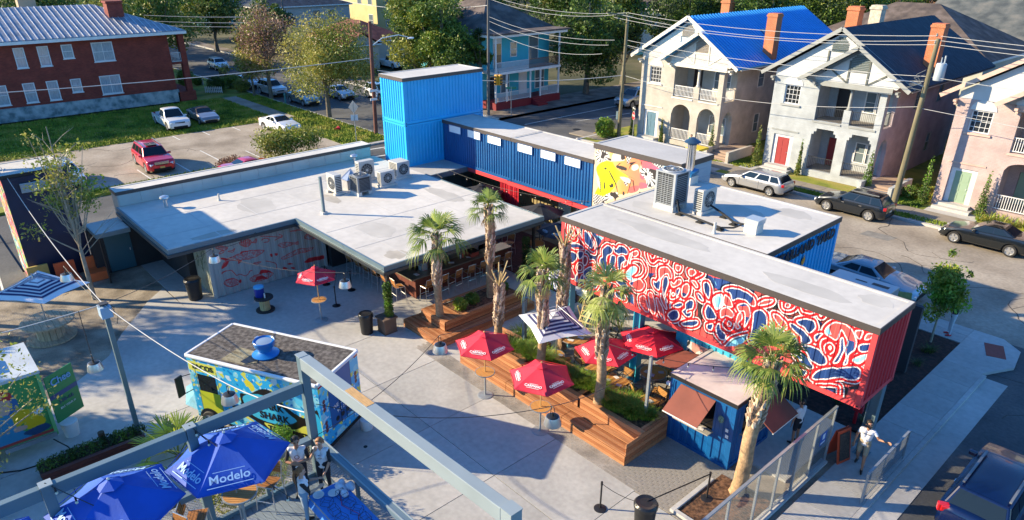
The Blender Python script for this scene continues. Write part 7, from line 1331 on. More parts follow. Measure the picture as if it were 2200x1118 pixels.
def round_table(label,x,y,h,r,z0=0,group='round slatted tables',base='disc',top=None,rz=0):
    t=thing('round_table',label,'table',(x,y,z0),rz,group);b=MB();slats_disc(b,r*.97,h-.03,.03);part('slatted_top',b,top or TEAKL,t)
    b=MB();n=28
    for k in range(n):a,c=2*PI*k/n,2*PI*(k+1)/n;b.beam((r*math.cos(a),r*math.sin(a),h-.02),(r*math.cos(c),r*math.sin(c),h-.02),.025,.035)
    part('rim',b,STEEL,t);b=MB();b.tube((0,0,.02),(0,0,h-.03),.035,10);b.box(-.02,-r*.8,h-.055,.02,r*.8,h-.032);b.box(-r*.8,-.02,h-.056,r*.8,.02,h-.033);part('leg',b,STEEL,t)
    b=MB()
    if base == 'disc':b.lathe([(.30,0),(.30,.012),(.26,.025),(.05,.04)],(0,0,0),24)
    else:
        for a in (PI/4,3*PI/4,5*PI/4,7*PI/4):b.beam((0,0,.05),(.3*math.cos(a),.3*math.sin(a),.02),.05,.035)
    part('base',b,STEEL,t);return t
def sq_table(label,x,y,h,w,d,z0=0,rz=0,group='rectangular teak tables'):
    t=thing('dining_table',label,'table',(x,y,z0),rz,group)
    n=max(4,int(w/.1))
    for i in range(n):
        b=MB();a=-w/2+w*i/n;b.box(a+.004,-d/2,h-.03,a+w/n-.004,d/2,h);part('slat',b,TEAK if i % 2 else TEAKL,t)
    b=MB();b.box(-w/2,-d/2-.012,h-.04,w/2,-d/2-.001,h-.005);b.box(-w/2,d/2+.001,h-.04,w/2,d/2+.012,h-.005);b.box(-w*.4,-.03,h-.06,w*.4,.03,h-.031);part('rim',b,STEEL,t)
    b=MB();b.tube((0,0,.02),(0,0,h-.05),.035,10);b.lathe([(.26,0),(.26,.015),(.05,.03)],(0,0,0),20);part('pedestal',b,BLACK,t);return t
def chair(label,cat,sh,w=.44,d=.42,bh=.42,m=TEAK,fm=None,group='slatted chairs',arm=False):
    fm=fm or STEEL;t=thing('bar_stool' if sh>.6 else 'chair',label,cat,(0,0,0),0,group)
    for i in range(6):
        b=MB();y=-d/2+d*i/6;b.box(-w/2,y+.004,sh-.02,w/2,y+d/6-.004,sh);part('seat_slat',b,m,t)
    for i in range(5):
        b=MB();z=sh+.12+(bh-.12)*i/5;yy=d/2+.03+.06*i/5;b.box(-w/2+.02,yy,z,w/2-.02,yy+.018,z+(bh-.12)/5-.01);part('back_slat',b,m,t)
    for sx in (-1,1):
        b=MB();b.tube((sx*w/2,-d/2,sh-.01),(sx*(w/2+.03),-d/2-.05,0),.013,6);part('leg',b,fm,t)
        b=MB();b.path([(sx*(w/2+.03),d/2+.07,0),(sx*w/2,d/2,sh),(sx*w/2,d/2+.1,sh+bh)],.013,6);part('leg',b,fm,t)
    b=MB();b.path([(-w/2,-d/2,sh-.01),(w/2,-d/2,sh-.01)],.013,6);b.path([(-w/2,d/2+.1,sh+bh),(w/2,d/2+.1,sh+bh)],.013,6)
    for sx in (-1,1):b.path([(sx*w/2,-d/2,sh-.01),(sx*w/2,d/2,sh-.01)],.012,6)
    if sh>.6:b.path([(-w/2-.015,-d/2-.03,.3),(w/2+.015,-d/2-.03,.3)],.012,6);b.path([(-w/2-.01,d/2+.04,.35),(w/2+.01,d/2+.04,.35)],.012,6)
    if arm:
        for sx in (-1,1):b.path([(sx*w/2,-d/2,sh),(sx*(w/2+.02),-d/2+.02,sh+.22),(sx*w/2,d/2+.06,sh+.24)],.013,6)
    part('frame',b,fm,t);return t
DARKF=mat('dark_bronze_frame',(.05,.04,.035),.5,.3)
stool0=chair('bar stool','bar stool',.74,fm=ALU,group='bar stools along the counter');first=True
SL=[(-24.85,17.15,PI/2*-1,'bar stool with teak back nearest the sunlit corner of the counter'),(-24.85,18.0,-PI/2,'second bar stool along the right side of the counter'),(-24.85,18.85,-PI/2,'third bar stool along the right side, behind the palm trunk'),(-24.85,19.7,-PI/2,'fourth bar stool along the right side of the counter'),(-24.85,20.5,-PI/2,'fifth bar stool along the right side of the counter'),(-24.85,21.3,-PI/2,'sixth bar stool along the right side of the counter'),(-24.85,22.1,-PI/2,'last bar stool along the right side, by the tall palm trunk'),
      (-25.75,16.15,PI,'bar stool on the left side nearest the counter corner'),(-26.65,16.15,PI,'second bar stool on the left side of the counter'),(-27.5,16.15,PI,'third bar stool on the left side, in shade'),(-28.3,16.15,PI,'fourth bar stool on the left side, in shade'),(-29.1,16.15,PI,'fifth bar stool on the left side, in shade'),(-29.9,16.15,PI,'innermost bar stool on the left side')]
for i,(x,y,rz,l) in enumerate(SL):
    if i == 0:stool0.location=(x,y,0);stool0.rotation_euler=(0,0,rz);stool0['label']=l
    else:copytree(stool0,(x,y,0),rz+rnd.uniform(-.12,.12),l)
# red umbrellas on round high tables and at dining tables
RU='red umbrellas on the plaza';a6=.15
round_table('small round slatted high table in front of the stepped bench, left',-16.93,14.05,1.03,.36);umbrella('red umbrella over the left high table by the stepped bench',-16.93,14.05,.03,2.17,2.62,1.12,6,UR,.55,'CARPANO',.125,group=RU,txts=(4,5,3))
round_table('small round slatted high table in front of the stepped bench, right',-14.0,14.05,1.03,.36);umbrella('red umbrella over the right high table by the stepped bench',-14.0,14.05,.03,2.2,2.68,1.15,6,UR,.45,'CARPANO',.125,group=RU,txts=(4,5,3))
round_table('small round slatted high table in the shade near the fish mural',-26.4,12.4,1.03,.33);umbrella('red umbrella standing alone near the fish mural',-26.4,12.4,.03,2.15,2.6,.95,6,UR,.5,'CARPANO',.11,group=RU,txts=(4,5,3))
sq_table('square teak table under the red umbrella behind the shaggy palm',-13.6,17.5,.75,.9,.75);umbrella('red umbrella behind the shaggy palm on the dining terrace',-13.75,17.0,.03,2.15,2.62,1.12,6,UR,.6,'CARPANO',.125,group=RU,txts=(4,5,3))
round_table('round teak dining table under the brightest red umbrella',-13.0,19.0,.75,.5,group='round slatted tables');umbrella('bright red umbrella nearest the teal column',-12.95,18.6,.03,2.3,2.75,1.2,6,mat('bright_red_umbrella_fabric',(.66,.008,.03),.75,nz=(2,.08)),.3,'CARPANO',.125,group=RU,txts=(4,5,3))
# striped square shades
def striped(label,x,y,z0,corners,zc,m_pole,bands,group='striped square umbrellas'):
    t=thing('striped_umbrella',label,'umbrella',(x,y,z0),0,group);n=44;P=[];Fc=[];cols=[]
    A,B,C_,D=[np.array((c[0]-x,c[1]-y,c[2]-z0)) for c in corners];U,Vv=np.meshgrid(np.linspace(-1,1,n),np.linspace(-1,1,n),indexing='ij');u=(U+1)/2;v=(Vv+1)/2
    Q=A*((1-u)*(1-v))[...,None]+B*(u*(1-v))[...,None]+C_*(u*v)[...,None]+D*((1-u)*v)[...,None];q=np.maximum(abs(U),abs(Vv));cen=Q.mean((0,1));Q=cen+(Q-cen)*(1-.10*(1-np.minimum(abs(U),abs(Vv)))*(q>.0))[...,None];base=Q[...,2];Q[...,2]=base+(zc-z0-cen[2])*(1-q)
    stripe=(np.mod(q*bands,1)<.46)&(q<.86)&(q>.06);col=np.where(stripe[...,None],np.array((.012,.018,.10)),np.array((.72,.72,.74)));colgrid('canopy',t,Q.reshape(-1,3),gridfaces(n,n),col.reshape(-1,3),vcmat('striped_canvas',.8))
    b=MB();b.tube((0,0,0),(0,0,zc-z0),.025,8)
    for c in (A,B,C_,D):b.tube((0,0,zc-z0-.05),tuple(c*np.array((.97,.97,1))-np.array((0,0,.02))),.012,5)
    part('pole',b,m_pole,t);lettering('YARD',.09,MATS['navy_lettering'],t,tuple((A+B)/2*.93+np.array((0,0,.03))),tuple(B-A),tuple(cen-(A+B)/2),.002);return t
striped('navy and white striped square umbrella over the dining terrace',-16.35,17.2,.03,[(-15.35,15.25,2.42),(-14.55,17.15,2.45),(-16.6,18.1,2.5),(-17.35,16.1,2.5)],2.95,ALU,7)
striped('navy and white striped square umbrella over the giant spool table at the left',-32.6,3.0,.8,[(-30.35,2.9,2.55),(-31.2,4.75,2.6),(-33.6,3.35,2.75),(-32.2,1.2,2.6)],3.05,ALU,7)
striped('small navy and white striped umbrella behind the bare palm',-18.7,20.2,.03,[(-18.0,19.0,2.2),(-17.2,20.6,2.2),(-19.6,21.4,2.25),(-20.1,19.7,2.25)],2.6,ALU,7)
round_table('round teak table on the striped umbrella pole',-16.4,17.1,.75,.45)
def paper(x,y,z,rz,label,col=WHITE,s=(.2,.15),cat='napkin',group='folded napkins and menus on the dining tables',nm='napkin'):
    b=MB();b.obox((0,0,.004),(s[0],s[1],.007),rz);o=part(nm,b,col,None,loc=(x,y,z));tag(o,label,cat,group)
NAP=mat('lilac_napkin',(.45,.38,.55),.8)
for x,y,c in ((-16.6,16.9,0),(-16.2,17.3,0),(-16.3,16.85,1),(-13.8,17.3,1),(-13.3,17.35,1),(-13.7,17.7,0),(-12.8,19.2,1),(-13.2,18.85,0),(-12.9,18.8,1)):paper(x,y,.755,rnd.uniform(0,3),('lilac napkin' if c else 'white menu')+' on a dining table at %s' % ('the striped umbrella' if x<-15 else 'the shaggy palm' if y<18 else 'the bright red umbrella'),NAP if c else WHITE)
sq_table('long teak table with white menus beside the striped umbrella',-16.4,18.65,.75,1.15,.85,rz=.1);
for x,y in ((-16.75,18.45),(-16.1,18.5),(-16.6,18.9),(-16.0,18.85)):paper(x,y,.755,rnd.uniform(0,.4),'white menu lying on the long teak table',WHITE,(.26,.16),'menu','white menus on the long teak table','menu')
sq_table('teak table nearest the corner of the bench planter',-12.0,17.7-.45,.75,.7,.75,rz=.05)
for x,y,c in ((-12.15,17.1,1),(-11.9,17.4,0)):paper(x,y,.755,rnd.uniform(0,3),'napkin on the teak table nearest the planter corner',NAP if c else WHITE,group='napkins on the corner table')
sq_table('teak table between the two red terrace umbrellas',-14.6,17.7,.75,.75,.75,rz=.05)
ch0=chair('dining chair','chair',.45,m=TEAKL,fm=DARKF,group='slatted dining chairs on the terrace',arm=True)
CL=[(-15.6,16.95,.8,'slatted chair facing the round table by the second palm'),(-15.65,18.0,1.4,'slatted chair at the end of the long teak table'),(-12.85,17.55,-1.7,'slatted chair right of the table behind the shaggy palm'),(-12.75,16.9+.95,2.6,'slatted chair pushed out behind the shaggy palm'),(-13.6,18.1,.2,'slatted chair between the palm table and the round table'),(-12.35,18.5,-1.2,'slatted chair right of the round dining table'),(-12.0,17.95,0,'slatted chair beyond the corner table'),(-11.3,17.4,-1.5,'slatted chair beside the blue kiosk wall'),(-13.0,19.8,.1,'slatted chair behind the round dining table'),(-14.6,18.35,0,'slatted chair under the bright red umbrella'),(-11.6,18.4,-1.0,'slatted chair under the left kiosk awning')]
for i,(x,y,rz,l) in enumerate(CL):
    if i == 0:ch0.location=(x,y,.012);ch0.rotation_euler=(0,0,rz);ch0['label']=l
    else:copytree(ch0,(x,y,.012),rz,l)
# tables and black umbrellas on the brick floor
for i,(x,y,s) in enumerate(((-27.7,24.4,.9),(-25.2,24.6,.75),(-20.6,23.7,.75))):
    round_table(('round table in the shade left of the black umbrellas','round table under the white lettered black umbrella','round table at the near end of the red brick floor')[i],x,y,.75,.5,.05,top=TEAK)
umbrella('black umbrella with white lettering near the end of the bar roof',-25.6,25.3,.05,2.3,2.75,1.35,8,UK,.2,'AUSTRAL',.12,polem=BLACK,group='black umbrellas on the brick floor',txts=(6,5))
umbrella('dark umbrella with blue markings in front of the mural container',-22.9,24.2,.05,2.3,2.75,1.3,8,mat('blue_black_umbrella_fabric',(.010,.016,.03),.7),.1,'AUSTRAL',.12,polem=PWOOD,group='black umbrellas on the brick floor',txts=(6,5),tcol=mat('pale_blue_print',(.25,.4,.55),.7))
umbrella('black umbrella half hidden behind the bar roof',-30.4,25.2,.05,2.3,2.75,1.3,8,UK,.2,'AUSTRAL',.12,polem=BLACK,group='black umbrellas on the brick floor',txts=(6,))
for i,(x,y,rz) in enumerate(((-26.2,23.6,.4),(-24.6,23.6,2.2),(-26.0,25.6,-.6),(-22.0,23.2,1.2),(-21.6,24.6,2.0),(-24.0,24.9,-1.2),(-27.2,23.4,1.0))):copytree(stool0 if i<2 else ch0,(x,y,.055),rz,('slatted chair left of the lettered black umbrella','slatted chair right of the lettered black umbrella','slatted chair behind the lettered black umbrella','slatted chair nearest the mural corner','slatted chair under the dark blue marked umbrella','slatted chair between the two black umbrellas','slatted chair at the left end of the brick floor')[i],'chairs on the brick floor')
# --- giant spool table, small spool with cooler
def spool(label,x,y,h,rt,rb,rc,m):
    t=thing('spool_table',label,'table',(x,y,-.03),0,'cable spool tables')
    for nm,r,z in (('top',rt,h-.07),('bottom',rb,.02)):
        w=2*r/9
        for i in range(9):
            b=MB();y0=-r+w*i+.006;y1=y0+w-.012;a=math.sqrt(max(.01,r*r-y0*y0));c=math.sqrt(max(.01,r*r-y1*y1));mid=math.sqrt(max(.01,r*r-((y0+y1)/2)**2));ym=(y0+y1)/2;b.prism([(-a,y0),(a,y0),(mid,ym),(c,y1),(-c,y1),(-mid,ym)],z,z+.07);part('plank',b,m,t)
    n=14
    for k in range(n):
        a=2*PI*k/n;b=MB();b.obox((rc*math.cos(a),rc*math.sin(a),h/2),(.05,2*PI*rc/n-.012,h-.16),a);part('stave',b,m,t)
    return t
spool('giant weathered cable spool table under the striped umbrella',-32.75,3.05,.85,1.02,.95,.5,OLDWOOD)
s2=spool('small cable spool table with dark top carrying a blue cooler',-29.0,10.95,.72,.42,.42,.2,mat('dark_stained_wood',(.035,.03,.03),.6))
for o in s2.children:
    if o.name.startswith('stave'):o.data.materials.clear();o.data.materials.append(PALLET)
ck=thing('water_cooler','round blue water cooler with pale blue lid on the small spool','cooler',(-29.15,10.85,.69));b=MB();b.lathe([(.2,0),(.21,.02),(.22,.42),(.23,.43)],(0,0,0),24);part('tank',b,mat('royal_blue_plastic',(.01,.03,.28),.35),ck,True);b=MB();b.lathe([(.235,.435),(.235,.5),(.2,.52)],(0,0,0),24);part('lid',b,mat('pale_blue_plastic',(.1,.42,.68),.4),ck,True);b=MB();b.tube((.3,.1,0),(.3,.1,.22),.035,10);part('cup_tube',b,WHITE,ck)
# black stanchions
def stanchion(label,x,y,z=0):
    t=thing('stanchion',label,'stanchion',(x,y,z),0,'black rope stanchions');b=MB();b.tube((0,0,.03),(0,0,1.0),.028,10);b.tube((0,0,.9),(0,0,1.02),.036,10);part('post',b,BLACK,t);b=MB();b.lathe([(.19,0),(.19,.02),(.05,.05)],(0,0,0),24);part('base',b,BLACK,t,True);return t
stanchion('black stanchion on the pale concrete at the bottom of the view',-10.1,12.75);stanchion('black stanchion on the bark mulch bed beside the leaning palm',-8.2,15.45,.02);stanchion('black stanchion in the shade behind the lone red umbrella',-27.2,13.6);stanchion('black stanchion farther back near the bar',-28.2,15.0);stanchion('black stanchion at the foot of the fish mural',-29.6,14.4)
b=MB();P=[Vector((-10.1,12.75,.95)).lerp(Vector((-8.75,13.1,.9)),k/8)-Vector((0,0,.12*4*k/8*(1-k/8))) for k in range(9)];b.path([p-Vector((-10.1,12.75,0)) for p in P],.01,5);o=part('barrier_rope',b,BLACK,None,loc=(-10.1,12.75,0));tag(o,'thin black cord from the concrete stanchion to the bin','rope','barrier tapes')
b=MB();b.beam((0,0,.95),(-.55,-2.3,.93),.006,.05);o=part('barrier_tape',b,BLACK,None,loc=(-8.2,15.45,.02));tag(o,'black barrier tape from the mulch bed stanchion towards the bin','tape','barrier tapes')
b=MB();b.beam((0,0,.95),(-1.2,.8,.95),.006,.05);b.beam((-1.2,.8,.95),(-2.4,.8,.95),.006,.05);o=part('barrier_tape',b,BLACK,None,loc=(-27.2,13.6,0));tag(o,'black barrier tape between the shaded stanchions by the bar','tape','barrier tapes')
# tree bed with raised kerb
tb_=thing('tree_bed','bark mulch tree bed with pale concrete kerb around the leaning palm','planter',(-7.6,15.6,0));b=MB(tuple(tb_.location));b.box(-8.65,14.2,0,-8.5,16.3,.1);b.box(-8.5,14.2,0,-6.75,14.35,.1);b.box(-8.5,16.15,0,-6.75,16.3,.02);part('kerb',b,CONC,tb_,bev=.02);b=MB(tuple(tb_.location));b.box(-8.5,14.35,0,-6.75,16.15+.6,.04);part('mulch',b,MULCH,tb_)
# --- kiosk: half container with hinged awnings
ks=thing('kiosk','small navy corrugated kiosk with white flat roof and three propped brown hatches','kiosk',(-9.7,18.4,0));O=tuple(ks.location);KX0,KX1,KY0,KY1=-10.95,-8.52,17.06,19.55
b=MB(O)
for x in (KX0,KX1-.1):
    for y in (KY0,KY1-.1):b.box(x,y,0,x+.1,y+.1,2.42)
b.box(KX0+.1,KY0,0,KX1-.1,KY0+.08,.12);b.box(KX1-.08,KY0+.1,0,KX1,KY1-.1,.12);b.box(KX0+.1,KY0,2.3,KX1-.1,KY0+.08,2.42);part('frame',b,NAVY,ks)
b=MB(O);corr_mb(b,(KX0+.1,KY0+.02),(1,0),(0,-1),.35,.12,2.3,.3,.035);corr_mb(b,(KX0+.45,KY0+.02),(1,0),(0,-1),1.25,.12,1.12,.3,.035);corr_mb(b,(KX0+1.7,KY0+.02),(1,0),(0,-1),.63,.12,2.3,.3,.035);part('front_panel',b,NAVY,ks)
b=MB(O);corr_mb(b,(KX1-.02,KY0+.1),(0,1),(1,0),.5,.12,2.3,.3,.035);corr_mb(b,(KX1-.02,KY0+.6),(0,1),(1,0),1.5,.12,1.12,.3,.035);corr_mb(b,(KX1-.02,KY0+2.1),(0,1),(1,0),.29,.12,2.3,.3,.035);corr_mb(b,(KX0+.02,KY0+.1),(0,1),(-1,0),2.29,.12,2.3,.3,.035);part('side_panel',b,NAVY,ks)
b=MB(O);b.box(KX0+.06,KY0+.4,.1,KX1-.1,KY1-.1,1.0);b.box(KX0+.06,KY1-.1,0,KX1-.1,KY1,2.4);part('interior',b,BLACK,ks)
roofcap(ks,O,KX0,KX1,KY0,KY1,2.5,mat('stained_roof_membrane',(.58,.5,.46),.8,nz=(1.1,.22),nz2=(5,.06)),BLACK,.1,.06)
b=MB(O);b.box(KX0+.4,KY0-.3,1.1,KX0+1.75,KY0+.05,1.14);b.box(KX1-.05,KY0+.55,1.1,KX1+.3,KY0+2.1,1.14);part('counter',b,mat('concrete_counter',(.3,.28,.24),.7),ks)
AW=mat('brown_plywood_hatch',(.20,.055,.035),.7,nz=(1.5,.15),bump=(8,.2))
for nm,P,n_ in (('awning',[(KX0+.42,KY0-.03,2.3),(KX0+1.72,KY0-.03,2.3),(KX0+1.72,KY0-.95,1.72),(KX0+.42,KY0-.95,1.72)],(0,-.5,.8)),('awning',[(KX1+.03,KY0+.55,2.3),(KX1+.03,KY0+2.1,2.3),(KX1+1.0,KY0+2.1,1.72),(KX1+1.0,KY0+.55,1.72)],(.5,0,.8)),('awning',[(KX0-.03,KY0+.5,2.35),(KX0-.03,KY0+1.9,2.35),(KX0-1.05,KY0+1.9,2.2),(KX0-1.05,KY0+.5,2.2)],(-.1,0,.9))):
    b=MB(O);b.slab(P,n_,.03);a=part(nm,b,AW,ks);b=MB(O);b.beam(P[2],P[3],.035,.045);part('edge_strip',b,WHITE,a);b=MB(O);b.tube(Vector(P[2])*.9+Vector(P[1])*.1,Vector(P[1])-Vector((0,0,.7)),.012,5);part('strut',b,BLACK,a)
b=MB(O);b.obox((KX0-.06,KY0-.02,2.1),(.14,.1,.1));part('floodlight',b,WHITE,ks)
b=MB(O);k=14;b.slab([(KX1-.45+.1*math.cos(2*PI*i/k),KY0-.02,1.75+.14*math.sin(2*PI*i/k)) for i in range(k)],(0,-1,0),.006);part('round_sticker',b,mat('green_sticker',(.15,.25,.18),.6,nz=(20,.7)),ks);b=MB(O);b.box(KX1-.26,KY0-.006,1.38,KX1-.16,KY0,1.5);b.box(KX1-.24,KY0-.006,1.16,KX1-.13,KY0,1.28);part('small_sticker',b,WPRINT,ks)
for x,y in ((KX0+1.35,KY0-.15),(KX0+.6,KY0-.15)):paper(x,y,1.142,rnd.uniform(-.3,.3),'printed menu sheet on the kiosk counter',mat('printed_paper',(.6,.58,.56),.7,nz=(30,.5)),(.3,.2),'menu','menu sheets on the kiosk counter','menu')
# props under the mural: pallet frames, rolling white board
wb=thing('rolling_board','white board on a black wheeled stand under the left end of the mural container','sign',(-19.4,22.0,0),R(-10));b=MB();b.box(-.38,-.02,.55,.38,.02,1.75);part('board',b,WHITE,wb);b=MB()
for s in (-1,1):b.box(s*.42-.02,-.02,.12,s*.42+.02,.02,1.8);b.box(s*.42-.02,-.3,.08,s*.42+.02,.3,.12);b.tube((s*.42-.02,-.28,.05),(s*.42+.02,-.28,.05),.05,8);b.tube((s*.42-.02,.28,.05),(s*.42+.02,.28,.05),.05,8)
b.box(-.42,-.02,.5,.42,.02,.54);part('stand',b,BLACK,wb)
for i,(x,y,rz) in enumerate(((-17.5,20.5,.2),(-16.6,20.9,-.2))):
    t=thing('wooden_rack',('pale slatted wooden rack standing behind the shaggy palm','dark folding rack beside the pale wooden rack')[i],'rack',(x,y,0),rz);mm_=(PALLET,DARKF)[i]
    for k in range(5):b=MB();b.obox((0,-.3+.12*k,.35+.25*k*0+.2*k),(1.0,.05,.05),0);part('slat',b,mm_,t)
    b=MB()
    for s in (-1,1):b.beam((s*.5,-.35,0),(s*.5,.3,1.3),.05,.05);b.beam((s*.5,.35,0),(s*.5,-.3,1.3),.05,.05)
    part('frame',b,mm_,t)
# slate posts and string lights in the yard
def spost(label,x,y,h,r=.05,m=SLATE):
    b=MB();b.box(-r,-r,0,r,r,h);o=part('light_post',b,m,None,loc=(x,y,0));tag(o,label,'post','slender posts carrying string lights');return (x,y,h)
pa=spost('slate post standing in the grasses beside the striped umbrella',-17.7,16.75,2.9,.07);pb_=spost('thin grey post rising from the bench planter near the kiosk',-11.5,16.6,3.1,.045,STEEL)
# --- mesh fence along the pavement
MESHW=mat('mesh_wire_grey',(.14,.16,.17),.5,.4)
def mesh_panel(b,p,q,z0,z1,step=.09,r=.004,off=(0,0,0)):
    """diamond wire mesh between ground points p and q"""
    p=Vector((*p,0));q=Vector((*q,0));d=q-p;L=d.length;d.normalize();H=z1-z0;P3=lambda u,z:p+d*u+Vector((0,0,z0+z))
    k=-H
    while k<L:
        for s in (1,-1):
            a=[k,0.0];c=[k+H,H]
            if a[0]<0:a=[0,-k]
            if c[0]>L:c=[L,L-k]
            if c[0]-a[0]<.02:continue
            if s == 1:b.beam(P3(a[0],a[1]),P3(c[0],c[1]),r,r)
            else:b.beam(P3(a[0],H-a[1]),P3(c[0],H-c[1]),r,r)
        k += step
fc=thing('mesh_fence','tall grey wire mesh fence along the pavement beside the kiosk','fence',(-6.62,17,0));O=tuple(fc.location);ys=[12.2,13.7,15.2,16.35,17.5,18.6,19.75];X=-6.62;FH=2.15
for y in ys:b=MB(O);b.box(X-.03,y-.03,0,X+.03,y+.03,FH);part('post',b,STEEL,fc)
b=MB(O);b.box(X-.04,ys[0]-.03,FH,X+.04,ys[-1]+.03,FH+.06);b.box(X-.02,ys[0],.12,X+.02,ys[-1],.16);part('rail',b,STEEL,fc)
for a,c in zip(ys[:-1],ys[1:]):b=MB(O);mesh_panel(b,(X,a+.03),(X,c-.03),.16,FH,.085,.0045);part('mesh_panel',b,MESHW,fc)
b=MB(O);b.box(X+.04,18.9,1.1,X+.05,19.3,1.55);b1=part('access_sign',b,mat('sign_blue',(.02,.08,.32),.5),fc);b=MB(O);b.box(X+.051,19.02,1.3,X+.055,19.18,1.5);b.box(X+.051,18.95,1.15,X+.055,19.25,1.2);part('access_symbol',b,WHITE,b1)
b=MB(O);b.box(X-.12,12.2,-.02,X+.1,19.8,.08);part('kerb',b,CONC,fc)
fr=thing('ramp_railing','short grey mesh railing at the kerb beside the walking man','railing',(-4.98,20.3,0));O=tuple(fr.location);X=-4.98;b=MB(O)
for y in (18.75,21.85):b.box(X-.03,y-.03,0,X+.03,y+.03,1.12)
b.box(X-.035,18.75,1.12,X+.035,21.88,1.17);b.box(X-.02,18.8,.1,X+.02,21.85,.14);part('frame',b,STEEL,fr);b=MB(O);mesh_panel(b,(X,18.78),(X,21.82),.14,1.12,.085,.0045);part('mesh_panel',b,MESHW,fr)
sb=thing('sandwich_board','orange edged folding board leaning by the end of the mesh fence','sign',(-6.45,20.3,0),R(75));b=MB();b.slab([(-.3,-.25,0),(.3,-.25,0),(.3,-.02,1.15),(-.3,-.02,1.15)],(0,-1,.2),.03);part('board',b,mat('orange_red_board',(.62,.07,.02),.6),sb);b=MB();b.slab([(-.23,-.275,.12),(.23,-.275,.12),(.23,-.08,1.05),(-.23,-.08,1.05)],(0,-1,.2),.012);part('chalk_face',b,mat('dark_chalk_face',(.06,.04,.03),.8,nz=(18,.5)),sb);b=MB();b.slab([(-.3,.25,0),(.3,.25,0),(.3,.02,1.15),(-.3,.02,1.15)],(0,1,.2),.03);part('board',b,MATS['orange_red_board'],sb)
gb=thing('sandwich_board','yellow green folding board behind the right end of the mural container','sign',(-9.2,32.1,0),R(30));b=MB();b.slab([(-.4,-.25,0),(.4,-.25,0),(.4,-.02,1.2),(-.4,-.02,1.2)],(0,-1,.2),.03);b.slab([(-.4,.25,0),(.4,.25,0),(.4,.02,1.2),(-.4,.02,1.2)],(0,1,.2),.03);part('board',b,mat('olive_yellow_board',(.3,.33,.12),.6,nz=(5,.3)),gb)
rp=thing('red_standpipe','short red standpipe in the dark planting bed','hydrant',(-6.9,22.6,0));b=MB();b.tube((0,0,0),(0,0,.9),.06,10);b.obox((.05,-.05,.7),(.3,.14,.3));part('pipe',b,REDS2,rp);b=MB();b.tube((-8.9+9,0,0),(.1,0,0.01),.01,4)
rp2=thing('red_standpipe','slim red post near the street tree','hydrant',(-8.35,31.1,0));b=MB();b.tube((0,0,0),(0,0,.8),.04,8);b.tube((-.08,0,.72),(.08,0,.72),.05,8);part('pipe',b,REDS2,rp2)
for i in range(26):
    x=-11.8+rnd.random()*5.2;y=22.5+rnd.random()*8.6;grass_clump('small dark strappy plant in the shaded bark bed',x,y,0,.2,.38,60,700+i,[G4,G9,G3],'small plants in the shaded bark bed','ground_plant')
cn_=thing('shadow_canopy','unseen steel canopy added left of the view to shade the bar roof','canopy',(-42.3,0,0));b=MB((-42.3,0,0));b.box(-44.5,-3.2,8.0,-40.2,3.15,8.12);part('roof',b,SLATE,cn_);b=MB((-42.3,0,0))  # added out-of-view canopy that casts the shadow across the bar roof
for x in (-44.2,-40.6):b.box(x-.12,-3.1,0,x+.12,-2.86,8.0);b.beam((x,-2.9,5.5),(x,1.5,8.0),.15,.2)
part('post',b,SLATE,cn_)
# dark storage/orange seats at the left
nb=thing('navy_box','dark navy two level box with white roof and painted side at the left edge','building',(-40.6,4.8,0));O=tuple(nb.location);NB=mat('midnight_panel',(.008,.014,.05),.5,nz=(1.5,.15));b=MB(O);b.box(-42.0,3.6,0,-39.4,6.35,5.35);part('wall',b,NB,nb);roofcap(nb,O,-42.0,-39.4,3.6,6.35,5.5,ROOFW,BLACK,.12,.04)
n1_,n2_=60,160;U,Z=np.meshgrid(np.linspace(0,2.6,n1_),np.linspace(0,5.3,n2_),indexing='ij');n1=vnoise(U,Z,1.7,21);n2=vnoise(U,Z,3.1,22);cc=np.zeros(U.shape+(3,));pal=[(.55,.07,.04),(.6,.3,.05),(.65,.55,.45),(.05,.3,.45),(.3,.38,.05),(.6,.12,.2)];idx=np.clip(((n1*.7+n2*.5+Z*.06) % 1*6).astype(int),0,5);cc[:]=np.array(pal)[idx];cc[np.abs(n2-.5)<.03]=(.7,.68,.62)
colgrid('mural',nb,np.stack([U-42.0-O[0],0*U+3.595-O[1],Z-O[2]],-1).reshape(-1,3),gridfaces(n1_,n2_),cc.reshape(-1,3),vcmat('side_mural_paint',.5))
b=MB(O)
for i in range(9):b.obox((-39.28,5.2,4.62+i*.05),(.05,1.9,.035),0,0,0,R(30))
part('louvre_awning',b,mat('pale_louvre',(.4,.44,.46),.5),nb)
for i,(x,y,l,m) in enumerate(((-38.3,5.0,'bright orange bench seat against the navy box',(.6,.10,.03)),(-38.2,6.2,'orange box seat nearest the sapling trunk',(.6,.12,.03)),(-38.6,3.9,'olive yellow box seat under the sapling',(.45,.33,.1)))):
    t=thing('box_seat',l,'seat',(x,y,-.03),0,'painted box seats by the navy box');mm_=mat('seat_paint_%s' % ('coral','orange','olive')[i],m,.6,nz=(3,.1));b=MB();b.box(-.5,-.45,0,.5,.45,.45);part('seat',b,mm_,t,bev=.02);b=MB();b.box(-.5,-.45,.45,-.38,.45,1.05);part('back',b,mm_,t)
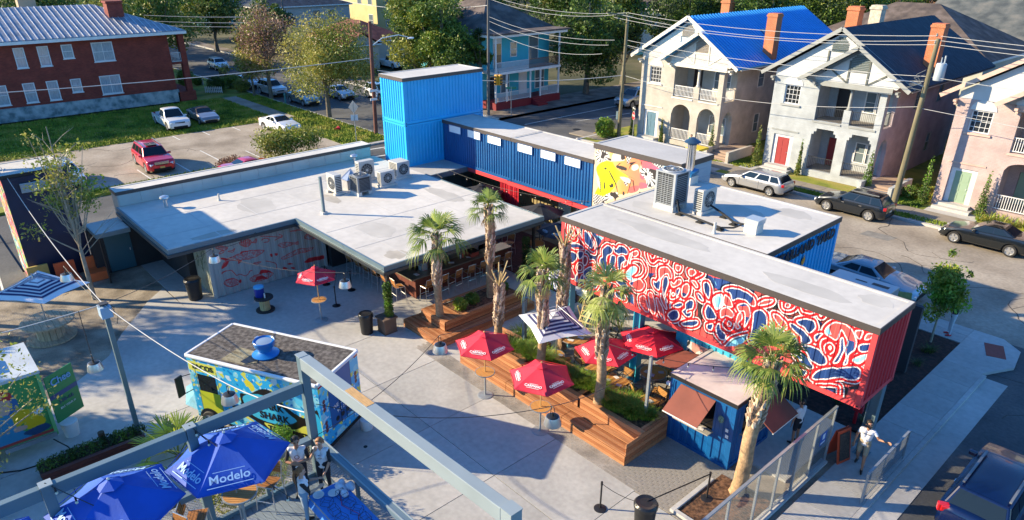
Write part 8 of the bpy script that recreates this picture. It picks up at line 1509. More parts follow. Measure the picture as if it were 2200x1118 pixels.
# low hedge trough at the lower left
ht=thing('hedge_trough','long low hardwood trough with a dark clipped hedge at the lower left','planter',(-22.5,2.2,0));O=tuple(ht.location);b=MB(O);b.box(-22.95,.7,0,-22.1,3.65,.45);part('core',b,MATS['dark_core'],ht);plank_wall(ht,(-22.08,.7),(-22.08,3.65),0,.5,(1,0,0),mat('dark_red_plank',(.12,.03,.02),.6,nz=(3,.2)),4);plank_deck(ht,-22.2,-22.04,.68,3.68,.53,'y',MATS['dark_red_plank']);link('hedge',leaf_mesh('hedge',[(-.1,-1.3+.3*k,.5,.32,.25,.22) for k in range(10)],6000,.035,[G4,G3,G9],71,.7),ht)
b=MB();b.box(-27.2,-3,-.03,-17.6,.6,-.012);struct('dark_gravel',b,MULCHD)
for i,(x,y) in enumerate(((-22.9,2.6),(-18.6,4.9),(-19.6,5.6))):b=MB();b.tube((0,0,0),(0,0,.75),.1,12);o=part('log_bollard',b,mat('dark_log',(.09,.06,.035),.85,nz=(5,.3)),None,loc=(x,y,0));tag(o,('short log bollard behind the hedge trough','log bollard in front of the taco truck side','log bollard by the front wheel of the taco truck')[i],'bollard')
# ================================================================ food trucks
ta=thing('taco_truck','step van taco truck wrapped in blue and yellow graffiti with a gravelly grey roof','food truck',(-20.26,7.6,0),R(206.8))
HL,HW,ZB,ZT=2.58,1.12,.5,2.93
TB=mat('truck_white_trim',(.72,.72,.72),.4,nz=(3,.06));TBL=mat('truck_blue',(.05,.38,.66),.35,coat=.3)
b=MB();b.box(-HL+.01,-HW+.01,ZB,HL-.3,HW-.01,ZT-.06);b.slab([(HL-.3,-HW+.02,ZB),(HL-.3,HW-.02,ZB),(HL-.3,HW-.02,ZT-.1),(HL-.3,-HW+.02,ZT-.1)],(1,0,0),.28);part('body',b,TBL,ta)
def wrapcol(X,Z,seed=0,dark=True):
    n1=vnoise(X+9,Z,1.6,31+seed);n2=vnoise(X+9,Z,4.6,32+seed);n3=vnoise(X+9,Z,9,33+seed);n4=vnoise(X+9+Z,Z-X,5.5,35+seed);c=np.empty(X.shape+(3,));c[:]=(.03,.38,.70);c[n1>.5]=(.10,.52,.74);c[n2>.68]=(.25,.62,.72);c[(n4>.77)]=(.62,.62,.10);c[(n3>.78)&(n1<.5)]=(.55,.68,.75);c[(n4<.16)]=(.01,.2,.5);return c
nu,nz=300,140;U,Z=np.meshgrid(np.linspace(-HL,HL,nu),np.linspace(ZB,ZT-.05,nz),indexing='ij');cc=wrapcol(U,Z)
def P2(*a):return np.array(a,float).reshape(-1,2)
blk=P2(.55,1.9,.2,1.95,-.4,2.3,-.9,2.25,-1.2,1.85,-1.9,1.55,-2.3,1.9,-2.5,1.9,-2.5,.7,-2.2,.55,-1.7,.6,-1.0,.55,-.3,.75,.3,1.0,.8,1.15,1.0,1.3,.6,1.45)
cc[inpoly(U,Z,smoothpoly(blk,True,4))]=(.015,.012,.012)
cc[inpoly(U,Z,smoothpoly(P2(.45,1.8,-.2,2.05,-.8,1.95,-1.35,1.55,-1.6,1.35,-1.2,1.12,-.6,1.0,.1,1.1,.35,1.35),True,4))]=(.06,.46,.66)
cc[inpoly(U,Z,smoothpoly(P2(-.25,.95,-.9,.92,-1.5,1.0,-1.95,1.25,-2.1,.9,-1.9,.6,-1.2,.58,-.6,.65),True,4))]=(.66,.66,.10)
cc[inpoly(U,Z,smoothpoly(P2(-2.1,1.75,-2.4,1.85,-2.55,1.5,-2.5,.9,-2.3,.8,-2.2,1.2),True,4))]=(.03,.42,.66)
cc[inpoly(U,Z,smoothpoly(P2(.15,2.25,.3,2.4,.15,2.52,-.05,2.4,-.1,2.2,.05,2.1),True,4))]=(.68,.6,.05);cc[inpoly(U,Z,smoothpoly(P2(.9,1.1,.1,.82,.2,.92,.9,1.25),True,4))]=(.66,.62,.10)
door=(U>1.42)&(U<2.3);cc[door&(Z<1.62)]=(.50,.54,.035);cc[(U>1.38)&(U<2.56)&(Z>2.38)&(Z<2.74)]=(.70,.68,.12)
for a,c,zz in ((1.40,1.44,0),(2.28,2.32,0)):cc[(U>a)&(U<c)&(Z<2.5)]=(.10,.18,.16)
cc[np.hypot(U-2.02,Z-.42)<.5]=(.012,.012,.012);cc[np.hypot(U+1.5,Z-.42)<.5]=(.012,.012,.012)
colgrid('wrap_panel',ta,np.stack([U,0*U+HW+.002,Z],-1).reshape(-1,3),gridfaces(nu,nz),cc.reshape(-1,3),vcmat('truck_wrap',.3))['label']='driver side panel with a black and cyan cartoon lettering wrap'
U2,Z2=np.meshgrid(np.linspace(-HW,HW,130),np.linspace(ZB,ZT-.05,130),indexing='ij');c2=wrapcol(U2,Z2,4);c2[(abs(U2)<.62)&(Z2>.95)]=(.015,.10,.30);c2[(abs(abs(U2)-.63)<.012)&(Z2>.95)]=(.01,.01,.01);c2[np.hypot(U2,Z2-2.15)<.3]=(.6,.6,.55);c2[np.hypot(U2,Z2-2.15)<.24]=(.02,.02,.02)
for sy in (-.9,.9):
    for zz in (1.1,1.25,1.4,1.9,2.05,2.2):c2[np.hypot(U2-sy,Z2-zz)<.075]=(.16,.02,.015)
colgrid('rear_panel',ta,np.stack([0*U2-HL-.002,U2,Z2],-1).reshape(-1,3),gridfaces(130,130),c2.reshape(-1,3),MATS['truck_wrap'])
BK=mat('black_lettering',(.012,.012,.012),.5)
for tx,s,x,z,sp in (('DARK',.36,-.62,1.66,1.1),('SHARK',.36,-.72,1.27,1.05),('TACO',.27,-.78,.80,1),('TRUCK',.25,-1.62,.82,.95)):lettering(tx,s,BK,ta,(x,HW+.012,z),(-1,0,.02),(0,0,1),.003,sp,.012)
lettering('TACOS',.27,BK,ta,(1.98,HW+.012,2.55),(-1,0,0),(0,0,1),.003,1.05,.008)
lettering('WE CATER',.20,WPRINT,ta,(-HL-.012,0,1.68),(0,-1,0),(0,0,1),.003);lettering('912 210',.18,WPRINT,ta,(-HL-.012,0,1.44),(0,-1,0),(0,0,1),.003)
for y in (.3,0,-.3):b=MB();b.tube((-HL-.004,y,1.18),(-HL-.012,y,1.18),.09,14,m=0);part('round_badge',b,BK,ta)
b=MB()  # window opening, windscreen side
b.box(1.50,HW+.003,1.62,2.25,HW+.008,2.28);b.box(HL-.02,-HW+.15,1.6,HL+.0,HW-.15,2.5);part('window',b,GLASS,ta)
b=MB();b.slab([(HL-.02,-1.0,.55),(HL-.02,1.0,.55),(HL-.02,1.0,1.45),(HL-.02,-1.0,1.45)],(1,0,0),.001);b.faces([(HL-.02,-.95,.5),(HL+.92,-.78,.5),(HL+.92,.78,.5),(HL-.02,.95,.5),(HL-.02,-.9,1.5),(HL+.82,-.68,1.2),(HL+.82,.68,1.2),(HL-.02,.9,1.5)],MB.BF);part('bonnet',b,mat('pale_blue_bonnet',(.22,.5,.62),.35,coat=.4,nz=(3,.25)),ta,bev=.05)
b=MB();b.box(HL+.86,-.7,.4,HL+1.0,.7,.55);part('bumper',b,CHROME,ta)
for y in (-.62,.62):b=MB();b.tube((HL+.82,y,.82),(HL+.93,y,.82),.1,12);part('headlight',b,LAMPW,ta)
b=MB();b.tube((HL-.05,HW+.02,2.2),(HL+.1,HW+.38,2.25),.015,6);b.tube((HL-.05,HW+.02,1.6),(HL+.1,HW+.38,1.55),.015,6);b.obox((HL+.1,HW+.4,1.9),(.05,.28,.75));part('mirror',b,BLACK,ta)
b=MB();P=[(HL-.02,HW+.02,ZT),(-HL,HW+.02,ZT),(-HL,-HW-.02,ZT),(HL-.02,-HW-.02,ZT)]
for a,c in zip(P,P[1:]+P[:1]):b.beam(a,c,.12,.10)
part('roof_trim',b,TB,ta,bev=.03)
b=MB();b.box(-HL+.06,-HW+.06,ZT-.06,HL-.08,HW-.06,ZT+.045);part('roof',b,mix3('gravel_coated_roof',((.06,.05,.045),(.12,.105,.095),(.2,.18,.16)),7,.95,1),ta)
b=MB();g=np.random.RandomState(4);b.slab([(1.15,.15,ZT+.046),(1.2,.98,ZT+.046),(.3,1.0,ZT+.046),(-.05,.75,ZT+.046),(.35,.2,ZT+.046)],(0,0,1),.02);part('roof_patch',b,mix3('tan_roof_patch',((.16,.13,.07),(.32,.28,.18),(.4,.36,.24)),5,.95,1),ta)
b=MB();b.slab([(.35,.2,ZT+.067),(-.05,.5,ZT+.067),(.25,.95,ZT+.067),(.5,.9,ZT+.067),(.45,.5,ZT+.067)],(0,0,1),.008);part('roof_crack',b,BLACK,ta)
vf=MB();vf.lathe([(.42,0),(.44,.05),(.30,.10),(.22,.16),(.24,.24),(.33,.36),(.35,.52),(.33,.54),(.30,.50)],(.05,.2,ZT+.05),26);part('roof_fan',vf,mat('vivid_blue_fan',(.01,.16,.48),.35,coat=.3),ta,True);vf=MB();vf.lathe([(.26,.44),(.26,.50),(.1,.52)],(.05,.2,ZT+.05),24);part('fan_cap',vf,mat('grey_blue_cap',(.2,.28,.4),.4),ta,True)
b=MB();b.box(.9,-.6,ZT+.045,1.05,-.45,ZT+.12);part('roof_box',b,ALU,ta)
b=MB()
for y in (-1.0,1.0):
    for x,w in ((-HL-.02,.12),):b.box(x,y-.1,ZT-.14,x+.02,y+.1,ZT-.06)
part('marker_light',b,LAMPR,ta);b=MB();b.box(-HL+.1,-.9,.3,HL-.1,.9,.5);part('chassis',b,UND,ta)
b=MB();b.box(-HL-.06,-1.0,.42,-HL-.02,1.0,.52);b.tube((-HL-.05,.15,.95),(-HL-.05,.15,2.2),.012,6);b.tube((-HL-.05,-.15,.95),(-HL-.05,-.15,2.2),.012,6);part('bumper',b,UND,ta)
tm,rm=wheel_me(.40,.24)
for x in (2.02,-1.5):
    for s in (-1,1):w_=link('wheel',None,ta,(x,s*(HW-.07),.40),(0,0,0 if s>0 else PI));link('tyre',tm,w_);link('rim',rm,w_)
b=MB();b.lathe([(.2,0),(.24,.35),(.22,.4)],(-HL-.25,-.9,0),14);part('white_tank',b,WHITE,ta,True)
# green trailer  
gt=thing('food_trailer','green food trailer painted with a figure in a yellow jacket, its side board open','food truck',(-25.3,-1.2,0));O=tuple(gt.location)
GRN=(.05,.25,.07);b=MB(O);b.box(-26.45,-4.5,.62,-24.17,1.58,2.9);part('body',b,mat('trailer_green',GRN,.4,nz=(1.2,.08)),gt);b=MB(O);b.box(-26.5,-4.55,2.86,-24.12,1.63,2.97);part('roof',b,mat('trailer_roof_blue_white',(.46,.5,.52),.4,nz=(1,.12)),gt)
b=MB(O);b.box(-25.9,-.6,2.97,-25.0,.6,3.2);ac=part('roof_unit',b,WHITE,gt,bev=.03);b=MB(O)
for i in range(12):b.box(-25.0,-.52+.088*i,3.03,-24.985,-.47+.088*i,3.16)
part('roof_unit_louvre',b,BLACK,gt)
nu,nz=200,120;U,Z=np.meshgrid(np.linspace(-4.5,1.58,nu),np.linspace(.65,2.85,nz),indexing='ij');cc=np.empty(U.shape+(3,));cc[:]=GRN;cc *= (.9+.2*vnoise(U+6,Z,2,41))[...,None]
def blob(col,*p):cc[inpoly(U,Z,smoothpoly(np.array(p,float),True,5))]=col
blob((.03,.12,.3),.1,2.5,.0,2.0,.25,1.7,.75,1.75,.8,2.3,.5,2.6);blob((.5,.33,.27),.2,2.35,.15,1.85,.4,1.7,.6,1.95,.62,2.35);blob((.40,.03,.03),.1,2.3,.15,2.55,.45,2.65,.72,2.5,.7,2.25,.4,2.33)
blob((.62,.40,.01),.55,1.75,.95,1.78,1.25,1.5,1.38,1.15,1.2,1.0,.85,1.05,.8,1.3,.6,1.2,.5,1.5);blob((.62,.40,.01),.2,1.75,-.3,1.75,-.8,1.5,-1.0,1.1,-.7,.9,-.2,1.2,.15,1.3);blob((.03,.22,.38),.2,1.7,.5,1.75,.6,1.2,.9,.75,-.3,.7,-.1,1.2,.1,1.4);blob((.5,.3,.24),.55,1.25,.85,1.2,.82,1.08,.5,1.08)
blob((.02,.06,.14),.7,.95,1.3,1.05,1.45,.85,1.0,.75);blob((.6,.65,.7),1.15,1.6,1.38,1.65,1.38,1.5,1.2,1.45)
cc[(Z<.75)]=(.35,.05,.04)
colgrid('painted_panel',gt,np.stack([0*U-24.165-O[0],U-O[1],Z-O[2]],-1).reshape(-1,3),gridfaces(nu,nz),cc.reshape(-1,3),vcmat('trailer_wrap',.4))['label']='side painted with a seated figure in yellow jacket and red headscarf'
bd=MB(O);p=Vector((-24.2,1.66,.85));q=Vector((-24.72,2.55,.85));nn=Vector((.86,.5,0));bd.slab([p,q,q+Vector((0,0,1.75)),p+Vector((0,0,1.75))],nn,.03);db=part('menu_board',bd,mat('deep_green_board',(.015,.19,.06),.5),gt)
X_=(q-p).normalized();c0=(p+q)/2+nn*.05;d0=Vector(O)
bd=MB(O);r0=p+nn*.032+Vector((0,0,.88));r1=q+nn*.032+Vector((0,0,.88));bd.slab([r0,r1,r1+Vector((0,0,.16)),r0+Vector((0,0,.16))],nn,.004);part('blue_band',bd,mat('navy_band',(.02,.05,.16),.5),db)
NP=mat('pale_blue_script',(.12,.3,.55),.5);lettering('Chee',.36,NP,gt,c0+Vector((0,0,1.45))-d0,X_,(0,0,1),.004,.95,.006);lettering('398-66',.20,mat('navy_numbers',(.02,.05,.14),.5),gt,c0+Vector((0,0,.68))-d0,X_,(0,0,1),.004);lettering('EAT YOUR FI',.10,WPRINT,gt,c0+Vector((0,0,.45))-d0,X_,(0,0,1),.003)
for y in (-1.0,-1.9):
    b=MB(O);b.tube((-24.4,y,.36),(-24.15,y,.36),.36,24);b.tube((-24.15,y,.36),(-24.13,y,.36),.2,18,m=1);part('wheel',b,[TYRE,WHITE],gt)
b=MB(O);b.beam((-24.12,.1,.55),(-24.12,1.55,.55),.1,.14);part('awning_tube',b,ALU,gt);b=MB(O);b.box(-24.19,1.5,.5,-24.13,1.6,2.9);part('corner_trim',b,mat('light_green_trim',(.16,.42,.16),.4),gt)
b=MB(O);b.lathe([(.22,0),(.26,.5),(.26,.55)],(-24.6,2.0,0),20);part('white_bucket',b,WHITE,gt,True)
b=MB();b.path([(-24.1,1.4,.4),(-23.9,1.7,.05),(-23.6,1.75,.02)],.02,6);b.path([(-24.0,-.4,.03),(-23.6,.3,.02),(-23.5,.9,.02),(-23.3,1.1,.02)],.025,6);o=part('hose',b,RUBBER);tag(o,'black hose lying on the ground beside the green trailer','hose')

# ================================================================ roof deck in the foreground
dk=thing('roof_deck','raised steel deck in the foreground with slate blue frame','deck',(-11,2,0));O=tuple(dk.location);DZ=2.75
b=MB(O);b.box(-14.05,-7,0,-6.6,5.95,DZ-.08);part('base',b,mat('dark_base_wall',(.03,.035,.04),.7),dk)
DKM=mat('grey_blue_deck_board',(.20,.25,.29),.7,nz=(2,.12))
for i in range(66):
    b=MB(O);y=-4+i*.15;b.box(-14.02,y+.004,DZ-.08,-6.6,y+.146,DZ);part('deck_board',b,DKM,dk)
fm=thing('deck_gantry','slate steel posts and long grey beams framing the foreground deck','gantry',(-14,5.95,DZ));O=tuple(fm.location)
for y,zt in ((5.95,6.32),(3.2,5.62),(.45,5.62),(-2.3,5.62)):
    b=MB(O);b.box(-14.1,y-.10,0,-13.9,y+.10,zt);part('post',b,SLATE,fm,bev=.008);b=MB(O);b.box(-14.115,y-.115,zt,-13.885,y+.115,zt+.02);part('post_cap',b,SLATEL,fm)
for a,c in ((3.31,5.84),(.56,3.09),(-2.19,.34)):b=MB(O);b.box(-14.08,a,5.32,-13.92,c,5.6);part('beam',b,SLATE,fm,bev=.008)
b=MB(O);b.beam((-13.9,5.97,6.16),(-7.0,6.22,6.16),.25,.34);part('beam',b,SLATEL,fm,bev=.012,label='long pale grey beam crossing the view above the plaza');b=MB(O);b.box(-7.0,6.1,0,-6.72,6.36,6.34);part('post',b,SLATEL,fm,bev=.01);b=MB(O);b.box(-7.01,6.09,6.34,-6.71,6.37,6.36);part('post_cap',b,SLATEL,fm);b=MB(O);b.obox((-11.55,6.06,6.333),(.85,.2,.006),R(2));part('bare_patch',b,mat('bare_wood_patch',(.5,.3,.12),.7,nz=(6,.2,(1,8,1))),fm)
gr=thing('deck_railing','slate blue channel railing with wire mesh round the foreground deck','railing',(-14,5.95,DZ));O=tuple(gr.location)
b=MB(O);b.beam((-14.0,-4,DZ+1.12),(-14.0,5.84,DZ+1.12),.2,.16);b.beam((-13.88,5.98,DZ+1.12),(-6.9,6.14,DZ+1.12),.22,.14);part('top_rail',b,mat('slate_channel',(.14,.20,.24),.42,.15),gr,bev=.006)
b=MB(O);b.beam((-13.88,5.9,DZ+1.195),(-6.9,6.06,DZ+1.195),.03,.012);b.beam((-13.88,6.06,DZ+1.195),(-6.9,6.22,DZ+1.195),.03,.012);part('rail_lip',b,SLATEL,gr)
b=MB(O);b.beam((-14.0,-4,DZ+.08),(-14.0,5.84,DZ+.08),.1,.1);b.beam((-13.88,5.98,DZ+.08),(-6.9,6.14,DZ+.08),.1,.1);part('bottom_rail',b,SLATE,gr)
for y in (1.8,4.6,-1):b=MB(O);b.box(-14.04,y-.04,DZ,-13.96,y+.04,DZ+1.05);part('post',b,SLATE,gr)
for x in (-12.1,-10.3,-8.5):b=MB(O);b.box(x-.04,6.0,DZ,x+.04,6.08,DZ+1.05);part('post',b,SLATE,gr)
b=MB(O);mesh_panel(b,(-14,-1),(-14,5.84),DZ+.12,DZ+1.05,.08,.004);mesh_panel(b,(-13.85,6.0),(-7,6.12),DZ+.12,DZ+1.05,.08,.004);part('mesh_panel',b,BLACK,gr,kind='stuff')
# lower railing glimpsed at the very bottom
lr=thing('lower_railing','dark slate mesh railing glimpsed at the bottom edge of the view','railing',(-8.5,8.0,0));O=tuple(lr.location);b=MB(O);b.beam((-11.3,7.55,2.0),(-6.6,8.0,2.0),.1,.1)
for x in (-10.9,-9.3,-7.7):b.box(x-.03,7.65+.09*(x+10.9)/1.6-.03,0,x+.03,7.65+.09*(x+10.9)/1.6+.03,2.0)
part('rail',b,SLATE,lr);b=MB(O);mesh_panel(b,(-11.3,7.55),(-6.6,8.0),1.0,1.95,.08,.004);part('mesh_panel',b,BLACK,lr)
# blue umbrellas
MP=mat('pale_blue_print2',(.35,.55,.8),.7);BU='blue umbrellas on the foreground deck'
umbrella('royal blue umbrella nearest the three people on the deck',-13.45,3.72,DZ,4.84,5.42,1.32,6,UB,.18,'Modelo',.27,polem=ALU,group=BU,txts=(4,1,2,5),tcol=MP)
umbrella('royal blue umbrella in the middle at the bottom left of the deck',-13.5,1.42,DZ,4.84,5.42,1.32,6,UB,.05,'Modelo',.27,polem=ALU,group=BU,txts=(4,1,2,5),tcol=MP)
umbrella('royal blue umbrella cut by the bottom left corner of the view',-13.45,-.95,DZ,4.84,5.42,1.32,6,UB,.2,'Modelo',.27,polem=ALU,group=BU,txts=(4,1,2,5),tcol=MP)
round_table('high round slatted table under the nearest blue umbrella',-13.42,3.78,1.06,.38,DZ,rz=.9);round_table('high round slatted table under the middle blue umbrella',-13.5,1.5,1.06,.38,DZ,rz=.9)
for i,(x,y,rz,l) in enumerate(((-13.7,4.55,.6,'high slatted chair right of the blue umbrella table'),(-13.7,2.85,2.6,'high slatted chair with curved back left of the blue umbrella table'),(-13.35,2.2,.4,'high slatted chair between the two blue umbrellas'),(-12.9,1.0,2.0,'high slatted chair under the middle blue umbrella'))):copytree(stool0,(x,y,DZ),rz,l,'high slatted chairs on the deck')
# buffet table with cloth and racks
bt=thing('buffet_table','long table under a bright blue cloth with wire racks on the deck','table',(-11.3,5.4,DZ));b=MB()
b.box(-1.2,-.42,.78,1.2,.42,.82);part('tabletop',b,STEEL,bt)
for x in (-1.1,1.1):
    for y in (-.36,.36):b=MB();b.tube((x,y,0),(x,y,.78),.02,6);part('leg',b,STEEL,bt)
cb=MB();n=30;P=[]
for i in range(n+1):
    for j in range(13):u=-1.26+2.52*i/n;v=-.48+.96*j/12;z=.835+.006*math.sin(u*9+v*5);z -= .22*max(0,abs(v)-.42)/.06+.2*max(0,abs(u)-1.2)/.06;P.append((u,v,z))
cb.faces(P,[(i*13+j,(i+1)*13+j,(i+1)*13+j+1,i*13+j+1) for i in range(n) for j in range(12)]);o=part('tablecloth',cb,mat('bright_blue_cloth',(.05,.22,.62),.8,nz=(4,.15)),None,True,loc=(-11.3,5.4,DZ));tag(o,'bright blue cloth over the long deck table','tablecloth')
for i in range(9):
    x=-11.95+.34*(i % 5);y=5.55-.38*(i//5);b=MB();q=[(-.12,-.1,.02),(.12,-.1,.02),(.12,.1,.02),(-.12,.1,.02),(-.12,-.1,.02)];b.path(q,.005,4);q2=[(a*.9,c*.9,.14) for a,c,_ in q];b.path(q2,.005,4)
    for a,c in zip(q[:4],q2[:4]):b.tube(a,c,.005,4)
    o=part('wire_rack',b,BLACK,None,loc=(x,y,DZ+.845),rot=(0,0,.3*(i % 3)));tag(o,'black wire rack, '+('first','second','third','fourth','fifth','sixth','seventh','eighth','ninth')[i]+' on the blue cloth counted from the white plates','rack','wire racks on the blue cloth')
for x,y,nn_ in ((-12.3,5.15,6),(-12.15,5.45,4)):
    for k in range(1):b=MB();b.lathe([(.07,0),(.13,.02*nn_*.5),(.125,.02*nn_*.5+.01),(.06,.02)],(0,0,0),22);o=part('plate_stack',b,WHITE,None,True,loc=(x,y,DZ+.845));tag(o,'stack of white plates at the end of the blue cloth','plates','plate stacks on the deck table')
b=MB();g=np.random.RandomState(9)
for k in range(8):b.sphere((g.rand()*.4-.2,g.rand()*.3-.15,.04+g.rand()*.05),.09,8,sx=1.3)
o=part('wrapped_cutlery',b,mat('pale_wrap',(.6,.62,.7),.6),None,True,loc=(-12.1,5.75,DZ+.845));tag(o,'heap of wrapped white cutlery near the woman at the table','cutlery')
b=MB();b.path([(-.6,.2,0),(-.2,.0,0),(.3,.15,0),(.7,-.1,0),(.9,.1,0)],.006,4);o=part('power_cord',b,REDS2,None,loc=(-11.5,5.4,DZ+.85));tag(o,'thin red cord lying across the blue cloth','cord')
# ================================================================ pendant lamps on cables
DW=mat('dark_cable',(.03,.03,.032),.6)
POLE=(-22.65,3.55);t=thing('cable_mast','leaning slate blue mast with a junction box at the lower left','mast',(-22.65,3.62,0));b=MB();b.box(-.07,-.07,0,.07,.07,5.2);part('mast',b,SLATE,t);b=MB();b.box(-.2,-.16,4.78,.2,.16,5.15);part('junction_box',b,mat('pale_blue_box',(.3,.42,.55),.5),t,bev=.01);b=MB();b.path([(.1,.17,5.1),(.3,.25,4.8),(.15,.2,4.5)],.01,5);b.path([(-.1,.17,5.1),(-.25,.3,4.9),(-.1,.22,4.7)],.01,5);b.box(-.12,-.12,5.2,.12,.12,5.24);part('cable_loop',b,DW,t)
def pendant(label,x,y,z,wire_top=.0,tilt=0):
    t=thing('pendant_lamp',label,'lamp',(x,y,z),0,'silver bowl lamps hung over the plaza');b=MB();b.lathe([(.05,.05),(.15,.045),(.17,.03),(.175,.0),(.16,.0),(.15,.02),(.1,.03)],(0,0,0),24);part('collar',b,BLACK,t,True);b=MB();b.lathe([(.178,.03),(.20,-.04),(.235,-.19),(.24,-.22),(.22,-.21),(.165,-.02)],(0,0,0),28);part('shade',b,mat('spun_aluminium',(.6,.6,.62),.3,.85,nz=(3,.05)),t,True);b=MB();b.tube((0,0,.04),(0,0,.14),.03,8);b.path([(-.1,0,.04),(-.04,0,.32),(.04,0,.32),(.1,0,.04)],.01,5);part('fitting',b,BLACK,t);return t
TOP=(-22.65,3.62,5.2);LM=[(-27.3,8.6,3.9),(-21.7,11.3,3.9),(-29.3,3.75,3.9),(-15.55,11.1,3.9),(-10.55,11.05,3.9),(-17.2,5.1,3.95)]
LB=['silver bowl lamp hanging in front of the fish mural','silver bowl lamp hanging right of the lone red umbrella','silver bowl lamp hanging above the striped shade at the left','silver bowl lamp hanging in front of the first planter corner','silver bowl lamp hanging beside the right high table','silver bowl lamp hanging over the taco truck window']
for p,l in zip(LM,LB):pendant(l,*p)
pendant('silver bowl lamp hanging low beside the leaning mast',-22.75,2.95,3.3);b=MB();b.tube((0,0,0),(0,0,1.5),.012,6);o=part('lamp_cord',b,DW,None,loc=(-22.75,2.95,3.65));tag(o,'pale cord holding the low bowl lamp by the mast','cord')
CN=['in front of the fish mural','to the end of the fish mural wall','from the mast to the left striped shade','from the black roof post to the second bowl lamp','towards the fish mural bin','from the planter lamp down to the deck','from the planter lamp to the mural container','crossing the plaza shadow to the right lamp','from the right lamp to the grey planter post'];CI=[0];WG='cables strung over the plaza'
def cab(a,c,s,m=None,r=.010,l=None,**k):
    if l is None and not k:l='thin dark cable '+CN[CI[0]];CI[0] += 1
    if l is None:CI.append(1);l='string of bulbs '+['above the striped umbrella','over the dining tables','from the planter post over the kiosk','under the navy containers','along the brick floor edge','draped over the nearest blue umbrella','draped over the middle blue umbrella','hanging down the left deck post','hanging beside the second deck post'][len(CI)-2]
    return wire(a,c,s,r,m or DW,l,WG,20,'plaza_cable',**k)
PC='thick pale cable from the junction box '
cab(TOP,(-41,3.9,5.6),.5,CABLE,.016,PC+'to the navy box');cab(TOP,(-17.2,5.1,4.32),.15,CABLE,.016,PC+'to the truck lamp');cab((-17.2,5.1,4.32),(-14.0,6.0,4.6),.1,CABLE,.016,'thick pale cable from the truck lamp to the deck post');cab(TOP,(-25,-6,5.0),.3,CABLE,.016,PC+'out of the left edge')
cab(TOP,(-27.3,8.6,4.26),.15);cab((-27.3,8.6,4.26),(-31.3,12,2.95),.2);cab((-29.3,3.75,4.26),TOP,.15);cab((-23.6,14.25,2.9),(-21.7,11.3,4.26),.1);cab((-21.7,11.3,4.26),(-28.5,9.5,3.2),.2)
cab((-15.55,11.1,4.26),(-13.9,6.0,4.0),.3);cab((-15.55,11.1,4.26),(-17.9,18.9,3.3),.5);cab((-10.55,11.05,4.26),(-13.9,6.1,4.9),.4);cab((-10.55,11.05,4.26),(-11.5,16.6,3.1),.3)
cab((-17.7,16.75,2.9),(-21,22.5,3.0),.3,bulbs=5);cab((-11.5,16.6,3.1),(-17.7,16.75,2.9),.35,bulbs=4);cab((-11.5,16.6,3.1),(-8.6,19.5,2.75),.15,bulbs=5)
cab((-33.3,25.0,3.05),(-23.0,26.4,3.3),.4,bulbs=10);cab((-33.2,24.0,3.05),(-23.4,23.3,3.2),.5,bulbs=8)
cab((-14.0,3.2,5.65),(-11.6,4.3,4.5),.05,bulbs=8);cab((-14.0,.45,5.65),(-12.2,1.9,4.7),.05,bulbs=6);cab((-14.0,.45,5.65),(-13.95,.6,3.9),.0,bulbs=5);cab((-14.0,3.2,5.65),(-13.9,4.2,3.9),.05,bulbs=4)

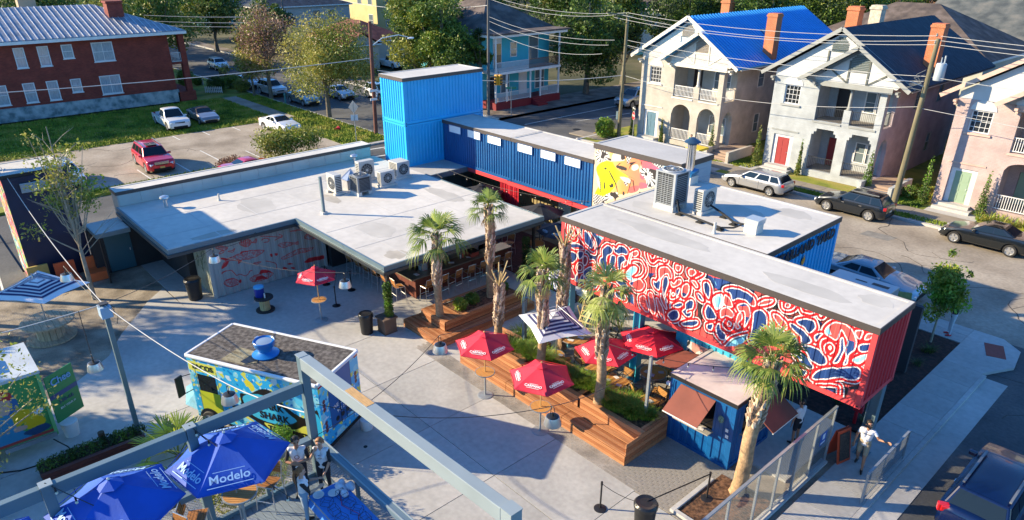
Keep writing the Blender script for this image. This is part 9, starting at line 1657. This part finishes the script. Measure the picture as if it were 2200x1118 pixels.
# ================================================================ people
def remesh(b,voxel):
    me=b.mesh('tmp',UND);o=bpy.data.objects.new('tmp',me);COL.objects.link(o);m=o.modifiers.new('r','REMESH');m.mode='VOXEL';m.voxel_size=voxel;m.adaptivity=0;s=o.modifiers.new('s','SMOOTH');s.iterations=4;s.factor=.5
    dg=bpy.context.evaluated_depsgraph_get();r=bpy.data.meshes.new_from_object(o.evaluated_get(dg));bpy.data.objects.remove(o);return r
HAIR={'black':mat('black_hair',(.012,.009,.008),.6),'brown':mat('brown_hair',(.10,.045,.02),.6,nz=(12,.3)),'auburn':mat('auburn_hair',(.22,.09,.03),.6,nz=(12,.3))}
def person(label,loc,rz,skin,shirt,sleeve,pants,shoe,hair,H=1.72,arms=None,legs=None,lean=0,headyaw=0,headpitch=0,short=False,pony=False,shortsleeve=False,seated=False,beard=False,female=False,voxel=.0095,group=None):
    """x forward, y left; arms: {side: (elbow, wrist, hand_dir)}; legs: {side: (knee, ankle)}"""
    k=H/1.72;t=thing('person',label,'person',loc,rz,group);V=lambda p:Vector(p)*k;cap=[]
    ls=lean;sh=lambda z:(ls*(z-.95),0,0)
    def S(x,y,z):return Vector((x+ls*max(0,z-.95),y,z))
    wd=.92 if female else 1.0
    C=lambda a,c,r1,r2,tg:cap.append((V(a),V(c),r1*k,r2*k,tg))
    C(S(0,0,.95),S(0,0,1.12),.125,.115,'shirt');C(S(0,-.05,1.0),S(0,.05,1.0),.12,.12,'pants')
    for s in (-1,1):C(S(0,s*.05,1.12),S(0,s*.09*wd,1.33),.105,.105,'shirt');C(S(0,s*.06,1.36),S(0,s*.165*wd,1.40),.085,.062,'shirt')
    if female:
        for s in (-1,1):C(S(.07,s*.065,1.25),S(.09,s*.065,1.25),.065,.06,'shirt')
    C(S(0,0,1.38),S(.01,0,1.53),.058,.052,'skin')
    hy,hp=headyaw,headpitch;HB=S(.02,0,1.60);Hd=Matrix.Rotation(hy,3,'Z') @ Matrix.Rotation(hp,3,'Y');hd=lambda x,y,z:HB+Hd @ Vector((x,y,z))
    cap.append((V(hd(-.015,0,.045)),V(hd(.012,0,.04)),.092*k,.088*k,'skin'));cap.append((V(hd(.03,0,-.03)),V(hd(.045,0,-.065)),.062*k,.042*k,'skin'))
    cap.append((V(hd(.09,0,.03)),V(hd(.108,0,-.005)),.012*k,.016*k,'skin'))
    for s in (-1,1):cap.append((V(hd(-.005,s*.088,.02)),V(hd(-.01,s*.092,-.01)),.018*k,.014*k,'skin'))
    A={1:((.02,.24,1.12),(.06,.26,.86),(0,0,-1)),-1:((.02,-.24,1.12),(.06,-.26,.86),(0,0,-1))}
    if arms:A.update(arms)
    for s,(e,w_,hdv) in A.items():
        e=Vector(e);w_=Vector(w_);sp=S(0,s*.19*wd,1.39);C(sp,sp.lerp(e,.5),.052,.047,'sleeve');C(sp.lerp(e,.5),e,.046,.038,'skin' if shortsleeve else 'sleeve');C(e,e.lerp(w_,.35),.038,.037,'skin');C(e.lerp(w_,.35),w_,.036,.025,'skin')
        d=Vector(hdv).normalized();n=(w_-e).normalized().cross(d);n=n.normalized() if n.length>.1 else Vector((1,0,0)).cross(d).normalized();q=d.cross(n);pm=w_+d*.085
        for j in range(4):
            o_=(j-1.5)*.021;C(w_+d*.02+n*o_*.6,pm+n*o_,.016,.014,'skin');L=(.062,.075,.07,.055)[j];kk=pm+n*o_*1.1+d*L*.5+q*.006;C(pm+n*o_,kk,.0105,.0098,'skin');C(kk,kk+d*L*.5+q*.018,.0098,.0085,'skin')
        C(w_+d*.03-n*.03,w_+d*.07-n*.052+q*.012,.014,.011,'skin');C(w_+d*.07-n*.052+q*.012,w_+d*.105-n*.055+q*.022,.0108,.009,'skin')
    Lg={1:((.02,.11,.50),(0,.12,.09)),-1:((.02,-.11,.50),(0,-.12,.09))}
    if legs:Lg.update(legs)
    for s,(kn,an) in Lg.items():
        kn=Vector(kn);an=Vector(an);hip=Vector((0,s*.09,.93));lt='skin' if short else 'pants'
        C(hip,hip.lerp(kn,.75),.092,.072 if short else .066,'pants');C(hip.lerp(kn,.75),kn,.062,.054,lt);C(kn,kn.lerp(an,.35),.05,.052,lt);C(kn.lerp(an,.35),an,.05,.034,lt);f=Vector((1,s*.15,0)).normalized();fo=an-Vector((0,0,.045));C(fo-f*.05,fo+f*.07,.042,.042,'shoe');C(fo+f*.07,fo+f*.16+Vector((0,0,-.01)),.040,.030,'shoe')
    b=MB()
    for a,c,r1,r2,tg in cap:
        b.sphere(a,r1,14);b.sphere(c,r2,14)
        if (c-a).length>1e-4:b.tube(a,c,r1,14,r2)
    me=remesh(b,voxel);tags=['skin','shirt','sleeve','pants','shoe'];ms=dict(skin=skin,shirt=shirt,sleeve=sleeve,pants=pants,shoe=shoe);me.materials.clear()
    for g_ in tags:me.materials.append(ms[g_])
    nf=len(me.polygons);ctr=np.zeros(nf*3);me.polygons.foreach_get('center',ctr);ctr=ctr.reshape(-1,3);best=np.full(nf,9.);mi=np.zeros(nf,int)
    for a,c,r1,r2,tg in cap:
        a_=np.array(a);ab=np.array(c)-a_;L2=(ab**2).sum()+1e-9;tt=np.clip(((ctr-a_) @ ab)/L2,0,1);dd=np.linalg.norm(ctr-a_-tt[:,None]*ab,axis=1)-(r1+(r2-r1)*tt);m_=dd<best;best[m_]=dd[m_];mi[m_]=tags.index(tg)
    me.polygons.foreach_set('material_index',mi.tolist());me.polygons.foreach_set('use_smooth',[True]*nf);me.update();link('body',me,t)
    # hair as a cap of clumps, eyes, mouth
    hb=MB();g_=np.random.RandomState(int(abs(loc[0]*7)) % 50)
    for i in range(60):
        a=g_.rand()*2*PI;e=.1+1.45*g_.rand();x,y,z=math.cos(a)*math.cos(e),math.sin(a)*math.cos(e),math.sin(e)
        if x>.62 and e<.75:continue
        p=V(hd(-.012+x*.093,y*.090,.048+z*.095));hb.sphere(p,.026*k,6)
    for i in range(26 if not female else 50):
        a=PI/2+.25+g_.rand()*(PI-.5);zz=-.02+g_.rand()*.09-(0.05 if female else 0)*g_.rand();p=V(hd(-.02+math.cos(a)*.088,math.sin(a)*.088,zz));hb.sphere(p,.024*k,6)
    if pony:
        P0=hd(-.10,0,.05);
        for i in range(14):q=i/13;p=V(P0+Vector((-.05-.05*math.sin(q*2.5),0,-.02-.34*q)));hb.sphere(p,(.04-.018*q)*k,8)
    hm=remesh(hb,.011);hm.materials.clear();hm.materials.append(HAIR[hair]);hm.polygons.foreach_set('use_smooth',[True]*len(hm.polygons));link('hair',hm,t)
    if beard:
        bb=MB()
        for i in range(30):a=-1.2+2.4*g_.rand();p=V(hd(.02+.062*math.cos(a),.068*math.sin(a),-.06+.04*g_.rand()*(1 if abs(a)>.7 else -.3)));bb.sphere(p,.016*k,6)
        part('beard',bb,HAIR[hair],t,True)
    eb=MB()
    for s in (-1,1):eb.sphere(V(hd(.088,s*.034,.035)),.0105*k,8);eb.beam(V(hd(.094,s*.018,.055)),V(hd(.088,s*.05,.055)),.005,.006)
    part('eye',eb,mat('eye_dark',(.02,.014,.012),.2),t,True);mb2=MB();mb2.beam(V(hd(.092,-.022,-.038)),V(hd(.092,.022,-.038)),.008,.009);part('mouth',mb2,mat('lip',(.35,.1,.09),.5),t)
    return t
WSH=mat('white_tee',(.70,.69,.72),.8,bump=(20,.1));BSL=mat('black_raglan_sleeve',(.015,.014,.018),.8);DNM=mat('dark_trousers',(.012,.013,.022),.8);JEAN=mat('faded_jeans',(.25,.33,.42),.8);KHA=mat('khaki_shorts',(.34,.27,.18),.8);SHO=mat('black_shoe',(.012,.012,.012),.5)
c5_=R(-45)
p=person('dark haired waiter in a white tee with black sleeves, arms folded, on the deck',(-13.55,5.3,DZ),R(-32),SKIN[1],WSH,BSL,DNM,SHO,'black',1.74,arms={1:((.10,.26,1.13),(.25,.02,1.17),(.1,-1,.05)),-1:((.10,-.26,1.13),(.26,-.02,1.12),(.1,1,.05))},headyaw=R(20),group='deck staff in raglan tees')
q=person('brown haired waitress in a raglan tee touching her face beside the deck rail',(-13.2,5.75,DZ),R(-48),SKIN[0],WSH,BSL,DNM,SHO,'auburn',1.68,arms={1:((.14,.24,1.14),(.24,.16,.92),(.3,-.5,-.8)),-1:((.16,-.24,1.20),(.20,-.10,1.48),(-.2,.5,.8))},female=True,headpitch=R(15),group='deck staff in raglan tees')
r_=person('ponytailed waitress seen from behind in a raglan tee at the blue table',(-12.55,4.9,DZ),R(65),SKIN[0],WSH,BSL,JEAN,SHO,'auburn',1.66,arms={1:((.16,.23,1.14),(.36,.15,1.20),(.8,-.2,.3)),-1:((.16,-.23,1.14),(.36,-.13,1.15),(.8,.2,.3))},female=True,pony=True,headpitch=R(10),group='deck staff in raglan tees')
for t_,z_,f_ in ((p,1.25,1),(q,1.22,1)):
    b=MB();k=18;b.faces([(.125+.004*(i % 2),.06*math.cos(2*PI*i/k),z_+.06*math.sin(2*PI*i/k)) for i in range(k)]+[(.125,.045*math.cos(2*PI*i/k),z_+.045*math.sin(2*PI*i/k)) for i in range(k)],[(i,(i+1) % k,k+(i+1) % k,k+i) for i in range(k)]);part('round_logo',b,BSL,t_)
w_=person('bearded man in a white printed tee and khaki shorts walking with one arm out',(-5.75,20.35,.01),R(-78),SKIN[1],WSH,WSH,KHA,SHO,'black',1.8,arms={1:((.05,.34,1.22),(.16,.55,1.28),(.3,.9,.2)),-1:((-.03,-.26,1.12),(.02,-.28,.86),(.1,0,-1))},legs={1:((.16,.10,.50),(.20,.11,.09)),-1:((-.02,-.11,.50),(-.24,-.11,.14))},short=True,shortsleeve=True,beard=True,headyaw=R(25))
lettering('STARLAND',.055,BSL,w_,(.135,0,1.38),(0,1,0),(0,0,1),.003)
person('man in white tee and black shorts half hidden behind the right kiosk hatch',(-7.75,19.95,.01),R(170),SKIN[1],WSH,WSH,DNM,SHO,'black',1.75,short=True,shortsleeve=True)
person('woman in a black top and pale jeans standing behind the young street tree',(-6.95,31.95,.01),R(-150),SKIN[0],BSL,BSL,mat('pale_jeans',(.5,.53,.58),.8),REDS2,'black',1.68,arms={1:((.14,.2,1.15),(.3,.05,1.25),(.4,-.5,.5)),-1:((.14,-.22,1.12),(.3,-.02,1.1),(.3,.9,0))},female=True)
person('person in a green shirt bending by the porch rail of the cream house',(-32.5,49.45,.0),R(-60),SKIN[1],mat('green_shirt',(.01,.22,.12),.8),mat('green_shirt',(.01,.22,.12),.8),DNM,SHO,'black',1.55,lean=.5,arms={1:((.34,.2,1.05),(.5,.15,.85),(.3,0,-1)),-1:((.34,-.2,1.05),(.5,-.15,.85),(.3,0,-1))})
person('dark clothed person standing under the black umbrella by the tan wall',(-24.1,26.9,.05),R(-120),SKIN[1],BSL,BSL,DNM,SHO,'black',1.75,arms={1:((.1,.26,1.14),(.28,.22,1.2),(1,0,.2)),-1:((.05,-.25,1.12),(.1,-.27,.86),(0,0,-1))})
person('boy with short hair in a dark shirt near the giant spool table',(-31.2,.85,-.03),R(20),SKIN[1],BSL,BSL,DNM,SHO,'black',1.45,arms={1:((.1,.22,1.14),(.2,.12,1.36),(0,-.3,1)),-1:((.05,-.22,1.12),(.2,-.15,.95),(1,0,.2))})
